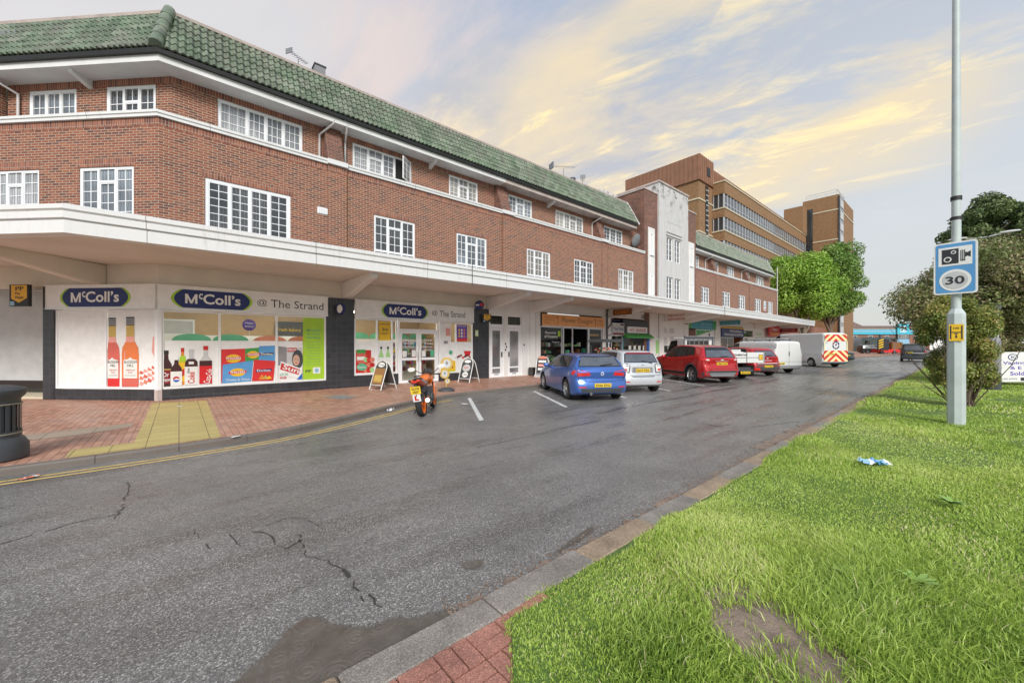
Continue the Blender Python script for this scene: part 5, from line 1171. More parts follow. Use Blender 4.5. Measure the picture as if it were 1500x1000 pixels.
grass('grass', [(125000, .7, 4.5, -.6, 1.9, .085, .0032), (26000, -1.5, 4.5, -2.8, -.5, .085, .006), (60000, 4.5, 8, -.9, 1.9, .08, .0044), (24000, 4.5, 14, -2.9, -.85, .08, .008), (45000, 8, 14, -1.6, 1.95, .075, .0065), (40000, 14, 30, -2.9, 2.0, .085, .012), (26000, 30, 90, -2.9, 2.0, .10, .03)], 'lush green grass verge beside the road')
paint('bike_red', (.72, .06, .01), 0)
# ================================================================ vehicles (local: +x forward, +y left, rear axle at origin)
def pchip(P):
    xs = [p[0] for p in P]; ys = [p[1] for p in P]; n = len(P)
    h = [xs[i+1]-xs[i] for i in range(n-1)]; d = [(ys[i+1]-ys[i])/h[i] for i in range(n-1)]
    m = [d[0]]+[0 if d[i-1]*d[i] <= 0 else 2*d[i-1]*d[i]/(d[i-1]+d[i]) for i in range(1, n-1)]+[d[-1]]
    def f(x):
        if x <= xs[0]: return ys[0]
        if x >= xs[-1]: return ys[-1]
        i = max(j for j in range(n-1) if xs[j] <= x); t = (x-xs[i])/h[i]
        return (1+2*t)*(1-t)**2*ys[i]+t*(1-t)**2*h[i]*m[i]+t*t*(3-2*t)*ys[i+1]+t*t*(t-1)*h[i]*m[i+1]
    return f
def wheel_parts(root, x, y, r, w, side, style=10, name='wheel', rimcol='rim'):
    """tyre with its rim; side = +1 faces +y"""
    q = MB(Matrix.Translation((x, y, r)), 'tyre'); q.lathe([(r*.66, -w/2), (r*.93, -w/2), (r, -w*.38), (r, w*.38), (r*.93, w/2), (r*.66, w/2), (r*.64, 0)], 28, axis='y'); q.lathe([(0, -.02), (r*.66, -.02), (r*.66, .02), (0, .02)], 20, axis='y', mat='dkgrey')
    wh = q.build(name, root, smooth=40, local=True)
    q = MB(Matrix.Translation((x, y+side*w*.34, r)) @ (Matrix() if side > 0 else Matrix.Rotation(PI, 4, 'Z')), rimcol)
    q.lathe([(r*.60, -.02), (r*.67, .035), (r*.70, .03), (r*.68, -.02)], 28, axis='y')
    q.lathe([(0, .03), (r*.12, .03), (r*.14, .0)], 12, axis='y')
    for k in range(style):
        a = 2*PI*k/style+(.12 if k % 2 else -.12 if style >= 10 else 0); c, s_ = math.cos(a), math.sin(a); p = Vector((-s_, 0, c)); d = Vector((c, 0, s_)); hw = r*.045
        v = [d*r*.10-p*hw, d*r*.10+p*hw, d*r*.63+p*hw*1.3, d*r*.63-p*hw*1.3]
        q.add([tuple(a_+Vector((0, .022, 0))) for a_ in v]+[tuple(a_+Vector((0, -.01, 0))) for a_ in v], [(3, 2, 1, 0), (0, 1, 5, 4), (1, 2, 6, 5), (2, 3, 7, 6), (3, 0, 4, 7)])
    q.build('rim', wh, local=True)
    return wh
def vehicle(name, label, cat, loc, head, paintm, S, group='vehicles parked in the bays'):
    root = thing(name, label, cat, (loc[0], loc[1], 0), R_(head), group)
    Lr, Lf, W, WB, r = -S['oh'], S['len']-S['oh'], S['W']/2, S['WB'], S['r']
    top = pchip(S['top']); belt0 = pchip(S['belt']); bot = lambda x: S.get('clear', .18)+(.10*max(0, (Lr+.35-x)/.35)**1.5)+(.07*max(0, (x-Lf+.4)/.4)**1.5)
    wr = S.get('roofw', .74); n = 84
    def bw(x):
        e = min(x-Lr, Lf-x); R1 = S.get('round', .5); k = 1-S.get('taper', .10)*max(0, 1-e/R1)**2.2
        if e < .07: k *= 1-.07*(1-e/.07)**2
        return W*k
    xs = [Lr+(Lf-Lr)*i/n for i in range(n+1)]+[Lr+.012, Lr+.035, Lf-.012, Lf-.035]; xs = sorted(xs)
    rings = []
    for x in xs:
        zb, zt = bot(x), top(x); be = min(belt0(x), zt-.05); w = bw(x); cab = max(0, min(1, (zt-be-.05)/.35)); Wr = w*(.93+(wr-.93)*cab)
        bulge = S.get('bulge', .03)
        ue = max(be+.01, zt-.035-.055*cab)
        P = [(0, zb), (w*.55, zb), (w*.90, zb), (w*.955, zb+.035), (w*(.985-bulge*.5), zb+.10), (w*.99, zb*.6+be*.4), (w, zb*.35+be*.65), (w*.992, be-.10), (w*.965, be-.015)]
        for t in (.25, .5, .75, 1): P.append((w*.955+(Wr-w*.955)*t, be+(ue-be)*t))
        P += [(Wr*.955, ue+(zt-ue)*.55), (Wr*.86, zt-.010), (Wr*.62, zt+.004), (Wr*.3, zt+.012), (0, zt+.015)]
        rings.append(P)
    m = len(rings[0]); vs = []; fs = []
    tilt = S.get('rear', [(0, 0), (3, 0)]); rear = pchip(tilt); fr = pchip(S.get('front', [(0, 0), (3, 0)]))
    def defo(x, y, z):
        k = max(0, 1-(x-Lr)/.55)**1.5; k2 = max(0, 1-(Lf-x)/.55)**1.5
        return (x+rear(z)*k+fr(z)*k2+(S.get('crown', .05)*(abs(y)/W)**2)*(k-k2), y, z)
    full = lambda P: [(-a, b) for a, b in P[1:-1]][::-1]
    ring2 = [P+[(-a, b) for a, b in P[-2:0:-1]] for P in rings]; mm = len(ring2[0])
    for x, P in zip(xs, ring2): vs += [defo(x, a, b) for a, b in P]
    for i in range(len(xs)-1):
        for j in range(mm): fs.append((i*mm+j, (i+1)*mm+j, (i+1)*mm+(j+1) % mm, i*mm+(j+1) % mm))
    for i in (0, len(xs)-1):        # end caps as grids
        P = rings[i]; x = xs[i]; nc = 6; prev = None
        for j in range(m):
            a, b = P[j]
            if j in (0, m-1): row = [i*mm+j]*(nc+1)
            else:
                row = [i*mm+j]
                for k in range(1, nc): yy = a*(1-2*k/nc); vs.append(defo(x, yy, b)); row.append(len(vs)-1)
                row.append(i*mm+(mm-j))
            if prev:
                for k in range(nc):
                    f = [prev[k], prev[k+1], row[k+1], row[k]]; g_ = [f[0]]
                    for q_ in f[1:]:
                        if q_ != g_[-1] and q_ != g_[0]: g_.append(q_)
                    if len(g_) > 2: fs.append(tuple(g_))
            prev = row
    me = bpy.data.meshes.new('body'); me.from_pydata(vs, [], fs)
    bm = bmesh.new(); bm.from_mesh(me); bmesh.ops.recalc_face_normals(bm, faces=bm.faces); bm.to_mesh(me); bm.free(); me.materials.append(M[paintm])
    tree = BVHTree.FromPolygons([tuple(v.co) for v in me.vertices], [tuple(p.vertices) for p in me.polygons])
    body = bpy.data.objects.new('body', me); COL.objects.link(body)
    cuts = []
    for x in (0, WB):
        for sd in (1, -1):
            q = MB(Matrix(), 'black'); R2 = r+S.get('gap', .055); q.lathe([(0, -.2), (R2, -.2), (R2, .2), (0, .2)], 28, c=(x, sd*(W-.08), r+.01), axis='y')
            c = q.build('cutter', smooth=180, merge=True); cuts.append(c); b = body.modifiers.new('b', 'BOOLEAN'); b.object = c; b.operation = 'DIFFERENCE'; b.solver = 'EXACT'; b.material_mode = 'TRANSFER'
    bpy.context.view_layer.update(); dg = bpy.context.evaluated_depsgraph_get(); nm = bpy.data.meshes.new_from_object(body.evaluated_get(dg)); body.modifiers.clear(); body.data = nm; nm.name = 'body'
    nm.polygons.foreach_set('use_smooth', [True]*len(nm.polygons)); nm.set_sharp_from_angle(angle=R_(32))
    for c in cuts: bpy.data.objects.remove(c)
    body.parent = root
    for x in (0, WB):
        for sd in (1, -1): wheel_parts(root, x, sd*(W-.115), r, S.get('tw', .21), sd, S.get('spokes', 10))
    # projected parts
    def cast(axis, a, b, eps):
        O, Dv = dict(L=((a, 3, b), (0, -1, 0)), R=((a, -3, b), (0, 1, 0)), B=((-6, a, b), (1, 0, 0)), F=((9, a, b), (-1, 0, 0)), T=((a, b, 4), (0, 0, -1)))[axis]
        h = tree.ray_cast(Vector(O), Vector(Dv))
        if h[0] is None: return None
        nn = h[1] if h[1].dot(Vector(Dv)) < 0 else -h[1]
        return h[0]+nn*eps
    def patch(q, axis, poly, eps, mat, step=.09):
        V, F_ = clip_grid(poly, step); pts = [cast(axis, a, b, eps) for a, b in V]
        F_ = [f for f in F_ if all(pts[i] is not None for i in f)]
        # drop faces that wrap round a silhouette
        F_ = [f for f in F_ if max((pts[i]-pts[j]).length for i in f for j in f) < .45]
        use = sorted({i for f in F_ for i in f}); ix = {i: k for k, i in enumerate(use)}
        if use: q.add([pts[i] for i in use], [tuple(ix[i] for i in f) for f in F_], mat)
    def part(nm_, items, parent=root, smooth=35):
        q = MB(Matrix()); q.F = Matrix()
        for it in items: patch(q, *it)
        return q.build(nm_, parent, smooth=smooth, local=True) if q.f else None
    # side windows
    def band(x0, x1, lo=.035, hi=.075, k=14, back=0., fwd=0.):
        B_ = [];T_ = []
        for i in range(k+1):
            x = x0+(x1-x0)*i/k; t = top(x)-hi; b_ = belt0(x)+lo
            if t > b_+.02: B_.append((x, b_)); T_.append((x, t))
        if len(B_) < 2: return None
        T_[0] = (T_[0][0]+back, T_[0][1]); T_ = [p for i, p in enumerate(T_) if i == 0 or p[0] > T_[0][0]+.02]
        return B_+T_[::-1]
    if S.get('side'):
        x0, x1 = S['side']
        for sd in 'LR':
            it = band(x0, x1, back=S.get('sback', .1))
            fr_ = part('window_trim', [(sd, it, .004, 'gloss_black')])
            gl = []
            cutsx = [x0+.03]+S['pillars']+[x1-.05]
            for a, b in zip(cutsx, cutsx[1:]):
                p = band(a+.02, b-.02, .05, .10, back=S.get('sback', .1) if a == cutsx[0] else 0)
                if p: gl.append((sd, p, .008, 'carglass'))
            part('side_window', gl, fr_)
    if S.get('rearwin'): 
        rw = S['rearwin']; part('rear_window_surround', [('B', [(-rw[0]-.03, rw[2]-.02), (rw[0]+.03, rw[2]-.02), (rw[1]+.04, rw[3]+.03), (-rw[1]-.04, rw[3]+.03)], .004, 'gloss_black')])
        part('rear_window', [('B', [(-rw[0], rw[2]), (rw[0], rw[2]), (rw[1], rw[3]), (-rw[1], rw[3])], .009, 'rearglass')])
    if S.get('wind'):
        a0, a1, w0, w1 = S['wind']; part('windscreen', [('T', [(a0, -w0), (a1, -w1), (a1, w1), (a0, w0)], .005, 'carglass')])
    for nm_, items in S.get('parts', []): part(nm_, items)
    # number plate
    if S.get('plate'):
        yc, zc, txt = S['plate']; hw, hh = .26, .056
        pts = [cast('B', y_, z_, .012) for y_, z_ in ((yc-hw, zc), (yc+hw, zc))]; pts = [p for p in pts if p]
        xp = min(p.x for p in pts)-.006
        F_ = Matrix.Translation((xp, yc, zc)) @ Matrix.Rotation(-PI/2, 4, 'Z')
        q = MB(F_, 'plate').box(-hw, hw, -.012, .02, -hh, hh); po = q.build('number_plate', root, local=True)
        q = MB(F_, 'ctext'); q.text(txt, -hw*.88, hw*.88, -hh*.66, hh*.66, -.016, 'ctext', .03); q.build('lettering', po, local=True)
    for sd in S.get('mirrors', ()):
        x, z = S['mirror']; y0 = sd*(W*.93)
        q = MB(Matrix(), 'black'); q.blob((x, y0+sd*.12, z), (.075, .11, .075), 12, S.get('mircol', paintm)); q.box(x-.02, x+.03, min(y0-.02, y0+sd*.08), max(y0-.02, y0+sd*.08), z-.06, z-.02); q.build('door_mirror', root, local=True, smooth=50)
    # door shut lines and handles
    q = MB(Matrix())
    for sd in 'LR':
        for x in S.get('shut', []): patch(q, sd, [(x-.006, .33), (x+.006, .33), (x+.03, belt0(x)-.01), (x+.018, belt0(x)-.01)], .003, 'black')
        if S.get('sill'): patch(q, sd, [(r+.10, bot(1)+.02), (WB-r-.10, bot(1)+.02), (WB-r-.10, bot(1)+.10+S['sill']), (r+.10, bot(1)+.10+S['sill'])], .004, 'black')
    if S.get('rearwin'):
        w_ = S['rearwin'][0]+.10; zb_ = S.get('gate', .62); patch(q, 'B', [(-w_+.06, zb_), (w_-.06, zb_), (w_-.06, zb_+.012), (-w_+.06, zb_+.012)], .003, 'black')
        for sg in (-1, 1): patch(q, 'B', [(sg*(w_-.06), zb_), (sg*(w_-.045), zb_), (sg*(w_+.035), S['rearwin'][2]), (sg*(w_+.02), S['rearwin'][2])], .003, 'black')
    if q.f: q.build('door_gap', root, local=True)
    if S.get('handles'):
        q = MB(Matrix(), paintm)
        for x in S['handles']:
            for sd in 'LR':
                p = cast(sd, x, belt0(x)-.11, .015)
                if p: q.box(p.x-.09, p.x+.09, p.y-.015, p.y+.015, p.z-.014, p.z+.014)
        q.build('door_handle', root, local=True)
    root['_'] = 0; del root['_']
    return root, cast
def mirr(axis, poly, *a): return [(axis, poly, *a), (axis, [(-x, z) for x, z in poly][::-1], *a)]
# --- blue hatchback
S = dict(len=4.33, oh=.82, W=1.80, WB=2.69, r=.325, roofw=.70, clear=.17, taper=.12, spokes=10, crown=.06,
    top=[(-.82, .98), (-.74, 1.02), (-.62, 1.10), (-.36, 1.335), (-.22, 1.375), (.2, 1.41), (1.0, 1.425), (1.55, 1.39), (1.8, 1.33), (2.42, 1.01), (3.1, .89), (3.4, .77), (3.51, .66)],
    belt=[(-.82, .90), (-.5, .975), (.3, .965), (1.5, .93), (2.4, .89), (3.5, .6)],
    rear=[(.15, .10), (.30, .03), (.42, .0), (.56, .0), (.60, .05), (.74, .10), (.84, .02), (.93, .05), (1.0, .08), (1.4, .1)], front=[(.15, -.1), (.4, 0), (.7, -.05)],
    side=(-.15, 2.25), sback=.16, pillars=[.28, .98], rearwin=(.66, .52, 1.06, 1.32), wind=(1.74, 2.34, .52, .62), plate=(0, .50, 'EX66 EXG'), mirrors=(1, -1), mirror=(2.0, .98), shut=[.36, .98, 2.1], handles=(.55, 1.45),
    parts=[('tail_light', mirr('B', [(.36, .78), (.77, .76), (.77, .92), (.70, .945), (.40, .90)], .006, 'lampred')+[(sd, [(-.72, .78), (-.50, .82), (-.56, .93), (-.74, .94)], .006, 'lampred') for sd in 'LR']), ('rear_bumper_trim', [('B', [(-.62, .285), (.62, .285), (.70, .40), (-.70, .40)], .006, 'dkgrey')]),
        ('rear_reflector', mirr('B', [(.50, .425), (.74, .425), (.75, .465), (.50, .46)], .006, 'lampred')), ('tailgate_recess', [('B', [(-.44, .60), (.44, .60), (.50, .70), (-.50, .70)], .003, 'paint_metallic_blue'), ('B', [(-.45, .595), (.45, .595), (.44, .607), (-.44, .607)], .006, 'black')]),
        ('badge', [('B', [(.055*math.cos(a*PI/8), .84+.055*math.sin(a*PI/8)) for a in range(16)], .012, 'lightgrey'), ('B', [(.028*math.cos(a*PI/8), .84+.028*math.sin(a*PI/8)) for a in range(16)], .016, 'blue')]),
        ('rear_spoiler', [('B', [(-.50, 1.325), (.50, 1.325), (.49, 1.345), (-.49, 1.345)], .02, 'black')]), ('rear_wiper', [('B', [(-.42, 1.09), (.0, 1.05), (.01, 1.07), (-.40, 1.12)], .02, 'black')]),
        ('headlight', mirr('F', [(.45, .60), (.80, .62), (.78, .72), (.48, .70)], .006, 'lampclear'))])
def rear_at(rl, head, W, tr=.78):   # rear-left contact -> rear axle centre
    a = R_(head); return (rl[0]+math.sin(a)*tr, rl[1]-math.cos(a)*tr)
bmw, _c = vehicle('parked_car', 'metallic blue hatchback parked nose to the kerb, nearest car in the row', 'car', rear_at((9.33, 8.15), 60, 1.8), 60, 'paint_metallic_blue', S)
MB(Matrix(), 'steel').tube([(-.86, .38, .25), (-.66, .38, .26)], .04, 10).build('exhaust', bmw, local=True)
S2 = dict(len=3.89, oh=.66, W=1.70, WB=2.51, r=.30, roofw=.76, clear=.19, taper=.10, spokes=8, crown=.07,
    top=[(-.66, 1.0), (-.58, 1.08), (-.46, 1.2), (-.30, 1.40), (-.18, 1.455), (.3, 1.50), (.9, 1.51), (1.45, 1.47), (1.75, 1.38), (2.4, 1.05), (2.9, .93), (3.12, .80), (3.23, .68)],
    belt=[(-.66, .93), (-.3, 1.0), (.4, .99), (1.5, .94), (2.3, .90), (3.2, .6)],
    rear=[(.15, .12), (.28, .03), (.36, .0), (.58, -.01), (.68, .07), (.95, .08), (1.1, .10), (1.4, .1)], front=[(.15, -.1), (.4, 0), (.7, -.05)],
    side=(-.05, 2.25), sback=.12, pillars=[.30, 1.0], rearwin=(.62, .52, 1.09, 1.36), wind=(1.72, 2.32, .52, .62), plate=(0, .80, 'GU14 YWZ'), mirrors=(1, -1), mirror=(2.0, 1.0), shut=[.35, 1.0, 2.05], handles=(.55, 1.4),
    parts=[('tail_light', mirr('B', [(.50, .70), (.70, .72), (.76, 1.0), (.60, 1.05), (.46, 1.0)], .005, 'dkgrey')+mirr('B', [(.53, .74), (.68, .75), (.73, .98), (.61, 1.01), (.50, .98)], .010, 'lampclear')+mirr('B', [(.58, .78), (.68, .79), (.70, .86), (.60, .86)], .015, 'lampred')+[(sd, [(-.58, .76), (-.34, .96), (-.40, 1.03), (-.6, 1.0)], .006, 'lampclear') for sd in 'LR']),
        ('rear_spoiler', [('B', [(-.52, 1.37), (.52, 1.37), (.48, 1.425), (-.48, 1.425)], .006, 'maroon')]), ('rear_bumper_trim', [('B', [(-.6, .22), (.6, .22), (.66, .30), (-.66, .30)], .006, 'midgrey'), ('B', [(-.45, .60), (.45, .60), (.40, .57), (-.40, .57)][::-1], .006, 'dkgrey')]),
        ('rear_reflector', mirr('B', [(.50, .38), (.72, .38), (.74, .42), (.52, .42)], .006, 'lampred')), ('rear_wiper', [('B', [(-.40, 1.02), (-.38, 1.05), (.02, 1.14), (.02, 1.12)], .02, 'black')]), ('badge', [('B', [(-.05, .97), (.05, .97), (.05, 1.0), (-.05, 1.0)], .012, 'steel')]), ('plate_recess', [('B', [(-.40, .72), (.40, .72), (.38, .91), (-.38, .91)], .004, 'midgrey')])])
vehicle('parked_car', 'silver hatchback with white tinted tail lights, parked between the blue and the red cars', 'car', (12.75, 7.95), 60, 'paint_silver', S2)
S3 = dict(len=4.55, oh=.93, W=1.86, WB=2.70, r=.365, roofw=.74, clear=.24, taper=.12, spokes=10, crown=.07, sill=.12, gap=.075,
    top=[(-.93, 1.10), (-.85, 1.16), (-.70, 1.30), (-.50, 1.54), (-.36, 1.62), (.2, 1.69), (.8, 1.71), (1.4, 1.68), (1.75, 1.58), (2.40, 1.20), (3.1, 1.08), (3.45, .95), (3.62, .78)],
    belt=[(-.93, 1.06), (-.5, 1.22), (.0, 1.20), (.5, 1.14), (1.5, 1.08), (2.4, 1.04), (3.6, .7)],
    rear=[(.2, .12), (.36, .02), (.50, .0), (.66, -.01), (.72, .05), (.92, .10), (1.05, .06), (1.15, .08), (1.4, .1)], front=[(.2, -.1), (.5, 0), (.9, -.05)],
    side=(-.22, 2.22), sback=.20, pillars=[.12, .42, 1.10], gate=.66, rearwin=(.68, .56, 1.16, 1.46), wind=(1.78, 2.34, .55, .66), plate=(0, .88, 'HF65 RVE'), mirrors=(1, -1), mirror=(2.05, 1.14), shut=[.42, 1.1, 2.15], handles=(.65, 1.55),
    parts=[('tail_light', mirr('B', [(.46, .98), (.80, 1.0), (.80, 1.10), (.72, 1.13), (.50, 1.04)], .006, 'lampred')+[(sd, [(-.84, 1.0), (-.58, 1.04), (-.62, 1.12), (-.84, 1.13)], .006, 'lampred') for sd in 'LR']+mirr('B', [(.60, 1.02), (.74, 1.03), (.72, 1.08), (.62, 1.07)], .011, 'lampclear')), ('rear_bumper_trim', [('B', [(-.88, .28), (.88, .28), (.86, .52), (.6, .58), (-.6, .58), (-.86, .52)], .006, 'dkgrey')]),
        ('rear_skid_plate', [('B', [(-.55, .34), (.55, .34), (.62, .44), (-.62, .44)], .016, 'midgrey'), ('B', [(-.64, .46), (.64, .46), (.64, .475), (-.64, .475)], .02, 'lightgrey')]), ('rear_reflector', mirr('B', [(.62, .40), (.82, .42), (.80, .50), (.66, .48)], .012, 'lampred')),
        ('rear_spoiler', [('B', [(-.60, 1.48), (.60, 1.48), (.54, 1.60), (-.54, 1.60)], .006, 'gloss_black')]), ('rear_wiper', [('B', [(-.36, 1.18), (.05, 1.16), (.05, 1.18), (-.34, 1.21)], .02, 'black')]), ('badge', [('B', [(-.08, 1.02), (.08, 1.02), (.06, 1.07), (-.06, 1.07)], .012, 'lightgrey'), ('B', [(-.32, .985), (.32, .985), (.32, 1.0), (-.32, 1.0)], .010, 'lightgrey')]),
        ('wheel_arch_trim', [(sd, [(cx+(.365+.075+.065)*math.cos(PI*i/12), .375+(.365+.075+.065)*math.sin(PI*i/12)) for i in range(13)]+[(cx+(.365+.07)*math.cos(PI*i/12), .375+(.365+.07)*math.sin(PI*i/12)) for i in range(12, -1, -1)], .004, 'dkgrey', .3) for sd in 'LR' for cx in (0, 2.70)])])
vehicle('parked_car', 'bright red sport utility car with black arch trims, third in the row', 'car', rear_at((17.70, 8.05), 60, 1.86), 60, 'paint_suv_red', S3)
S4 = dict(S3, len=4.3, oh=.80, W=1.80, WB=2.63, r=.33, sill=.05,
    top=[(-.80, 1.02), (-.72, 1.1), (-.56, 1.26), (-.42, 1.42), (-.30, 1.50), (.2, 1.56), (.8, 1.57), (1.4, 1.54), (1.75, 1.45), (2.35, 1.1), (3.0, 1.0), (3.35, .88), (3.50, .74)],
    belt=[(-.8, .95), (-.5, 1.04), (.3, 1.03), (1.5, .98), (2.4, .95), (3.5, .65)], rearwin=(.60, .50, 1.10, 1.36), wind=(1.78, 2.30, .55, .64), plate=(0, .56, 'KV17 HGO'), mirror=(2.0, 1.05),
    parts=[('tail_light', mirr('B', [(.52, .88), (.82, .90), (.84, 1.02), (.58, 1.04)], .006, 'lampred')), ('rear_bumper_trim', [('B', [(-.84, .26), (.84, .26), (.86, .48), (.6, .66), (-.6, .66), (-.86, .48)], .006, 'dkgrey')]), ('badge', [('B', [(-.05, .94), (.05, .94), (.05, 1.02), (-.05, 1.02)], .012, 'lightgrey'), ('B', [(-.30, .84), (.30, .84), (.30, .87), (-.30, .87)], .010, 'lightgrey')]),
        ('chrome_strip', [('B', [(-.62, .70), (.62, .70), (.62, .73), (-.62, .73)], .010, 'lampclear')]), ('rear_wiper', [('B', [(-.36, 1.12), (.0, 1.10), (.0, 1.12), (-.34, 1.15)], .02, 'black')])])
vehicle('parked_car', 'dark red hatchback with a black lower bumper between the flatbed truck and the white van', 'car', (24.25, 7.55), 60, 'paint_hatch_red', S4)
def van(label, loc, head, Ln, oh, W, H, WB, r, col, plate, chevron=False, group='vehicles parked in the bays', name='parked_van', bonnet=1.15):
    Lf = Ln-oh
    S = dict(len=Ln, oh=oh, W=W, WB=WB, r=r, roofw=.86, clear=.24, taper=.03, round=.2, crown=.02, spokes=8, bulge=.02, tw=.22,
        top=[(-oh, H-.14), (-oh+.06, H-.05), (-oh+.25, H), (Lf-2.0, H), (Lf-1.55, H-.08), (Lf-.75, bonnet+.05), (Lf-.15, bonnet-.15), (Lf, bonnet-.4)],
        belt=[(-oh, 1.2), (Lf-2.1, 1.2), (Lf-.8, 1.1), (Lf, .7)],
        side=(Lf-1.95, Lf-.8), sback=.05, pillars=[], wind=(Lf-1.45, Lf-.82, W*.40, W*.44), plate=plate, mirrors=(1, -1), mirror=(Lf-1.0, 1.25), mircol='black', shut=[Lf-2.05, .65], sill=.06,
        parts=[])
    hw = W/2
    if chevron:
        S['parts'] += [('tail_light', mirr('B', [(hw-.10, .62), (hw-.015, .62), (hw-.015, 1.15), (hw-.10, 1.15)], .012, 'lampred')), ('rear_bumper_trim', [('B', [(-hw+.05, .26), (hw-.05, .26), (hw-.05, .42), (-hw+.05, .42)], .02, 'dkgrey')])]
    else:
        S['parts'] += [('tail_light', mirr('B', [(hw-.10, .70), (hw-.01, .70), (hw-.02, 1.45), (hw-.10, 1.42)], .008, 'lampred')+mirr('L', [(0, 0), (.01, 0), (.01, .01)], .001, 'black')), ('rear_bumper_trim', [('B', [(-hw+.02, .28), (hw-.02, .28), (hw-.03, .48), (-hw+.03, .48)], .02, 'midgrey')]),
            ('rear_door_line', [('B', [(-.012, .5), (.0, .5), (.0, H-.12), (-.012, H-.12)], .004, 'black'), ('B', [(-hw*.9, .70), (hw*.9, .70), (hw*.9, .715), (-hw*.9, .715)], .004, 'midgrey'), ('B', [(-.75, 1.15), (-.70, 1.15), (-.70, 1.35), (-.75, 1.35)][::1], .012, 'black')][:2]+[('B', [(-.04, 1.05), (.02, 1.05), (.02, 1.30), (-.04, 1.30)], .014, 'black')]), ('rear_corner_strip', mirr('B', [(hw*.86, 1.5), (hw*.90, 1.5), (hw*.85, H-.14), (hw*.80, H-.12)], .008, 'dkgrey'))]
    return vehicle(name, label, 'van', loc, head, col, S, group)
van('plain white medium van with roof bars, parked before the larger chevron marked van', (27.95, 7.65), 58, 4.9, .95, 1.92, 1.93, 3.1, .32, 'paint_van_white', (.55, .60, 'VA66 SEF'))
sp, cast = van('tall white high roof van with red and yellow chevrons on its rear doors', (38.1, 7.25), 52, 6.4, 1.1, 2.04, 2.62, 3.9, .34, 'paint_van_white', (.35, 1.0, 'RV66 NKE'), True)
# chevrons and emblem on the rear doors
F_ = Matrix.Translation((-1.115, 0, 0)) @ Matrix.Rotation(-PI/2, 4, 'Z')
q = MB(F_, 'yellow'); M['chevyellow'] = pmat('chevron_yellow', (.82, .78, .38), .4, var=.05)
def chev(z0, z1, hw, drop, y=-.0):
    q.rect(-hw, hw, z0, z1, y, 'chevyellow'); st = .46
    k = z0-hw-.4
    while k < z1+.4:
        for sg in (-1, 1):
            P = [(0, k+hw*.9), (0, k+hw*.9+st*.5), (hw, k+st*.5), (hw, k)]
            P = [(x, z) for x, z in P]; bm = bmesh.new(); bm.faces.new([bm.verts.new((x, 0, z)) for x, z in P])
            for zc, no in ((z0, -1), (z1, 1)): bmesh.ops.bisect_plane(bm, geom=bm.verts[:]+bm.edges[:]+bm.faces[:], plane_co=(0, 0, zc), plane_no=(0, 0, no), clear_outer=True)
            for f in bm.faces: q.poly([(sg*v.co.x, v.co.z) for v in (f.verts if sg > 0 else list(f.verts)[::-1])], y-.005, 'walkred')
            bm.free()
        k += st
chev(.46, 1.28, .92, 0); chev(1.98, 2.48, .86, 0)
q.rect(-.92, -.86, 1.28, 1.98, 0, 'chevyellow'); q.rect(.86, .92, 1.28, 1.98, 0, 'chevyellow')
q.build('chevron_marking', sp, local=True)
q = MB(F_); ring = [(.26*math.cos(a*PI/14), 1.68+.30*math.sin(a*PI/14)) for a in range(28)]
for a0, a1, c in ((.1, 1.0, 'navy'), (1.15, 1.9, 'navy'), (2.0, 3.0, 'maroon'), (3.15, 4.1, 'navy'), (4.3, 5.0, 'ctext'), (5.15, 6.1, 'navy')):
    P = [(.27*math.cos(a0+(a1-a0)*i/6), 1.68+.30*math.sin(a0+(a1-a0)*i/6)) for i in range(7)]+[(.19*math.cos(a1-(a1-a0)*i/6), 1.68+.21*math.sin(a1-(a1-a0)*i/6)) for i in range(7)]
    q.poly(P, -.008, c)
q.poly([(-.03, 1.62), (.08, 1.70), (.03, 1.72), (.06, 1.86), (-.08, 1.70), (-.02, 1.70)], -.009, 'navy'); q.text('LG', -.80, -.62, 1.82, 1.90, -.006, 'midgrey'); q.rect(-.9, .5, 1.28, 1.30, -.01, 'signwhite')
q.build('door_emblem', sp, local=True)
# roof bars on the white van
wv = [o for o in bpy.data.objects if o.get('label', '').startswith('plain white medium van')][0]
q = MB(Matrix(), 'dkgrey')
for x in (-.3, .9, 2.1): q.box(x-.03, x+.03, -.72, .72, 1.99, 2.03).box(x-.03, x+.03, -.72, -.66, 1.90, 2.0).box(x-.03, x+.03, .66, .72, 1.90, 2.0)
q.build('roof_bars', wv, local=True); q = MB(Matrix(), 'alu')
for y_ in (-.3, -.1): q.tube([(-.6, y_, 2.06), (2.6, y_, 2.06)], .03, 6)
for k in range(10): q.tube([(-.5+.32*k, -.3, 2.06), (-.5+.32*k, -.1, 2.06)], .012, 4)
q.build('roof_ladder', wv, local=True)
# --- flatbed truck
tr = thing('flatbed_truck', 'white dropside flatbed truck with a grey cab guard, parked beside the red utility car', 'truck', (21.35, 7.95, 0), R_(60), 'vehicles parked in the bays')
q = MB(Matrix(), 'dkgrey').box(-1.1, 4.3, -.35, .35, .45, .62).box(-1.15, -1.05, -.85, .85, .42, .52); q.build('chassis', tr, local=True)
q = MB(Matrix(), 'wood').box(-1.2, 2.2, -.98, .98, .82, .90); q.build('bed_floor', tr, local=True)
q = MB(Matrix(), 'paint_van_white').box(-1.24, -1.20, -.98, .98, .84, 1.34); tg = q.build('tail_board', tr, local=True, bevel=.006)
q = MB(Matrix(), 'midgrey').box(-1.26, -1.241, -.98, .98, 1.08, 1.10).box(-1.262, -1.24, -.02, .02, .84, 1.36).box(-1.262, -1.24, .94, .99, .84, 1.38).box(-1.262, -1.24, -.99, -.94, .84, 1.38); q.build('board_ribs', tg, local=True)
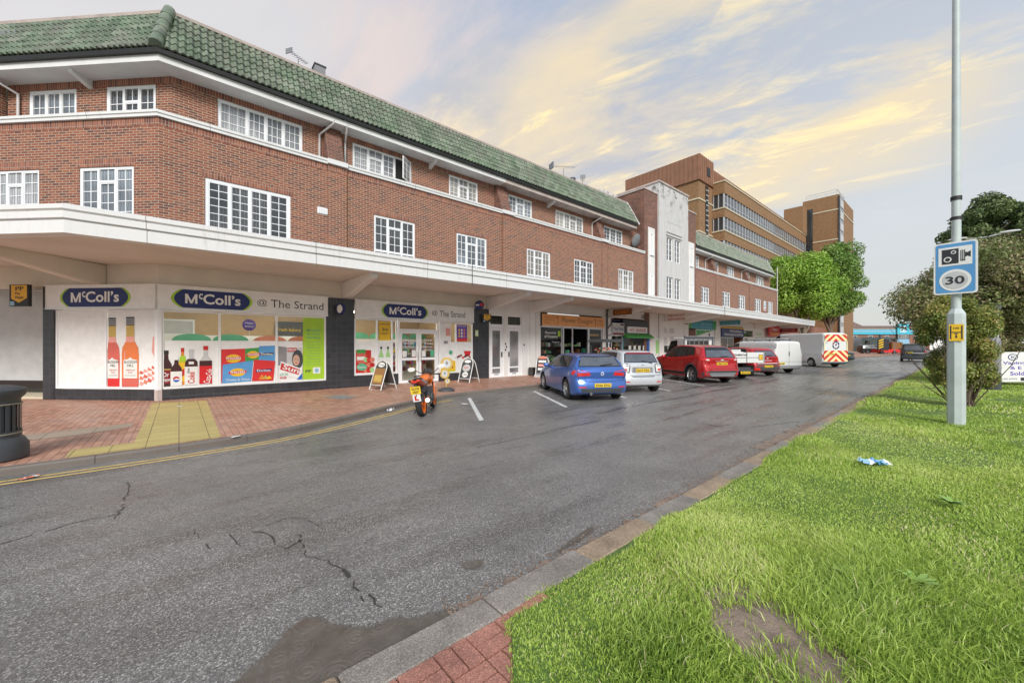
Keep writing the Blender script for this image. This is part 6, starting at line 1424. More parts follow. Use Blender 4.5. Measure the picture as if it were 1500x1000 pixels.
for sg in (-1, 1):
    MB(Matrix(), 'paint_van_white').box(-1.2, 2.2, sg*.98-.02, sg*.98+.02, .84, 1.30).build('side_board', tr, local=True, bevel=.006)
    MB(Matrix(), 'lampred').box(-1.22, -1.17, sg*.62-.16, sg*.62+.16, .46, .58).build('tail_light', tr, local=True)
    MB(Matrix(), 'black').box(-.75, -.72, sg*.6-.25, sg*.6+.25, .25, .7).build('mud_flap', tr, local=True)
    wheel_parts(tr, 0, sg*.80, .34, .24, sg, 8); wheel_parts(tr, 3.4, sg*.80, .34, .22, sg, 8)
q = MB(Matrix(), 'wood').box(-1.0, 1.2, -.9, -.2, .90, .98, 'brown').box(-1.15, .4, .1, .8, 1.0, 1.36, 'paper').box(-1.10, .2, .2, .7, 1.36, 1.48, 'lightgrey'); tag(q.build('timber_load'), 'stack of pale boards and sheeting lying on the white flatbed', 'load'); bpy.data.objects['timber_load'].matrix_basis = tr.matrix_basis.copy()
q = MB(Matrix(), 'lead').box(2.22, 2.28, -.95, .95, 2.05, 2.15).box(2.22, 2.28, -.95, -.88, .9, 2.05).box(2.22, 2.28, .88, .95, .9, 2.05).box(2.22, 2.28, -.88, .88, 1.55, 1.60)
for k in range(1, 6): q.box(2.235, 2.265, -.88+.30*k-.012, -.88+.30*k+.012, 1.6, 2.05)
q.box(2.10, 2.28, -.95, .95, 2.15, 2.20); q.build('cab_guard', tr, local=True)
q = MB(Matrix(), 'paint_van_white'); q.prism([(2.35, .5), (4.3, .5), (4.35, .95), (4.1, 1.20), (3.55, 2.0), (3.3, 2.12), (2.45, 2.12), (2.35, 2.0)], -.93, .93, 'paint_van_white'); cab = q.build('cab', tr, local=True, bevel=.05)
q = MB(Matrix(), 'carglass').prism([(2.9, 1.22), (3.95, 1.22), (3.50, 1.92), (2.9, 1.98)], -.937, .937).box(2.340, 2.352, -.7, .7, 1.35, 1.95); q.build('window', cab, local=True)
q = MB(Matrix(), 'black')
for sg in (-1, 1): q.box(3.75, 3.85, sg*1.0-.08+.1*sg, sg*1.0+.08+.1*sg, 1.25, 1.65).tube([(3.7, sg*.93, 1.6), (3.8, sg*1.08, 1.62)], .02).tube([(3.7, sg*.93, 1.3), (3.8, sg*1.08, 1.3)], .02)
q.build('door_mirror', cab, local=True)
F_ = Matrix.Translation((-1.165, .0, .36)) @ Matrix.Rotation(-PI/2, 4, 'Z')
q = MB(F_, 'plate').box(-.26, .26, -.01, .01, -.056, .056); po = q.build('number_plate', tr, local=True); q = MB(F_, 'ctext'); q.text('GN14 KXB', -.22, .22, -.035, .035, -.014, 'ctext', .03); q.build('lettering', po, local=True)
q = MB(Matrix(), 'signwhite'); F_ = Matrix.Translation((-1.243, .45, 1.22)) @ Matrix.Rotation(-PI/2, 4, 'Z'); q.F = F_; q.text('D.B.Scaffold Ltd', -.40, .42, -.04, .05, -.005, 'ctext', .03); q.F = Matrix.Translation((-1.245, -.78, 1.10)) @ Matrix.Rotation(-PI/2, 4, 'Z'); q.rect(-.12, .12, -.13, .13, -.004, 'ctext'); q.rect(-.10, .10, -.11, .11, -.007, 'yellow'); q.build('board_marking', tg, local=True)
# --- coupe, far cars
S5 = dict(S, len=4.7, oh=1.0, W=1.86, WB=2.84, r=.33, roofw=.66, taper=.14,
    top=[(-1.0, .90), (-.9, .98), (-.55, 1.08), (.1, 1.27), (.6, 1.37), (1.1, 1.40), (1.6, 1.36), (2.4, 1.02), (3.1, .90), (3.5, .76), (3.7, .64)], belt=[(-1, .86), (-.5, .94), (.6, .92), (2.4, .88), (3.7, .58)],
    side=(.0, 2.2), pillars=[1.0], rearwin=(.58, .46, 1.05, 1.27), wind=(1.72, 2.34, .50, .60), plate=(0, .70, 'LK19 ZPF'), mirror=(2.0, .95),
    parts=[('tail_light', mirr('B', [(.50, .80), (.86, .80), (.86, .88), (.5, .86)], .006, 'lampred')), ('rear_bumper_trim', [('B', [(-.7, .22), (.7, .22), (.76, .36), (-.76, .36)], .006, 'black')])])
vehicle('parked_car', 'dark green low coupe parked just beyond the chevron marked van', 'car', (49.9, 8.3), 60, 'paint_dark_green', S5)
S6 = dict(S3, len=4.7, oh=.95, W=1.92, WB=2.8, r=.37, taper=.05, roofw=.80, top=[(-.95, 1.70), (-.88, 1.78), (-.6, 1.83), (1.4, 1.84), (1.8, 1.72), (2.4, 1.25), (3.2, 1.15), (3.6, 1.0), (3.75, .85)], belt=[(-.95, 1.15), (2.4, 1.12), (3.75, .8)], side=(-.7, 2.25), sback=.02, rear=[(0, .0), (.6, 0), (1.2, .05), (1.8, .12)],
    rearwin=(.66, .60, 1.18, 1.62), wind=(1.86, 2.34, .58, .68), plate=(.3, .92, 'RE08 OVT'), sill=.1, mirror=(2.1, 1.25),
    parts=[('tail_light', mirr('B', [(.80, .85), (.92, .85), (.90, 1.25), (.80, 1.25)], .006, 'lampred')), ('rear_bumper_trim', [('B', [(-.9, .30), (.9, .30), (.9, .58), (-.9, .58)], .008, 'dkgrey'), ('B', [(-.9, .84), (.1, .84), (.1, .90), (-.9, .90)], .008, 'lightgrey')])])
vehicle('four_by_four', 'dark grey four wheel drive car standing on the road by the bush', 'car', (57.0, 3.55), 4, 'paint_dark_grey', S6, 'cars on the road ahead')
S7 = dict(S6, top=[(-.95, 1.5), (-.85, 1.6), (-.5, 1.66), (1.4, 1.68), (1.9, 1.55), (2.5, 1.15), (3.2, 1.0), (3.6, .9), (3.75, .8)], plate=None, parts=[], rearwin=(.6, .5, 1.15, 1.5), spokes=8)
X_ = far(68, 75); vehicle('parked_car', 'dark people carrier seen side on beside the orange brick tower', 'car', (X_[0], X_[1]), -55, 'paint_dark_grey', S7, 'cars on the road ahead')
X_ = far(77, 78); vehicle('parked_car', 'small maroon car in front of the filling station, behind the red trailer', 'car', (X_[0], X_[1]), -50, 'paint_hatch_red', S7, 'cars on the road ahead')
X_ = far(80.5, 82); vehicle('parked_car', 'blue grey car standing below the filling station price sign', 'car', (X_[0], X_[1]), -45, 'paint_metallic_blue', S7, 'cars on the road ahead')
S8 = dict(S, plate=None, parts=[('headlight', mirr('F', [(.45, .60), (.80, .62), (.78, .72), (.48, .70)], .006, 'lampclear'))])
X_ = (64.5, -4.9); vehicle('parked_car', 'white car on the main road at the far right edge', 'car', X_, 180, 'paint_van_white', S8, 'cars on the road ahead')
X_ = (92, -8.6); vehicle('parked_car', 'small distant silver car on the main road beyond the white one', 'car', X_, 0, 'paint_silver', S8, 'cars on the road ahead')
# --- motorbike
mb_ = thing('motorbike', 'orange and black motorbike with learner plate, leaning at the kerb', 'motorbike', (4.42, 8.45, 0), R_(50))
mb_.matrix_basis = mb_.matrix_basis @ Matrix.Rotation(R_(-7), 4, 'X')
LM = Matrix()
def mwheel(x, r, w, nm):
    q = MB(Matrix.Translation((x, 0, r)), 'tyre'); q.lathe([(r*.80, -w*.42), (r*.90, -w*.5), (r*.97, -w*.32), (r, 0), (r*.97, w*.32), (r*.90, w*.5), (r*.80, w*.42), (r*.78, 0)], 32, axis='y'); wh = q.build(nm, mb_, smooth=50, local=True)
    q = MB(Matrix.Translation((x, 0, r)), 'paint_bike_orange'); q.lathe([(r*.72, -w*.36), (r*.80, -w*.42), (r*.80, w*.42), (r*.72, w*.36), (r*.70, 0), (r*.72, -w*.36)], 32, axis='y'); q.lathe([(0, -.06), (.05, -.06), (.05, .06), (0, .06)], 12, axis='y')
    for k in range(5):
        for o in (-.12, .12): a = 2*PI*k/5+o; q.tube([(.04*math.cos(a), 0, .04*math.sin(a)), (r*.73*math.cos(2*PI*k/5+o*.5), 0, r*.73*math.sin(2*PI*k/5+o*.5))], .012, 6)
    q.build('rim', wh, local=True); MB(Matrix.Translation((x, 0, r)), 'steel').lathe([(r*.32, .055), (r*.5, .055), (r*.5, .061), (r*.32, .061), (r*.32, .055)], 24, axis='y').build('brake_disc', wh, local=True)
mwheel(0, .305, .15, 'wheel'); mwheel(1.36, .295, .11, 'wheel')
MB(LM, 'paint_bike_orange').tube([(0, .11, .30), (.48, .10, .40)], .028, 8).tube([(0, -.11, .30), (.48, -.10, .40)], .028, 8).build('swing_arm', mb_, local=True)
q = MB(LM, 'paint_bike_orange')
def hull(q, secs, mat=None, n=12):   # secs: (x, z, halfwidth, halfheight)
    vs = []
    for x, z, w, h in secs:
        for k in range(n): a = 2*PI*k/n; vs.append((x, w*math.copysign(abs(math.cos(a))**.8, math.cos(a)), z+h*math.copysign(abs(math.sin(a))**.9, math.sin(a))))
    fs = [(i*n+k, (i+1)*n+k, (i+1)*n+(k+1) % n, i*n+(k+1) % n) for i in range(len(secs)-1) for k in range(n)]+[tuple(range(n)), tuple(range((len(secs)-1)*n+n-1, (len(secs)-1)*n-1, -1))]
    return q.add(vs, fs, mat)
hull(MB(LM, 'paint_bike_orange'), []) if False else None
q = MB(LM, 'bike_red'); hull(q, [(-.34, .88, .09, .03), (-.22, .85, .15, .06), (.0, .80, .16, .08), (.22, .72, .12, .06)]); q.prism([(-.33, .905), (-.1, .89), (.1, .83), (.1, .79), (-.3, .86)], -.155, -.145, 'gloss_black'); q.prism([(-.33, .905), (-.1, .89), (.1, .83), (.1, .79), (-.3, .86)], .145, .155, 'gloss_black'); q.build('tail_fairing', mb_, local=True, smooth=50)
q = MB(LM, 'gloss_black'); hull(q, [(-.34, .90, .05, .03), (-.22, .91, .08, .035), (-.05, .89, .12, .045), (.14, .84, .13, .05)]); hull(q, [(.10, .80, .13, .05), (.35, .76, .14, .06), (.55, .80, .10, .05)]); q.build('seat', mb_, local=True, smooth=50)
q = MB(LM, 'paint_bike_orange'); hull(q, [(.45, .80, .09, .07), (.60, .84, .14, .10), (.82, .87, .15, .10), (.96, .86, .10, .07)]); q.build('fuel_tank', mb_, local=True, smooth=50)
q = MB(LM, 'paint_bike_orange'); hull(q, [(1.0, .76, .13, .10), (1.15, .80, .14, .13), (1.32, .82, .11, .10), (1.45, .76, .05, .05)]); q.prism([(.72, .30), (1.0, .28), (1.22, .50), (1.15, .72), (.95, .70), (.88, .50)], -.18, -.16).prism([(.72, .30), (1.0, .28), (1.22, .50), (1.15, .72), (.95, .70), (.88, .50)], .16, .18); q.build('front_fairing', mb_, local=True, smooth=50)
q = MB(LM, 'carglass'); hull(q, [(1.02, .98, .14, .03), (1.16, 1.02, .13, .07), (1.34, .90, .07, .04)]); q.build('screen', mb_, local=True, smooth=50)
q = MB(LM, 'dkgrey').box(.42, .90, -.15, .15, .30, .62).lathe([(0, -.19), (.12, -.19), (.13, .0), (.12, .19), (0, .19)], 16, c=(.6, 0, .38), axis='y').tube([(.35, 0, .5), (.45, 0, .72), (.9, 0, .72)], .035, 8).box(.1, .45, -.10, .10, .55, .75); q.build('engine', mb_, local=True)
q = MB(LM, 'steel').tube([(.75, -.12, .28), (.35, -.15, .25), (.15, -.17, .30)], .028, 8).tube([(.18, -.17, .30), (-.12, -.19, .38)], [.05, .055], 12); q.build('exhaust', mb_, local=True, smooth=50)
q = MB(LM, 'black')
for s_ in (-1, 1): q.tube([(1.36, s_*.09, .295), (1.13, s_*.09, .82)], .022, 8)
q.build('front_fork', mb_, local=True)
q = MB(LM, 'black').tube([(1.05, -.33, .90), (1.10, -.1, .92), (1.10, .1, .92), (1.05, .33, .90)], .016, 8).tube([(1.06, -.36, .90), (1.06, -.24, .905)], .02).tube([(1.06, .36, .90), (1.06, .24, .905)], .02); q.build('handlebar', mb_, local=True)
for s_ in (-1, 1):
    q = MB(LM, 'black').tube([(1.18, s_*.16, .95), (1.10, s_*.34, 1.08)], .010, 6).blob((1.10, s_*.40, 1.10), (.03, .09, .05), 12); m_o = q.build('mirror', mb_, local=True)
    MB(Matrix.Translation((1.066, s_*.40, 1.10)) @ Matrix.Rotation(-PI/2, 4, 'Z'), 'lampclear').ell(0, 0, .10, .058, 0).build('mirror_glass', m_o, local=True)
F_ = Matrix.Translation((-.37, .0, .66)) @ Matrix.Rotation(-PI/2, 4, 'Z') @ Matrix.Rotation(R_(12), 4, 'X')
MB(LM, 'black').tube([(-.28, 0, .80), (-.35, 0, .52)], .015, 6).box(-.30, .1, -.04, .04, .72, .78).build('plate_bracket', mb_, local=True)
q = MB(F_, 'plate').box(-.115, .115, -.006, .006, -.09, .09); q.text('GU18', -.085, .085, .01, .07, -.009, 'ctext', .03); q.text('XSV', -.07, .07, -.07, -.01, -.009, 'ctext', .03); q.build('number_plate', mb_, local=True)
q = MB(F_, 'signwhite').box(-.09, .09, -.006, .006, -.27, -.10); q.text('L', -.05, .05, -.245, -.125, -.009, 'red', .07); q.build('learner_plate', mb_, local=True)
MB(LM, 'lampred').box(-.36, -.33, -.05, .05, .83, .87).build('tail_light', mb_, local=True)
MB(LM, 'dkgrey').prism([(-.05, .34), (.02, .5), (.1, .62), (.22, .62), (.12, .48), (.05, .33)], -.07, .07).build('rear_hugger', mb_, local=True)
MB(LM, 'black').tube([(.4, .12, .3), (.3, .28, .02)], .012, 6).build('side_stand', mb_, local=True)
# ================================================================ street furniture and small things
# foreground lamp column with the camera sign
px_, py_ = 12.16, .14; tdir = math.atan2(py_, px_)
t = thing('street_lamp', 'tall pale grey lamp column on the grass with hydrant plate and speed camera sign', 'street lamp', (px_, py_, .05), R_(-10))
M['lamppaint'] = pmat('column_paint', (.50, .56, .55), .5, var=.15, scale=1.5, bmp=.05)
q = MB(Matrix(), 'lamppaint'); q.lathe([(.135, -.1), (.135, 2.28), (.13, 2.30), (.075, 2.40), (.075, 2.42)], 8); q.build('column_base', t, local=True)
q = MB(Matrix(), 'lamppaint'); q.tube([(0, 0, 2.40), (0, 0, 6.0), (0, 0, 9.6)], [.074, .066, .055], 20); q.tube([(0, 0, 9.6), (.0, -.3, 9.9), (0, -1.2, 10.0)], .04, 10); q.build('pole', t, smooth=50, local=True)
q = MB(Matrix(), 'lightgrey'); q.blob((0, -1.5, 10.0), (.14, .36, .07), 14); q.build('lantern', t, local=True, smooth=60)
q = MB(Matrix(), 'black').lathe([(.082, 4.62), (.084, 4.62), (.084, 4.70), (.082, 4.70)], 20).lathe([(.082, 4.22), (.084, 4.22), (.084, 4.28), (.082, 4.28)], 20); q.build('strap', t, local=True)
MB(Matrix(), 'dkgrey').box(.134, .14, -.045, .045, .5, 1.6).build('access_door', t, local=True)
# sign frame: local y = into the sign, local x = right as read
a_ = math.atan2(-FY*387/570*0-0, 1)
# plan direction of the sign's face, left to right as read (vanishing point left at px 363)
dcam = Vector((387, -570)).normalized(); ux = Vector((dcam[0]*FY+dcam[1]*FX, -dcam[0]*FX+dcam[1]*FY)).normalized()
SF = Matrix(((ux.x, -ux.y, 0, px_), (ux.y, ux.x, 0, py_), (0, 0, 1, 0), (0, 0, 0, 1)))
if (SF.to_3x3() @ Vector((0, 1, 0))).dot(Vector((px_, py_, 0))) < 0: SF = SF @ Matrix.Diagonal((1, -1, 1, 1))
def rrect(u0, u1, z0, z1, r, n=5):
    P = []
    for cx, cz, a in ((u1-r, z1-r, 0), (u0+r, z1-r, 90), (u0+r, z0+r, 180), (u1-r, z0+r, 270)):
        for k in range(n+1): P.append((cx+r*math.cos(R_(a+90*k/n)), cz+r*math.sin(R_(a+90*k/n))))
    return P
SW = .30; z0s, z1s = 2.74, 3.80
q = MB(SF, 'signwhite').prism(rrect(-SW, SW, z0s, z1s, .05), -.13, -.11); q.F = SF; sgn = q.build('sign_panel', t)
q = MB(SF); q.poly(rrect(-SW+.03, SW-.03, z0s+.03, z1s-.03, .035), -.134, 'crispblue'); q.rect(-.23, .23, 3.32, 3.70, -.138, 'signwhite')
q.rect(-.18, .05, 3.36, 3.66, -.142, 'ctext'); q.ell(-.10, 3.45, .055, .055, -.146, 'signwhite'); q.ell(-.10, 3.45, .036, .036, -.149, 'ctext'); q.ell(-.02, 3.59, .036, .036, -.146, 'signwhite'); q.ell(-.02, 3.59, .022, .022, -.149, 'ctext')
for u in (.075, .10, .125): q.rect(u, u+.012, 3.40+.0, 3.62, -.142, 'ctext')
q.rect(.075, .14, 3.40, 3.42, -.142, 'ctext'); q.poly([(.14, 3.47), (.17, 3.49), (.21, 3.46), (.21, 3.59), (.17, 3.56), (.14, 3.57)], -.142, 'ctext')
q.ell(0, 3.02, .22, .22, -.138, 'signwhite', 40); q.ell(0, 3.02, .175, .175, -.142, 'lightgrey', 40); q.text('30', -.13, .13, 2.94, 3.10, -.147, 'ctext', .018); q.build('sign_face', sgn)
q = MB(SF, 'steel').box(-.09, .09, -.11, -.07, 2.95, 2.99).box(-.09, .09, -.11, -.07, 3.5, 3.54); q.build('sign_clip', sgn)
# hydrant plate, facing the camera
d_ = Vector((px_, py_)).normalized(); HF = Matrix(((d_.y, d_.x, 0, px_), (-d_.x, d_.y, 0, py_), (0, 0, 1, 0), (0, 0, 0, 1)))
q = MB(HF, 'yellow').box(-.10, .10, -.15, -.142, 1.78, 2.12); hp_ = q.build('hydrant_plate', t); q = MB(HF); q.rect(-.085, -.065, 1.82, 2.09, -.153, 'ctext'); q.rect(.065, .085, 1.82, 2.09, -.153, 'ctext'); q.rect(-.065, .065, 1.945, 1.965, -.153, 'ctext'); q.text('100', -.04, .04, 2.02, 2.06, -.153, 'ctext', .018); q.text('1', -.012, .012, 1.84, 1.90, -.153, 'ctext', .018); q.poly([(-.03, 1.935), (.03, 1.935), (0, 1.905)], -.153, 'ctext'); q.build('lettering', hp_)
# stumpy old column
t = thing('lamp_column', 'short stumpy old grey column with a dark foot beside the vaping banner', 'column', (22.6, -.62, .05))
q = MB(Matrix(), 'midgrey').lathe([(.20, 0), (.20, 1.75), (.19, 1.85), (.10, 1.98), (.07, 2.0), (.07, 2.9), (.0, 2.92)], 14); q.build('column', t, local=True, smooth=40); MB(Matrix(), 'dkgrey').lathe([(.206, 0), (.206, .40)], 14).build('foot_band', t, local=True)
t = thing('lamp_column', 'thin pale green pole with a small lantern top just behind the stumpy column', 'column', (24.5, -.78, .05))
MB(Matrix(), 'lamppaint').tube([(0, 0, 0), (0, 0, 3.0)], .045, 10).build('pole', t, local=True, smooth=50); MB(Matrix(), 'lead').lathe([(0, 3.3), (.14, 3.28), (.10, 3.05), (.05, 3.0)], 12).build('lantern', t, local=True)
# banner
t = thing('vaping_banner', 'white printed vaping banner stretched between two stakes on the verge', 'banner', (25.8, -1.2, .05))
d_ = Vector((.86, -.62)).normalized(); d_ = Vector((.80, -.60)); BF = Matrix(((d_.x, -d_.y, 0, 24.4), (d_.y, d_.x, 0, -.80), (0, 0, 1, 0), (0, 0, 0, 1)))
q = MB(BF, 'signwhite').box(0, 2.6, -.01, .01, .25, 1.42); bn = q.build('sheet', t)
q = MB(BF); q.ell(.62, 1.22, .22, .13, -.013, 'navy'); q.ell(.62, 1.22, .18, .10, -.016, 'signwhite'); q.text('EC', .53, .72, 1.17, 1.27, -.019, 'navy', .018)
q.text('Vaping Devices', .18, 2.4, .90, 1.06, -.013, 'purple', .018); q.text('& E Liquids', .5, 2.1, .70, .86, -.013, 'purple', .018); q.text('Sold Here', .5, 2.0, .50, .66, -.013, 'purple', .018); q.text('01903 247474', .1, .8, .33, .40, -.013, 'ctext'); q.rect(.95, 1.35, .29, .42, -.013, 'ctext'); q.rect(1.6, 2.0, .29, .42, -.013, 'paleblue'); q.build('lettering', bn)
for u in (-.03, 2.63): MB(BF, 'wood').box(u-.02, u+.02, -.02, .02, .0, 1.5).build('stake', t)
# double-headed street light beyond
t = thing('street_lamp', 'distant tall grey street light with two outstretched lantern heads', 'street lamp', (42.3, -.62, .0), R_(-4))
q = MB(Matrix(), 'lightgrey'); q.tube([(0, 0, 0), (0, 0, 9.2)], [.12, .06], 10); q.build('pole', t, local=True, smooth=50)
for sg, ln in ((1, .7), (-1, .9)):
    MB(Matrix(), 'lightgrey').tube([(0, 0, 9.1), (0, sg*ln, 9.2)], .045, 8).build('arm', t, local=True)
    MB(Matrix(), 'signwhite').blob((0, sg*(ln+.35), 9.28), (.15, .5, .08), 14).build('lantern', t, local=True, smooth=60)
t = thing('street_lamp', 'low grey street light with a single flat lantern seen against the brown bush', 'street lamp', (36.2, -1.15, 0), 0)
MB(Matrix(), 'midgrey').tube([(0, 0, 0), (0, 0, 4.2)], [.09, .05], 10).build('pole', t, local=True, smooth=50); MB(Matrix(), 'lightgrey').blob((0, .1, 4.25), (.16, .75, .07), 14).build('lantern', t, local=True, smooth=60)
# litter bin
BINP = (-2.02, 8.80)
t = thing('litter_bin', 'dark cast litter bin with grooved body and wide foot at the left edge', 'bin', (BINP[0], BINP[1], .1), R_(20))
q = MB(Matrix(), 'dkgrey'); n = 24
q.lathe([(.36, 0), (.38, .02), (.38, .20), (.34, .28), (.31, .31), (.31, .40)], n); q.build('foot', t, local=True, smooth=35)
q = MB(Matrix(), 'dkgrey')
for k in range(48):
    a = 2*PI*k/48; r1 = .305 if k % 2 else .290; a2 = 2*PI*(k+1)/48; 
    q.add([(r1*math.cos(a), r1*math.sin(a), .40), (r1*math.cos(a2), r1*math.sin(a2), .40), (r1*math.cos(a2), r1*math.sin(a2), .78), (r1*math.cos(a), r1*math.sin(a), .78)], [(0, 1, 2, 3)])
q.build('body', t, local=True)
M['goldtrim'] = pmat('faded_gilt', (.34, .31, .22), .5)
MB(Matrix(), 'goldtrim').lathe([(.312, .36), (.318, .36), (.318, .375), (.312, .375)], 32).lathe([(.312, .77), (.318, .77), (.318, .785), (.312, .785)], 32).build('trim_band', t, local=True)
MB(Matrix(), 'dkgrey').lathe([(.30, .78), (.30, .84), (.345, .90), (.36, .94), (.36, .97), (.33, 1.0), (.22, 1.03), (.0, 1.04)], 28).build('lid', t, local=True, smooth=40)
# A-boards
def aboard(loc, rz, label, style):
    t = thing('pavement_board', label, 'A-board', (loc[0], loc[1], .1), R_(rz))
    fr_ = 'paper' if style != 2 else 'alu'
    for sg in (-1, 1):
        F_ = Matrix.Translation((0, sg*.36, 0)) @ Matrix.Rotation(R_(sg*19), 4, 'X')
        q = MB(F_, fr_).tube([(-.30, 0, 0), (-.30, 0, .85), (-.22, 0, 1.02), (0, 0, 1.10), (.22, 0, 1.02), (.30, 0, .85), (.30, 0, 0)], .018, 8).tube([(-.30, 0, .18), (.30, 0, .18)], .014, 6); fo = q.build('tube_frame', t, local=True, smooth=50)
        q = MB(F_, 'dkgrey').box(-.28, .28, -.006, .006, .20, .86).prism([(-.28, .86), (.28, .86), (.2, 1.0), (0, 1.07), (-.2, 1.0)], -.006, .006); po = q.build('panel', t, local=True)
        if sg == -1:
            q = MB(F_)
            if style == 0: q.rect(-.26, .26, .22, .80, -.010, 'wood'); q.rect(-.2, .2, .3, .55, -.014, 'gold'); q.ell(0, .93, .17, .09, -.012, 'signwhite'); q.text('Costa', -.13, .13, .9, .96, -.016, 'ctext', .018)
            elif style == 1: q.ell(0, .94, .17, .07, -.012, 'signwhite'); q.ell(0, .65, .20, .16, -.012, 'lightgrey'); q.text('PAY', -.12, .12, .62, .70, -.016, 'walkred', .018); q.ell(0, .36, .15, .12, -.012, 'signwhite'); q.text('HERE', -.1, .1, .33, .39, -.016, 'ctext', .018)
            else: q.rect(-.25, .25, .22, 1.0, -.010, 'ctext'); [q.rect(-.2, .2, .35+.2*k, .47+.2*k, -.014, c) for k, c in enumerate(('signwhite', 'pink', 'paper', 'coral'))]
            q.build('printed_face', po, local=True)
    if style == 2: MB(Matrix(), 'lightgrey').box(-.33, .33, -.45, .45, 0, .12).build('base', t, local=True)
    return t
aboard((5.62, 13.75), -72, 'pavement board with a brown poster left of the store doors', 0)
aboard((9.45, 13.9), -72, 'pavement board with round printed logos right of the store doors', 1)
aboard((13.95, 13.9), -60, 'tall pavement board with photo cards left of the flower shop', 2)
# gold disc sign on round foot
t = thing('disc_sign', 'gold pavement sign of stacked round discs on a dark domed foot near the kerb', 'sign', (7.05, 11.75, .1), R_(-32))
MB(Matrix(), 'dkgrey').lathe([(.30, 0), (.30, .02), (.26, .07), (.14, .12), (.0, .14)], 24).build('foot', t, local=True, smooth=50)
MB(Matrix(), 'gold').tube([(0, 0, .12), (0, 0, .95)], .022, 8).build('stem', t, local=True)
for cx, cz, r1 in ((.02, .95, .21), (-.05, .60, .16), (.04, .34, .09)):
    d = MB(Matrix.Translation((cx, 0, cz)), 'gold').lathe([(0, -.025), (r1, -.025), (r1+.012, 0), (r1, .025), (0, .025)], 28, axis='y').build('disc', t, local=True, smooth=40)
    MB(Matrix.Translation((cx, 0, cz)), 'beige').ell(0, 0, r1*.62, r1*.70, -.030, 'lightgrey').ell(0, .02, r1*.22, r1*.3, -.034, 'midgrey').build('disc_face', d, local=True)
# litter
def crumple(name, label, loc, size, cols, rz=0, flat=.35, n=10):
    q = MB(Matrix())
    rr = random.Random(hash(label) % 999)
    m = 7
    pts = [[(size[0]*(i/(n-1)-.5)+rr.uniform(-.12, .12)*size[0]/2, size[1]*(j/(m-1)-.5)+rr.uniform(-.15, .15)*size[1]/2, .004+abs(rr.gauss(0, 1))*flat*size[1]) for i in range(n)] for j in range(m)]
    for j in range(m-1):
        for i in range(n-1): q.add([pts[j][i], pts[j][i+1], pts[j+1][i+1], pts[j+1][i]], [(0, 1, 2), (0, 2, 3)], cols[(i//2) % len(cols)])
    o = q.build(name, merge=True, local=True); place(o, loc, rz); tag(o, label, 'litter', 'scraps of litter'); return o
crumple('litter_wrapper', 'flattened orange and white wrapper lying by the kerb at the far left', (-1.45, 7.76, .01), (.20, .07), ['coral', 'pink', 'coral', 'paper'], R_(38), .12)
crumple('litter_bag', 'blue and white plastic packet crumpled on the grass', (7.05, .80, .11), (.30, .18), ['paleblue', 'signwhite', 'crispblue', 'paleblue', 'paper'], R_(-60), .2)
crumple('litter_paper', 'white paper scrap lying on the road right of the motorbike', (6.22, 9.34, .008), (.20, .10), ['signwhite', 'paper'], R_(-40), .05)
crumple('litter_paper', 'small blue and white ball of paper on the kerb left of the motorbike', (4.05, 9.45, .03), (.14, .12), ['signwhite', 'purple'], .5, .3, 6)
crumple('litter_paper', 'white tissue on the yellow paving below the corner window', (.02, 13.2, .11), (.12, .08), ['signwhite'], .5, .2, 6)
crumple('litter_paper', 'tiny white scrap on the kerb below the yellow paving', (.75, 8.22, .11), (.14, .05), ['paper'], .3, .15, 6)
crumple('litter_paper', 'white scrap beside the foot of the left pavement board', (5.15, 13.5, .11), (.14, .09), ['paper', 'pink'], .3, .3, 6)
o = crumple('yellow_leaf', 'single yellow leaf floating at the puddle edge', (.66, 2.03, .02), (.05, .03), ['yellow'], .9, .1, 4); o['category'] = 'leaf'
# ================================================================ trees, bushes
def leafmat(name, stops, trans=.3):
    m, nt, b = nodes(name); M[name] = m
    at = N(nt, 'ShaderNodeAttribute'); at.attribute_name = 'tone'; r = ramp(nt, at.outputs['Fac'], stops)
    L(nt, r.outputs[0], b.inputs['Base Color']); b.inputs['Roughness'].default_value = .5
    tr = N(nt, 'ShaderNodeBsdfTranslucent'); L(nt, r.outputs[0], tr.inputs[0]); mx = N(nt, 'ShaderNodeMixShader'); mx.inputs[0].default_value = trans
    L(nt, b.outputs[0], mx.inputs[1]); L(nt, tr.outputs[0], mx.inputs[2]); L(nt, mx.outputs[0], nt.nodes['Material Output'].inputs[0])
leafmat('leaf_fresh', [(0, (.12, .25, .025)), (.5, (.31, .50, .06)), (1, (.52, .68, .15))])
leafmat('leaf_mid', [(0, (.09, .17, .03)), (.5, (.19, .33, .06)), (1, (.34, .46, .12))])
leafmat('leaf_brown', [(0, (.08, .10, .035)), (.3, (.18, .25, .065)), (.55, (.31, .31, .13)), (.8, (.42, .30, .20)), (1, (.52, .50, .20))])
leafmat('leaf_olive', [(0, (.08, .12, .03)), (.4, (.22, .29, .06)), (.75, (.40, .40, .10)), (1, (.52, .34, .13))])
leafmat('leaf_dark', [(0, (.05, .08, .03)), (.5, (.14, .20, .065)), (1, (.30, .38, .15))], .15)
M['bark'] = pmat('bark', (.20, .15, .11), .9, var=.35, scale=5, bmp=.6); M['barkpale'] = pmat('pale_bark', (.34, .29, .22), .9, var=.3, scale=3, bmp=.5)
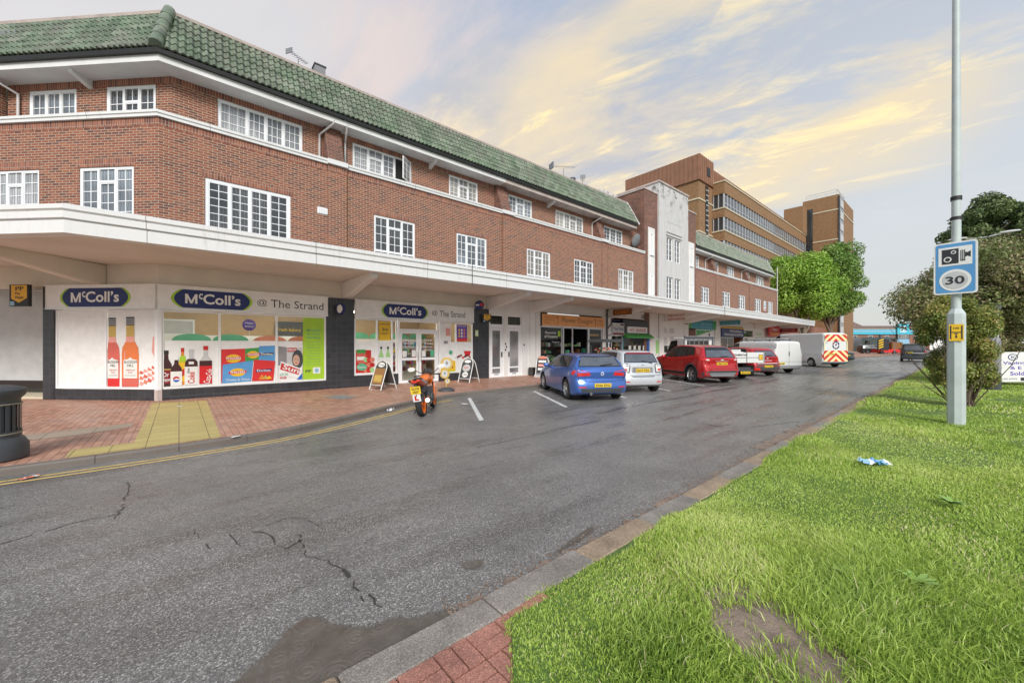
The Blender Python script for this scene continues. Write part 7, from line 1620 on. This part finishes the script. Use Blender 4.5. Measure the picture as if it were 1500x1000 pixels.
def leaves(name, parent, clumps, n, ls, mat, seed=1, shell=.55, flat=.6, aspect=.5):
    """n leaf quads scattered in ellipsoid clumps (c, r)"""
    g = np.random.default_rng(seed); C = np.array([c for c, r in clumps], float); Rr = np.array([r if hasattr(r, '__len__') else (r, r, r) for c, r in clumps], float)
    vol = Rr.prod(1)**(2/3); k = g.choice(len(C), n, p=vol/vol.sum())
    d = g.normal(size=(n, 3)); d /= np.linalg.norm(d, axis=1)[:, None]; rad = shell+(1-shell)*g.random(n)**.7; rad = np.where(g.random(n) < .06, rad*1.12, rad)
    p = C[k]+d*Rr[k]*rad[:, None]
    tone = np.clip(.5+g.normal(0, .2, n)+(g.random(len(C))[k]-.5)*.45, 0, 1)
    nrm = d*.7+g.normal(size=(n, 3))*flat; nrm[:, 2] += .35; nrm /= np.linalg.norm(nrm, axis=1)[:, None]
    t = np.cross(nrm, g.normal(size=(n, 3))); t /= np.linalg.norm(t, axis=1)[:, None]; bt = np.cross(nrm, t)
    s = ls*g.uniform(.6, 1.4, n)[:, None]
    P = np.stack([p-t*s, p-bt*s*aspect+nrm*s*.1, p+t*s, p+bt*s*aspect+nrm*s*.1], 1)
    me = bpy.data.meshes.new(name); me.vertices.add(4*n); me.vertices.foreach_set('co', P.reshape(-1).astype(np.float32)); me.loops.add(4*n); me.loops.foreach_set('vertex_index', np.arange(4*n, dtype=np.int32)); me.polygons.add(n); me.polygons.foreach_set('loop_start', (np.arange(n)*4).astype(np.int32)); me.update(calc_edges=True)
    a = me.attributes.new('tone', 'FLOAT', 'POINT'); a.data.foreach_set('value', np.repeat(tone, 4).astype(np.float32)); me.materials.append(M[mat])
    o = bpy.data.objects.new(name, me); COL.objects.link(o); o.parent = parent; return o
def limbs(parent, base, tips, r0, mat='bark', seed=1, name='trunk', fork=.3, sag=.0, sub=3):
    rr = random.Random(seed); q = MB(Matrix(), mat); b = Vector(base)
    f = b+Vector((0, 0, max(.05, (sum(t[2] for t in tips)/len(tips)-b.z)*fork)))
    q.tube([b, b.lerp(f, .5)+Vector((rr.uniform(-.03, .03),)*3), f], [r0*1.25, r0, r0*.9], 10)
    for t in tips:
        t = Vector(t); n = 5; pts = []
        for i in range(n+1):
            k = i/n; p = f.lerp(t, k); p.z = f.z+(t.z-f.z)*(k**.8); p += Vector((rr.gauss(0, 1), rr.gauss(0, 1), rr.gauss(0, .5)))*(t-f).length*.035*(k > 0); pts.append(p)
        R1 = r0*.55; q.tube(pts, [R1*(1-.8*i/n) for i in range(n+1)], 7)
        for _ in range(sub):
            i = rr.randint(2, n-1); d = Vector((rr.gauss(0, 1), rr.gauss(0, 1), rr.uniform(.1, .9))).normalized()*(t-f).length*rr.uniform(.2, .4); a = pts[i]; q.tube([a, a+d*.5+Vector((0, 0, .05)), a+d], [R1*.35, R1*.22, R1*.08], 5)
    return q.build(name, parent, local=True, smooth=60)
def tree(label, loc, R3, zc, nc, nl, ls, mat, seed, trunk=.2, bark='bark', group='trees', name='tree', fork=.35, cr=.34, cat='tree', lowcut=None, shell=.5):
    t = thing(name, label, cat, loc, 0, group); g = random.Random(seed); clumps = []
    while len(clumps) < nc:
        d = Vector((g.gauss(0, 1), g.gauss(0, 1), g.gauss(0, 1))).normalized()*(g.random()**.33)
        c = (d.x*R3[0]*.72, d.y*R3[1]*.72, zc+d.z*R3[2]*.74)
        if lowcut and c[2] < lowcut: continue
        rr = g.uniform(.7, 1.25)*cr*min(R3); clumps.append((c, (rr, rr, rr*.8)))
    leaves('crown', t, clumps, nl, ls, mat, seed, shell=shell)
    tips = g.sample([c for c, r in clumps], min(len(clumps), 14)); limbs(t, (0, 0, 0), tips, trunk, bark, seed, fork=fork)
    return t
X1 = (69.4, 16)
tree('bright fresh green round tree at the far end of the canopy', (X1[0]-1, X1[1]-.6, 0), (5.3, 5.0, 6.4), 10.2, 80, 48000, .17, 'leaf_fresh', 3, .35, 'barkpale', fork=.30)
tree('mid green tree against the orange brick tower, behind the bright green one', (85, 15.2, 0), (5.2, 5.0, 9.2), 12.6, 80, 44000, .19, 'leaf_mid', 5, .4, fork=.3)
tree('wide brownish green tree spreading behind the speed camera sign', (26.9, -.5, 0), (4.4, 4.0, 2.3), 4.15, 100, 80000, .062, 'leaf_brown', 8, .22, fork=.32, cr=.38, lowcut=2.55)
tree('dark windswept pine standing tallest behind the brown tree', (46.5, -2.2, 0), (4.8, 4.6, 3.4), 10.2, 80, 46000, .11, 'leaf_dark', 11, .35, fork=.55, cr=.22, shell=.3)
# near bush behind the lamp column
t = thing('bush', 'olive and copper leaved bush with bare lower twigs behind the lamp column', 'bush', (15.93, .10, .05), 0, 'bushes')
g = random.Random(5); cl = []
for i in range(64):
    a = g.uniform(0, 2*PI); r1 = g.random()**.5*.66; z = g.uniform(.75, 2.8); k = 1-abs(z-2.0)/1.7; cl.append(((r1*math.cos(a)*(.5+.6*k)*1.0, r1*math.sin(a)*(.5+.6*k)*1.0, z), g.uniform(.16, .30)))
leaves('foliage', t, cl, 60000, .030, 'leaf_olive', 4, shell=.25)
cl2 = [((g.uniform(-.45, .45), g.uniform(-.45, .45), g.uniform(.4, 1.0)), g.uniform(.1, .2)) for _ in range(16)]; leaves('low_leaves', t, cl2, 1600, .026, 'leaf_olive', 6, shell=.1)
q = MB(Matrix(), 'bark')
for _ in range(70):
    a = g.uniform(0, 2*PI); b0 = Vector((.18*math.cos(a), .18*math.sin(a), 0)); e = Vector((g.gauss(0, .55), g.gauss(0, .55), g.uniform(.9, 2.4))); mid = b0.lerp(e, .5)+Vector((g.gauss(0, .06), g.gauss(0, .06), 0)); q.tube([b0, mid, e], [.016, .010, .004], 5)
    for _ in range(3): s_ = b0.lerp(e, g.uniform(.2, .9)); q.tube([s_, s_+Vector((g.gauss(0, .2), g.gauss(0, .2), g.uniform(.0, .25)))], [.005, .002], 4)
q.tube([(.0, -.1, 0), (.1, -.25, .7), (.45, -.55, 1.1)], [.03, .025, .012], 6); q.build('stems', t, local=True)
t = tree('dark bush with brown tips low behind the stumpy column', (26.4, -.55, 0), (1.9, 1.5, 1.9), 2.3, 34, 22000, .045, 'leaf_brown', 14, .06, group='bushes', name='bush', fork=.15, cr=.36, cat='bush', lowcut=.6)
# weeds in the grass
m, nt, b = nodes('dock_leaf'); M['dock'] = m; b.inputs['Base Color'].default_value = (.25, .40, .09, 1); b.inputs['Roughness'].default_value = .45
for k, (x, y, s, lab) in enumerate(((3.80, .22, .6, 'broad leaved weed clump in the long grass right of the bare soil'), (5.9, .10, .6, 'small broad leaved weed further back in the grass'), (3.55, .52, .6, 'low broad leaved weed between the bare soil and the larger clump'))):
    rr = random.Random(k); q = MB(Matrix(), 'dock')
    for i in range(30):
        a = rr.uniform(0, 2*PI); ln = rr.uniform(.10, .2)*s; w = ln*.17; up = rr.uniform(.3, .9); d = Vector((math.cos(a), math.sin(a), 0)); n_ = Vector((-d.y, d.x, 0)); vs = []
        for j in range(6):
            tt = j/5; c = d*ln*tt+Vector((0, 0, .06+up*ln*tt*(1-.55*tt))); ww = w*math.sin(PI*(.12+.88*tt)) if tt < 1 else 0; vs += [c-n_*ww, c+Vector((0, 0, -.004)), c+n_*ww]
        q.add(vs, [(3*j+a_, 3*j+3+a_, 3*j+4+a_, 3*j+1+a_) for j in range(5) for a_ in (0, 1)])
    o = q.build('weed', smooth=60, local=True); place(o, (x, y, gz(x, y)), 0); tag(o, lab, 'weed', 'weeds in the verge')
# far planting
for k, (X, Z, R3, zc, mt, lab) in enumerate(((104, 75, (9, 7, 5), 6.5, 'leaf_mid', 'distant rounded green tree beyond the main road at the right edge'), (122, 96, (9, 8, 4), 5, 'leaf_dark', 'distant dark tree low on the horizon at the right edge'), (99, 84, (5, 4, 2.6), 3.0, 'leaf_mid', 'low hedge like tree beyond the main road left of the distant round tree'))):
    x, y = far(X, Z); tree(lab, (x, y, 0), R3, zc, 24, 5000, .35, mt, 20+k, .3, group='distant trees')
# ================================================================ office block, filling station, houses
of = thing('office_building', 'tall orange brick office block with long window bands and copper clad top floor', 'building', (75, 30, 0))
q = MB(Matrix(), 'orangebrick')
y0 = 22.8; floors = [(23.7, 21.5), (20.3, 18.2), (16.9, 14.8), (13.5, 11.4), (10.1, 8.0), (6.7, 4.6)]
tops = [25.4]+[b for a, b in floors]; 
for i, (a, b) in enumerate(floors):
    hi = tops[i]; q.box(60, 106, y0, y0+12, a, hi)
q.box(60, 106, y0, y0+12, 0, floors[-1][1]); q.box(60.3, 106, y0+.3, y0+11.7, 2, 25); q.build('brick_bands', of)
q = MB(Matrix(), 'beige')
for z in [25.4]+[f[1] for f in floors]: q.box(59.9, 106, y0-.1, y0+12.1, z, z+.18)
q.build('stone_courses', of)
for a, b in floors[:4]:
    q = MB(Matrix(), 'officeglass').box(60.12, 104, y0+.12, y0+11.9, b+.18, a-.002); wo = q.build('window_band', of)
    q = MB(Matrix(), 'alu')
    for k in range(38): x = 60.06+k*1.18; q.box(x, x+.12, y0+.04, y0+.12, b+.18, a-.003)
    for k in range(3): yy = y0+.1+k*.7; q.box(60.04, 60.12, yy, yy+.12, b+.18, a-.003)
    q.box(60.05, 104, y0+.05, y0+.11, b+.75, b+.83); q.build('mullions', wo)
q = MB(Matrix(), 'brown'); M['copper'] = pmat('copper_cladding', (.30, .15, .09), .5, var=.15, scale=.8, metal=.2)
q = MB(Matrix(), 'copper').box(61.5, 104, y0+2.2, y0+11, 25.6, 28.2); 
for k in range(70): q.box(61.5+k*.6, 61.56+k*.6, y0+2.12, y0+2.2, 25.6, 28.2)
q.build('clad_top_floor', of)
q = MB(Matrix(), 'orangebrick').box(55.5, 60, 24.5, 36, 0, 24.9); 
q.build('stair_block', of); MB(Matrix(), 'beige').box(55.4, 60, 24.4, 36, 22.2, 22.4).box(55.4, 60, 24.4, 36, 17.6, 17.8).build('stone_courses', of)
q = MB(Matrix(), 'officeglass').box(57.6, 58.4, 24.38, 24.5, 3, 24.6); so_ = q.build('stair_window', of); q = MB(Matrix(), 'lightgrey')
for k in range(30): q.box(57.6, 58.4, 24.32, 24.38, 3+k*.72, 3.12+k*.72)
q.build('mullions', so_)
q = MB(Matrix(), 'copper').box(55.3, 60, 24.3, 36.2, 24.9, 28.5)
for k in range(18): q.box(55.24, 55.3, 24.5+k*.65, 24.56+k*.65, 24.9, 28.5)
for k in range(7): q.box(55.5+k*.65, 55.56+k*.65, 24.22, 24.3, 24.9, 28.5)
q.box(57.6, 58.6, 24.21, 24.3, 26.0, 27.2, 'black'); q.build('clad_plant_box', of)
q = MB(Matrix(), 'orangebrick').box(104, 119.5, 17.2, 23.4, 0, 33); q.build('end_tower', of)
q = MB(Matrix(), 'beige'); 
for z in (23.6, 16.8, 29.8): q.box(103.9, 119.6, 17.1, 23.5, z, z+.22)
q.build('stone_courses', of)
q = MB(Matrix(), 'officeglass').box(104.0, 107.5, 17.05, 17.2, 3, 32.6).box(103.85, 104.0, 17.05, 17.3, 3, 32.6); tw = q.build('tower_window', of)
q = MB(Matrix(), 'lightgrey')
for k in range(12): q.box(104.3, 107.2, 16.98, 17.05, 4+2.4*k, 5.5+2.4*k)
q.build('window_panels', tw); MB(Matrix(), 'officeglass').box(103.84, 103.98, 21.6, 22.7, 3, 31).build('link_window', of)
q = MB(Matrix(), 'lightgrey'); 
for k in range(4): q.tube([(104.3, 17.6+k*1.75, 33), (104.3, 17.6+k*1.75, 34.1)], .05, 5)
q.tube([(104.3, 17.6, 34.1), (104.3, 22.9, 34.1)], .05, 5).tube([(104.3, 17.6, 33.6), (104.3, 22.9, 33.6)], .04, 5).tube([(104.3, 17.6, 34.1), (112, 17.6, 34.1)], .05, 5); q.build('roof_rail', of)
MB(Matrix(), 'dkgrey').box(100.5, 103.9, 22.6, 26, 25.6, 31.2, 'orangebrick').build('lift_shaft', of)
# brick link wall between the parade and the office
bw = thing('brick_building', 'low brown brick block with dark garage openings behind the green trees', 'building', (66, 22, 0))
MB(Matrix(), 'houseb').box(56, 104, 19.5, 22.5, 0, 5.2).build('wall', bw); q = MB(Matrix(), 'lightgrey')
for k in range(5): q.box(60+k*7, 63.5+k*7, 19.42, 19.5, .2, 3.2)
q.build('shutter_door', bw)
# filling station
def FF(X, Z): x, y = far(X, Z); return Matrix.Translation((x, y, 0)) @ Matrix.Rotation(-math.atan2(FX, FY), 4, 'Z')
fs_ = thing('filling_station', 'filling station with a long pale blue canopy across the end of the road', 'filling station', FF(100, 108).translation)
F_ = FF(110, 108)
q = MB(F_, 'cyan').box(-16.5, 8, -1, 9, 4.6, 5.9).box(-16.5, 8, -1.06, -1.0, 5.2, 5.6, 'paleblue').box(-16.6, 8.1, -1.1, 9.1, 5.9, 6.05, 'lightgrey'); q.build('station_canopy', fs_)
q = MB(F_, 'lightgrey')
for u in (-14, -6, 2): q.box(u, u+.4, 2, 2.4, 0, 4.6)
q.build('canopy_post', fs_)
q = MB(F_, 'houseb').box(-16, -7.5, 10, 18, 0, 4.4).box(-4, 7, 10, 16, 0, 4.0, 'offwhite'); q.box(-13.5, -12.2, 9.9, 10, 1.2, 3.2, 'panedark').box(-3, -1.5, 9.9, 10, 1.5, 3, 'panedark').box(1, 3.5, 9.9, 10, .5, 3, 'panedark').box(5, 7, 9.9, 10, 1, 3.5, 'houseb'); q.build('kiosk', fs_)
t = thing('price_sign', 'tall teal fuel price totem with white clover logo beside the filling station', 'sign', FF(80, 80).translation)
F_ = FF(80.3, 80)
q = MB(F_, 'cyan').box(-1.25, 1.15, -.2, .2, 3.9, 6.0, 'cyan').box(-1.25, 1.15, -.2, .2, 1.0, 2.9, 'paleblue').box(-1.25, 1.15, -.2, .2, 2.9, 3.9, 'dkgrey').box(-.7, -.5, -.1, .1, 0, 1).box(.5, .7, -.1, .1, 0, 1); pn = q.build('panel', t)
q = MB(F_)
for cx, cz in ((-.38, 5.25), (.30, 5.25), (-.38, 4.62), (.30, 4.62)): q.ell(cx, cz, .34, .30, -.21, 'signwhite'); q.ell(cx, cz, .17, .14, -.22, 'cyan')
q.rect(.0, .14, 4.2, 4.62, -.213, 'signwhite')
for k in range(2): q.text('117.9', -1.05, 0, 3.5-.42*k, 3.75-.42*k, -.21, 'signwhite', .03); q.text('121.9', .1, 1.0, 3.5-.42*k, 3.75-.42*k, -.21, 'signwhite', .03)
q.build('logo', pn)
t = thing('red_trailer', 'red roadworks trailer with a yellow and black striped rear panel near the filling station', 'trailer', FF(66.5, 70).translation)
F_ = FF(67, 70)
q = MB(F_, 'walkred').cbox(-1.2, 3.4, -.6, 1.4, .35, .9, .08); q.build('deck', t); MB(F_, 'oldbrick').cbox(.9, 2.9, -.5, 1.3, .9, 2.2, .1, 'brown').build('box_body', t)
q = MB(F_, 'ctext').box(-1.9, .1, -.75, -.65, .8, 2.7); sp_ = q.build('striped_board', t); q = MB(F_)
for k in range(4): q.poly([(-1.75, 1.0+.42*k), (-1.75, 1.22+.42*k), (-.9, 1.22+.42*k+.32), (-.9, 1.0+.42*k+.32)], -.77, 'yellow')
q.build('stripes', sp_)
for u in (-1, 1.2, 2.8): wheel_parts(t, 0, 0, .01, .01, 1) if False else MB(F_, 'tyre').lathe([(0, -.1), (.33, -.1), (.35, 0), (.33, .1), (0, .1)], 18, c=(u, -.6, .34), axis='y').build('wheel', t, smooth=40)
t = thing('road_bollard', 'grey steel post standing in the road ahead left of the four wheel drive car', 'bollard', FF(43, 43.5).translation)
MB(FF(44.7, 43.5), 'midgrey').box(-.35, .35, -.1, .1, 0, 1.0).build('post', t)
t = thing('sign_post', 'thin pole with a small plate at the road end below the price sign', 'sign', FF(59, 60).translation)
MB(FF(59, 60), 'midgrey').tube([(0, 0, 0), (0, 0, 1.9), (-.5, 0, 2.4)], .05, 6).build('pole', t)
t = thing('wall_notice', 'small black and white notice on the brick end of the office tower', 'sign', (103.7, 17.6, 3))
q = MB(FF(75.5, 88), 'signwhite').box(-.6, .6, -.1, 0, 3.4, 4.6).box(-.4, .4, -.12, -.1, 3.6, 3.8, 'ctext').box(-.4, .4, -.12, -.1, 4.1, 4.3, 'ctext'); q.build('plate', t)
# houses
def house(label, X, Z, w, d, h, ridge, hip=True, rot=0, wallm='houseb', roofm='tileroof'):
    F_ = FF(X, Z) @ Matrix.Rotation(R_(rot), 4, 'Z'); t = thing('house', label, 'house', F_.translation, 0, 'houses behind the filling station')
    MB(F_, wallm).box(-w/2, w/2, 0, d, 0, h).build('wall', t)
    k = d/2 if hip else .0; e = .4
    q = MB(F_, roofm); v = [(-w/2-e, -e, h), (w/2+e, -e, h), (w/2+e, d+e, h), (-w/2-e, d+e, h), (-w/2+k, d/2, ridge), (w/2-k, d/2, ridge)]
    q.add(v, [(0, 1, 5, 4), (2, 3, 4, 5), (1, 2, 5), (3, 0, 4), (3, 2, 1, 0)]); ro = q.build('roof', t)
    q = MB(F_, 'houseb').box(w/2-k-.5, w/2-k+.3, d/2-.4, d/2+.4, ridge-1, ridge+1.1).box(w/2-k-.35, w/2-k-.1, d/2-.1, d/2+.1, ridge+1.1, ridge+1.5, 'wood'); q.build('chimney', ro)
    for u in (-w/4, w/4): MB(F_, 'upvc').box(u-.7, u+.7, -.06, 0, h-2, h-.7).box(u-.6, u+.6, -.08, -.06, h-1.9, h-.8, 'panedark').build('window', t)
M['tileroof'] = pmat('brown_roof_tile', (.18, .125, .10), .85, var=.25, scale=1.5, bmp=.3)
house('brown roofed house nearest the orange tower', 119, 132, 10.4, 10, 5.6, 10.2)
house('brown roofed house with a long ridge behind the price sign', 136, 136, 20, 10, 5.5, 8.6, hip=False)
house('white gabled house right of the long ridged one', 150, 138, 9, 9, 5.2, 8.4, wallm='offwhite')
house('dark roofed house half hidden behind the bush', 166, 140, 16, 10, 5.0, 8.2)
# ================================================================ sky, light, camera
w = bpy.data.worlds.new('World'); scene.world = w; w.use_nodes = True; nt = w.node_tree
bg = nt.nodes['Background']; bg.inputs[1].default_value = .1
SUN_EL, SUN_AZ = 34, 215      # azimuth measured from +y clockwise
sk = N(nt, 'ShaderNodeTexSky', sky_type='NISHITA'); sk.sun_disc = False; sk.sun_elevation = R_(SUN_EL); sk.sun_rotation = R_(SUN_AZ)
tc = N(nt, 'ShaderNodeTexCoord').outputs['Generated']
s = sepxyz(nt, tc)
zz = mth(nt, 'ADD', mth(nt, 'MAXIMUM', s[2], 0.), .10)
px = mth(nt, 'DIVIDE', s[0], zz); py = mth(nt, 'DIVIDE', s[1], zz)
ca, sa = math.cos(R_(-78)), math.sin(R_(-78))
a = mth(nt, 'ADD', mth(nt, 'MULTIPLY', px, ca), mth(nt, 'MULTIPLY', py, sa)); b = mth(nt, 'ADD', mth(nt, 'MULTIPLY', px, -sa), mth(nt, 'MULTIPLY', py, ca))
cv = comb(nt, mth(nt, 'MULTIPLY', a, .55), mth(nt, 'MULTIPLY', b, 1.3), 26.3)
n1 = noise(nt, cv, 1.25, 10, .60, .5); n2 = noise(nt, cv, 3.6, 9, .66, .6); n3 = noise(nt, cv, .8, 4, .5, .4)
def dirdot(v, lo, hi):
    l = math.sqrt(sum(c*c for c in v)); v = [c/l for c in v]
    d = mth(nt, 'ADD', mth(nt, 'ADD', mth(nt, 'MULTIPLY', s[0], v[0]), mth(nt, 'MULTIPLY', s[1], v[1])), mth(nt, 'MULTIPLY', s[2], v[2]))
    r = N(nt, 'ShaderNodeMapRange', interpolation_type='SMOOTHSTEP'); L(nt, d, r.inputs[0]); r.inputs[1].default_value = lo; r.inputs[2].default_value = hi; return r.outputs[0]
def pixdir(x, y): d = (x-750)/570; return (FX+d*FY, FY-d*FX, (505-y)/570)
hor = N(nt, 'ShaderNodeMapRange'); L(nt, s[2], hor.inputs[0]); hor.inputs[1].default_value = 0; hor.inputs[2].default_value = .65
base = ramp(nt, hor.outputs[0], [(0., (.44, .44, .42)), (.35, (.47, .49, .50)), (.7, (.38, .43, .51)), (1., (.27, .34, .45))]).outputs[0]
base = mixc(nt, mth(nt, 'MULTIPLY', dirdot(pixdir(640, 0), .74, .97), .85), base, (.25, .32, .43))
base = mixc(nt, mth(nt, 'MULTIPLY', dirdot(pixdir(60, 80), .70, .96), .75), base, (.60, .56, .53))
mauve = ramp(nt, n3, [(.42, 0.), (.58, 1.)]).outputs[0]
base = mixc(nt, mth(nt, 'MULTIPLY', mth(nt, 'MULTIPLY', mauve, dirdot(pixdir(650, 180), .70, .97)), .75), base, (.40, .36, .38))
pk = ramp(nt, n1, [(.50, 0.), (.62, 1.)]).outputs[0]
base = mixc(nt, mth(nt, 'MULTIPLY', mth(nt, 'MULTIPLY', pk, dirdot(pixdir(600, 100), .72, .96)), .75), base, (.60, .50, .46))
base = mixc(nt, mth(nt, 'MULTIPLY', dirdot(pixdir(980, 30), .84, .98), .5), base, (.33, .38, .46))
y1 = dirdot(pixdir(900, 215), .955, .992); y2 = dirdot(pixdir(1200, 75), .945, .992); y3 = dirdot(pixdir(760, 270), .95, .992); y4 = dirdot(pixdir(1050, 135), .955, .993)
ym = mth(nt, 'MINIMUM', mth(nt, 'ADD', mth(nt, 'ADD', mth(nt, 'ADD', y1, y2), mth(nt, 'MULTIPLY', y3, .6)), y4), 1.)
hl = ramp(nt, n1, [(.42, .16), (.50, .72), (.60, 1.)]).outputs[0]
base = mixc(nt, mth(nt, 'MULTIPLY', mth(nt, 'MULTIPLY', ym, hl), .90), base, (.65, .54, .36))
st = ramp(nt, n2, [(.52, 0.), (.63, 1.)]).outputs[0]
base = mixc(nt, mth(nt, 'MULTIPLY', mth(nt, 'MULTIPLY', mth(nt, 'MULTIPLY', ym, hl), st), .8), base, (.90, .72, .34))
wis = ramp(nt, n2, [(.56, 0.), (.72, 1.)]).outputs[0]
base = mixc(nt, mth(nt, 'MULTIPLY', wis, .10), base, (.62, .60, .58))
sc = mixc(nt, 1., base, (7.1, 7.1, 7.1), 'MULTIPLY'); 
nt.nodes[-1].clamp_result = False
cl = mixc(nt, .93, sk.outputs[0], sc)
L(nt, cl, bg.inputs[0])
sun = bpy.data.lights.new('sun', 'SUN'); sun.energy = 1.6; sun.angle = R_(22); sun.color = (1, .96, .90)
so = bpy.data.objects.new('sun', sun); COL.objects.link(so)
az = R_(SUN_AZ); el = R_(SUN_EL); sd = Vector((math.sin(az)*math.cos(el), math.cos(az)*math.cos(el), math.sin(el)))
so.rotation_euler = sd.to_track_quat('Z', 'Y').to_euler(); so.location = (0, -20, 40)
cam = bpy.data.cameras.new('camera'); co = bpy.data.objects.new('camera', cam); COL.objects.link(co)
co.location = (0, 0, 1.7); co.rotation_euler = (R_(90), 0, -math.atan2(FX, FY))
cam.sensor_width = 36; cam.lens = 36*570/1500; cam.shift_y = 5/1500; cam.clip_start = .05; cam.clip_end = 2000
scene.camera = co
scene.view_settings.view_transform = 'Standard'; scene.view_settings.look = 'None'; scene.view_settings.exposure = 1.08; scene.view_settings.gamma = 1
scene.cycles.max_bounces = 8; scene.cycles.transparent_max_bounces = 12
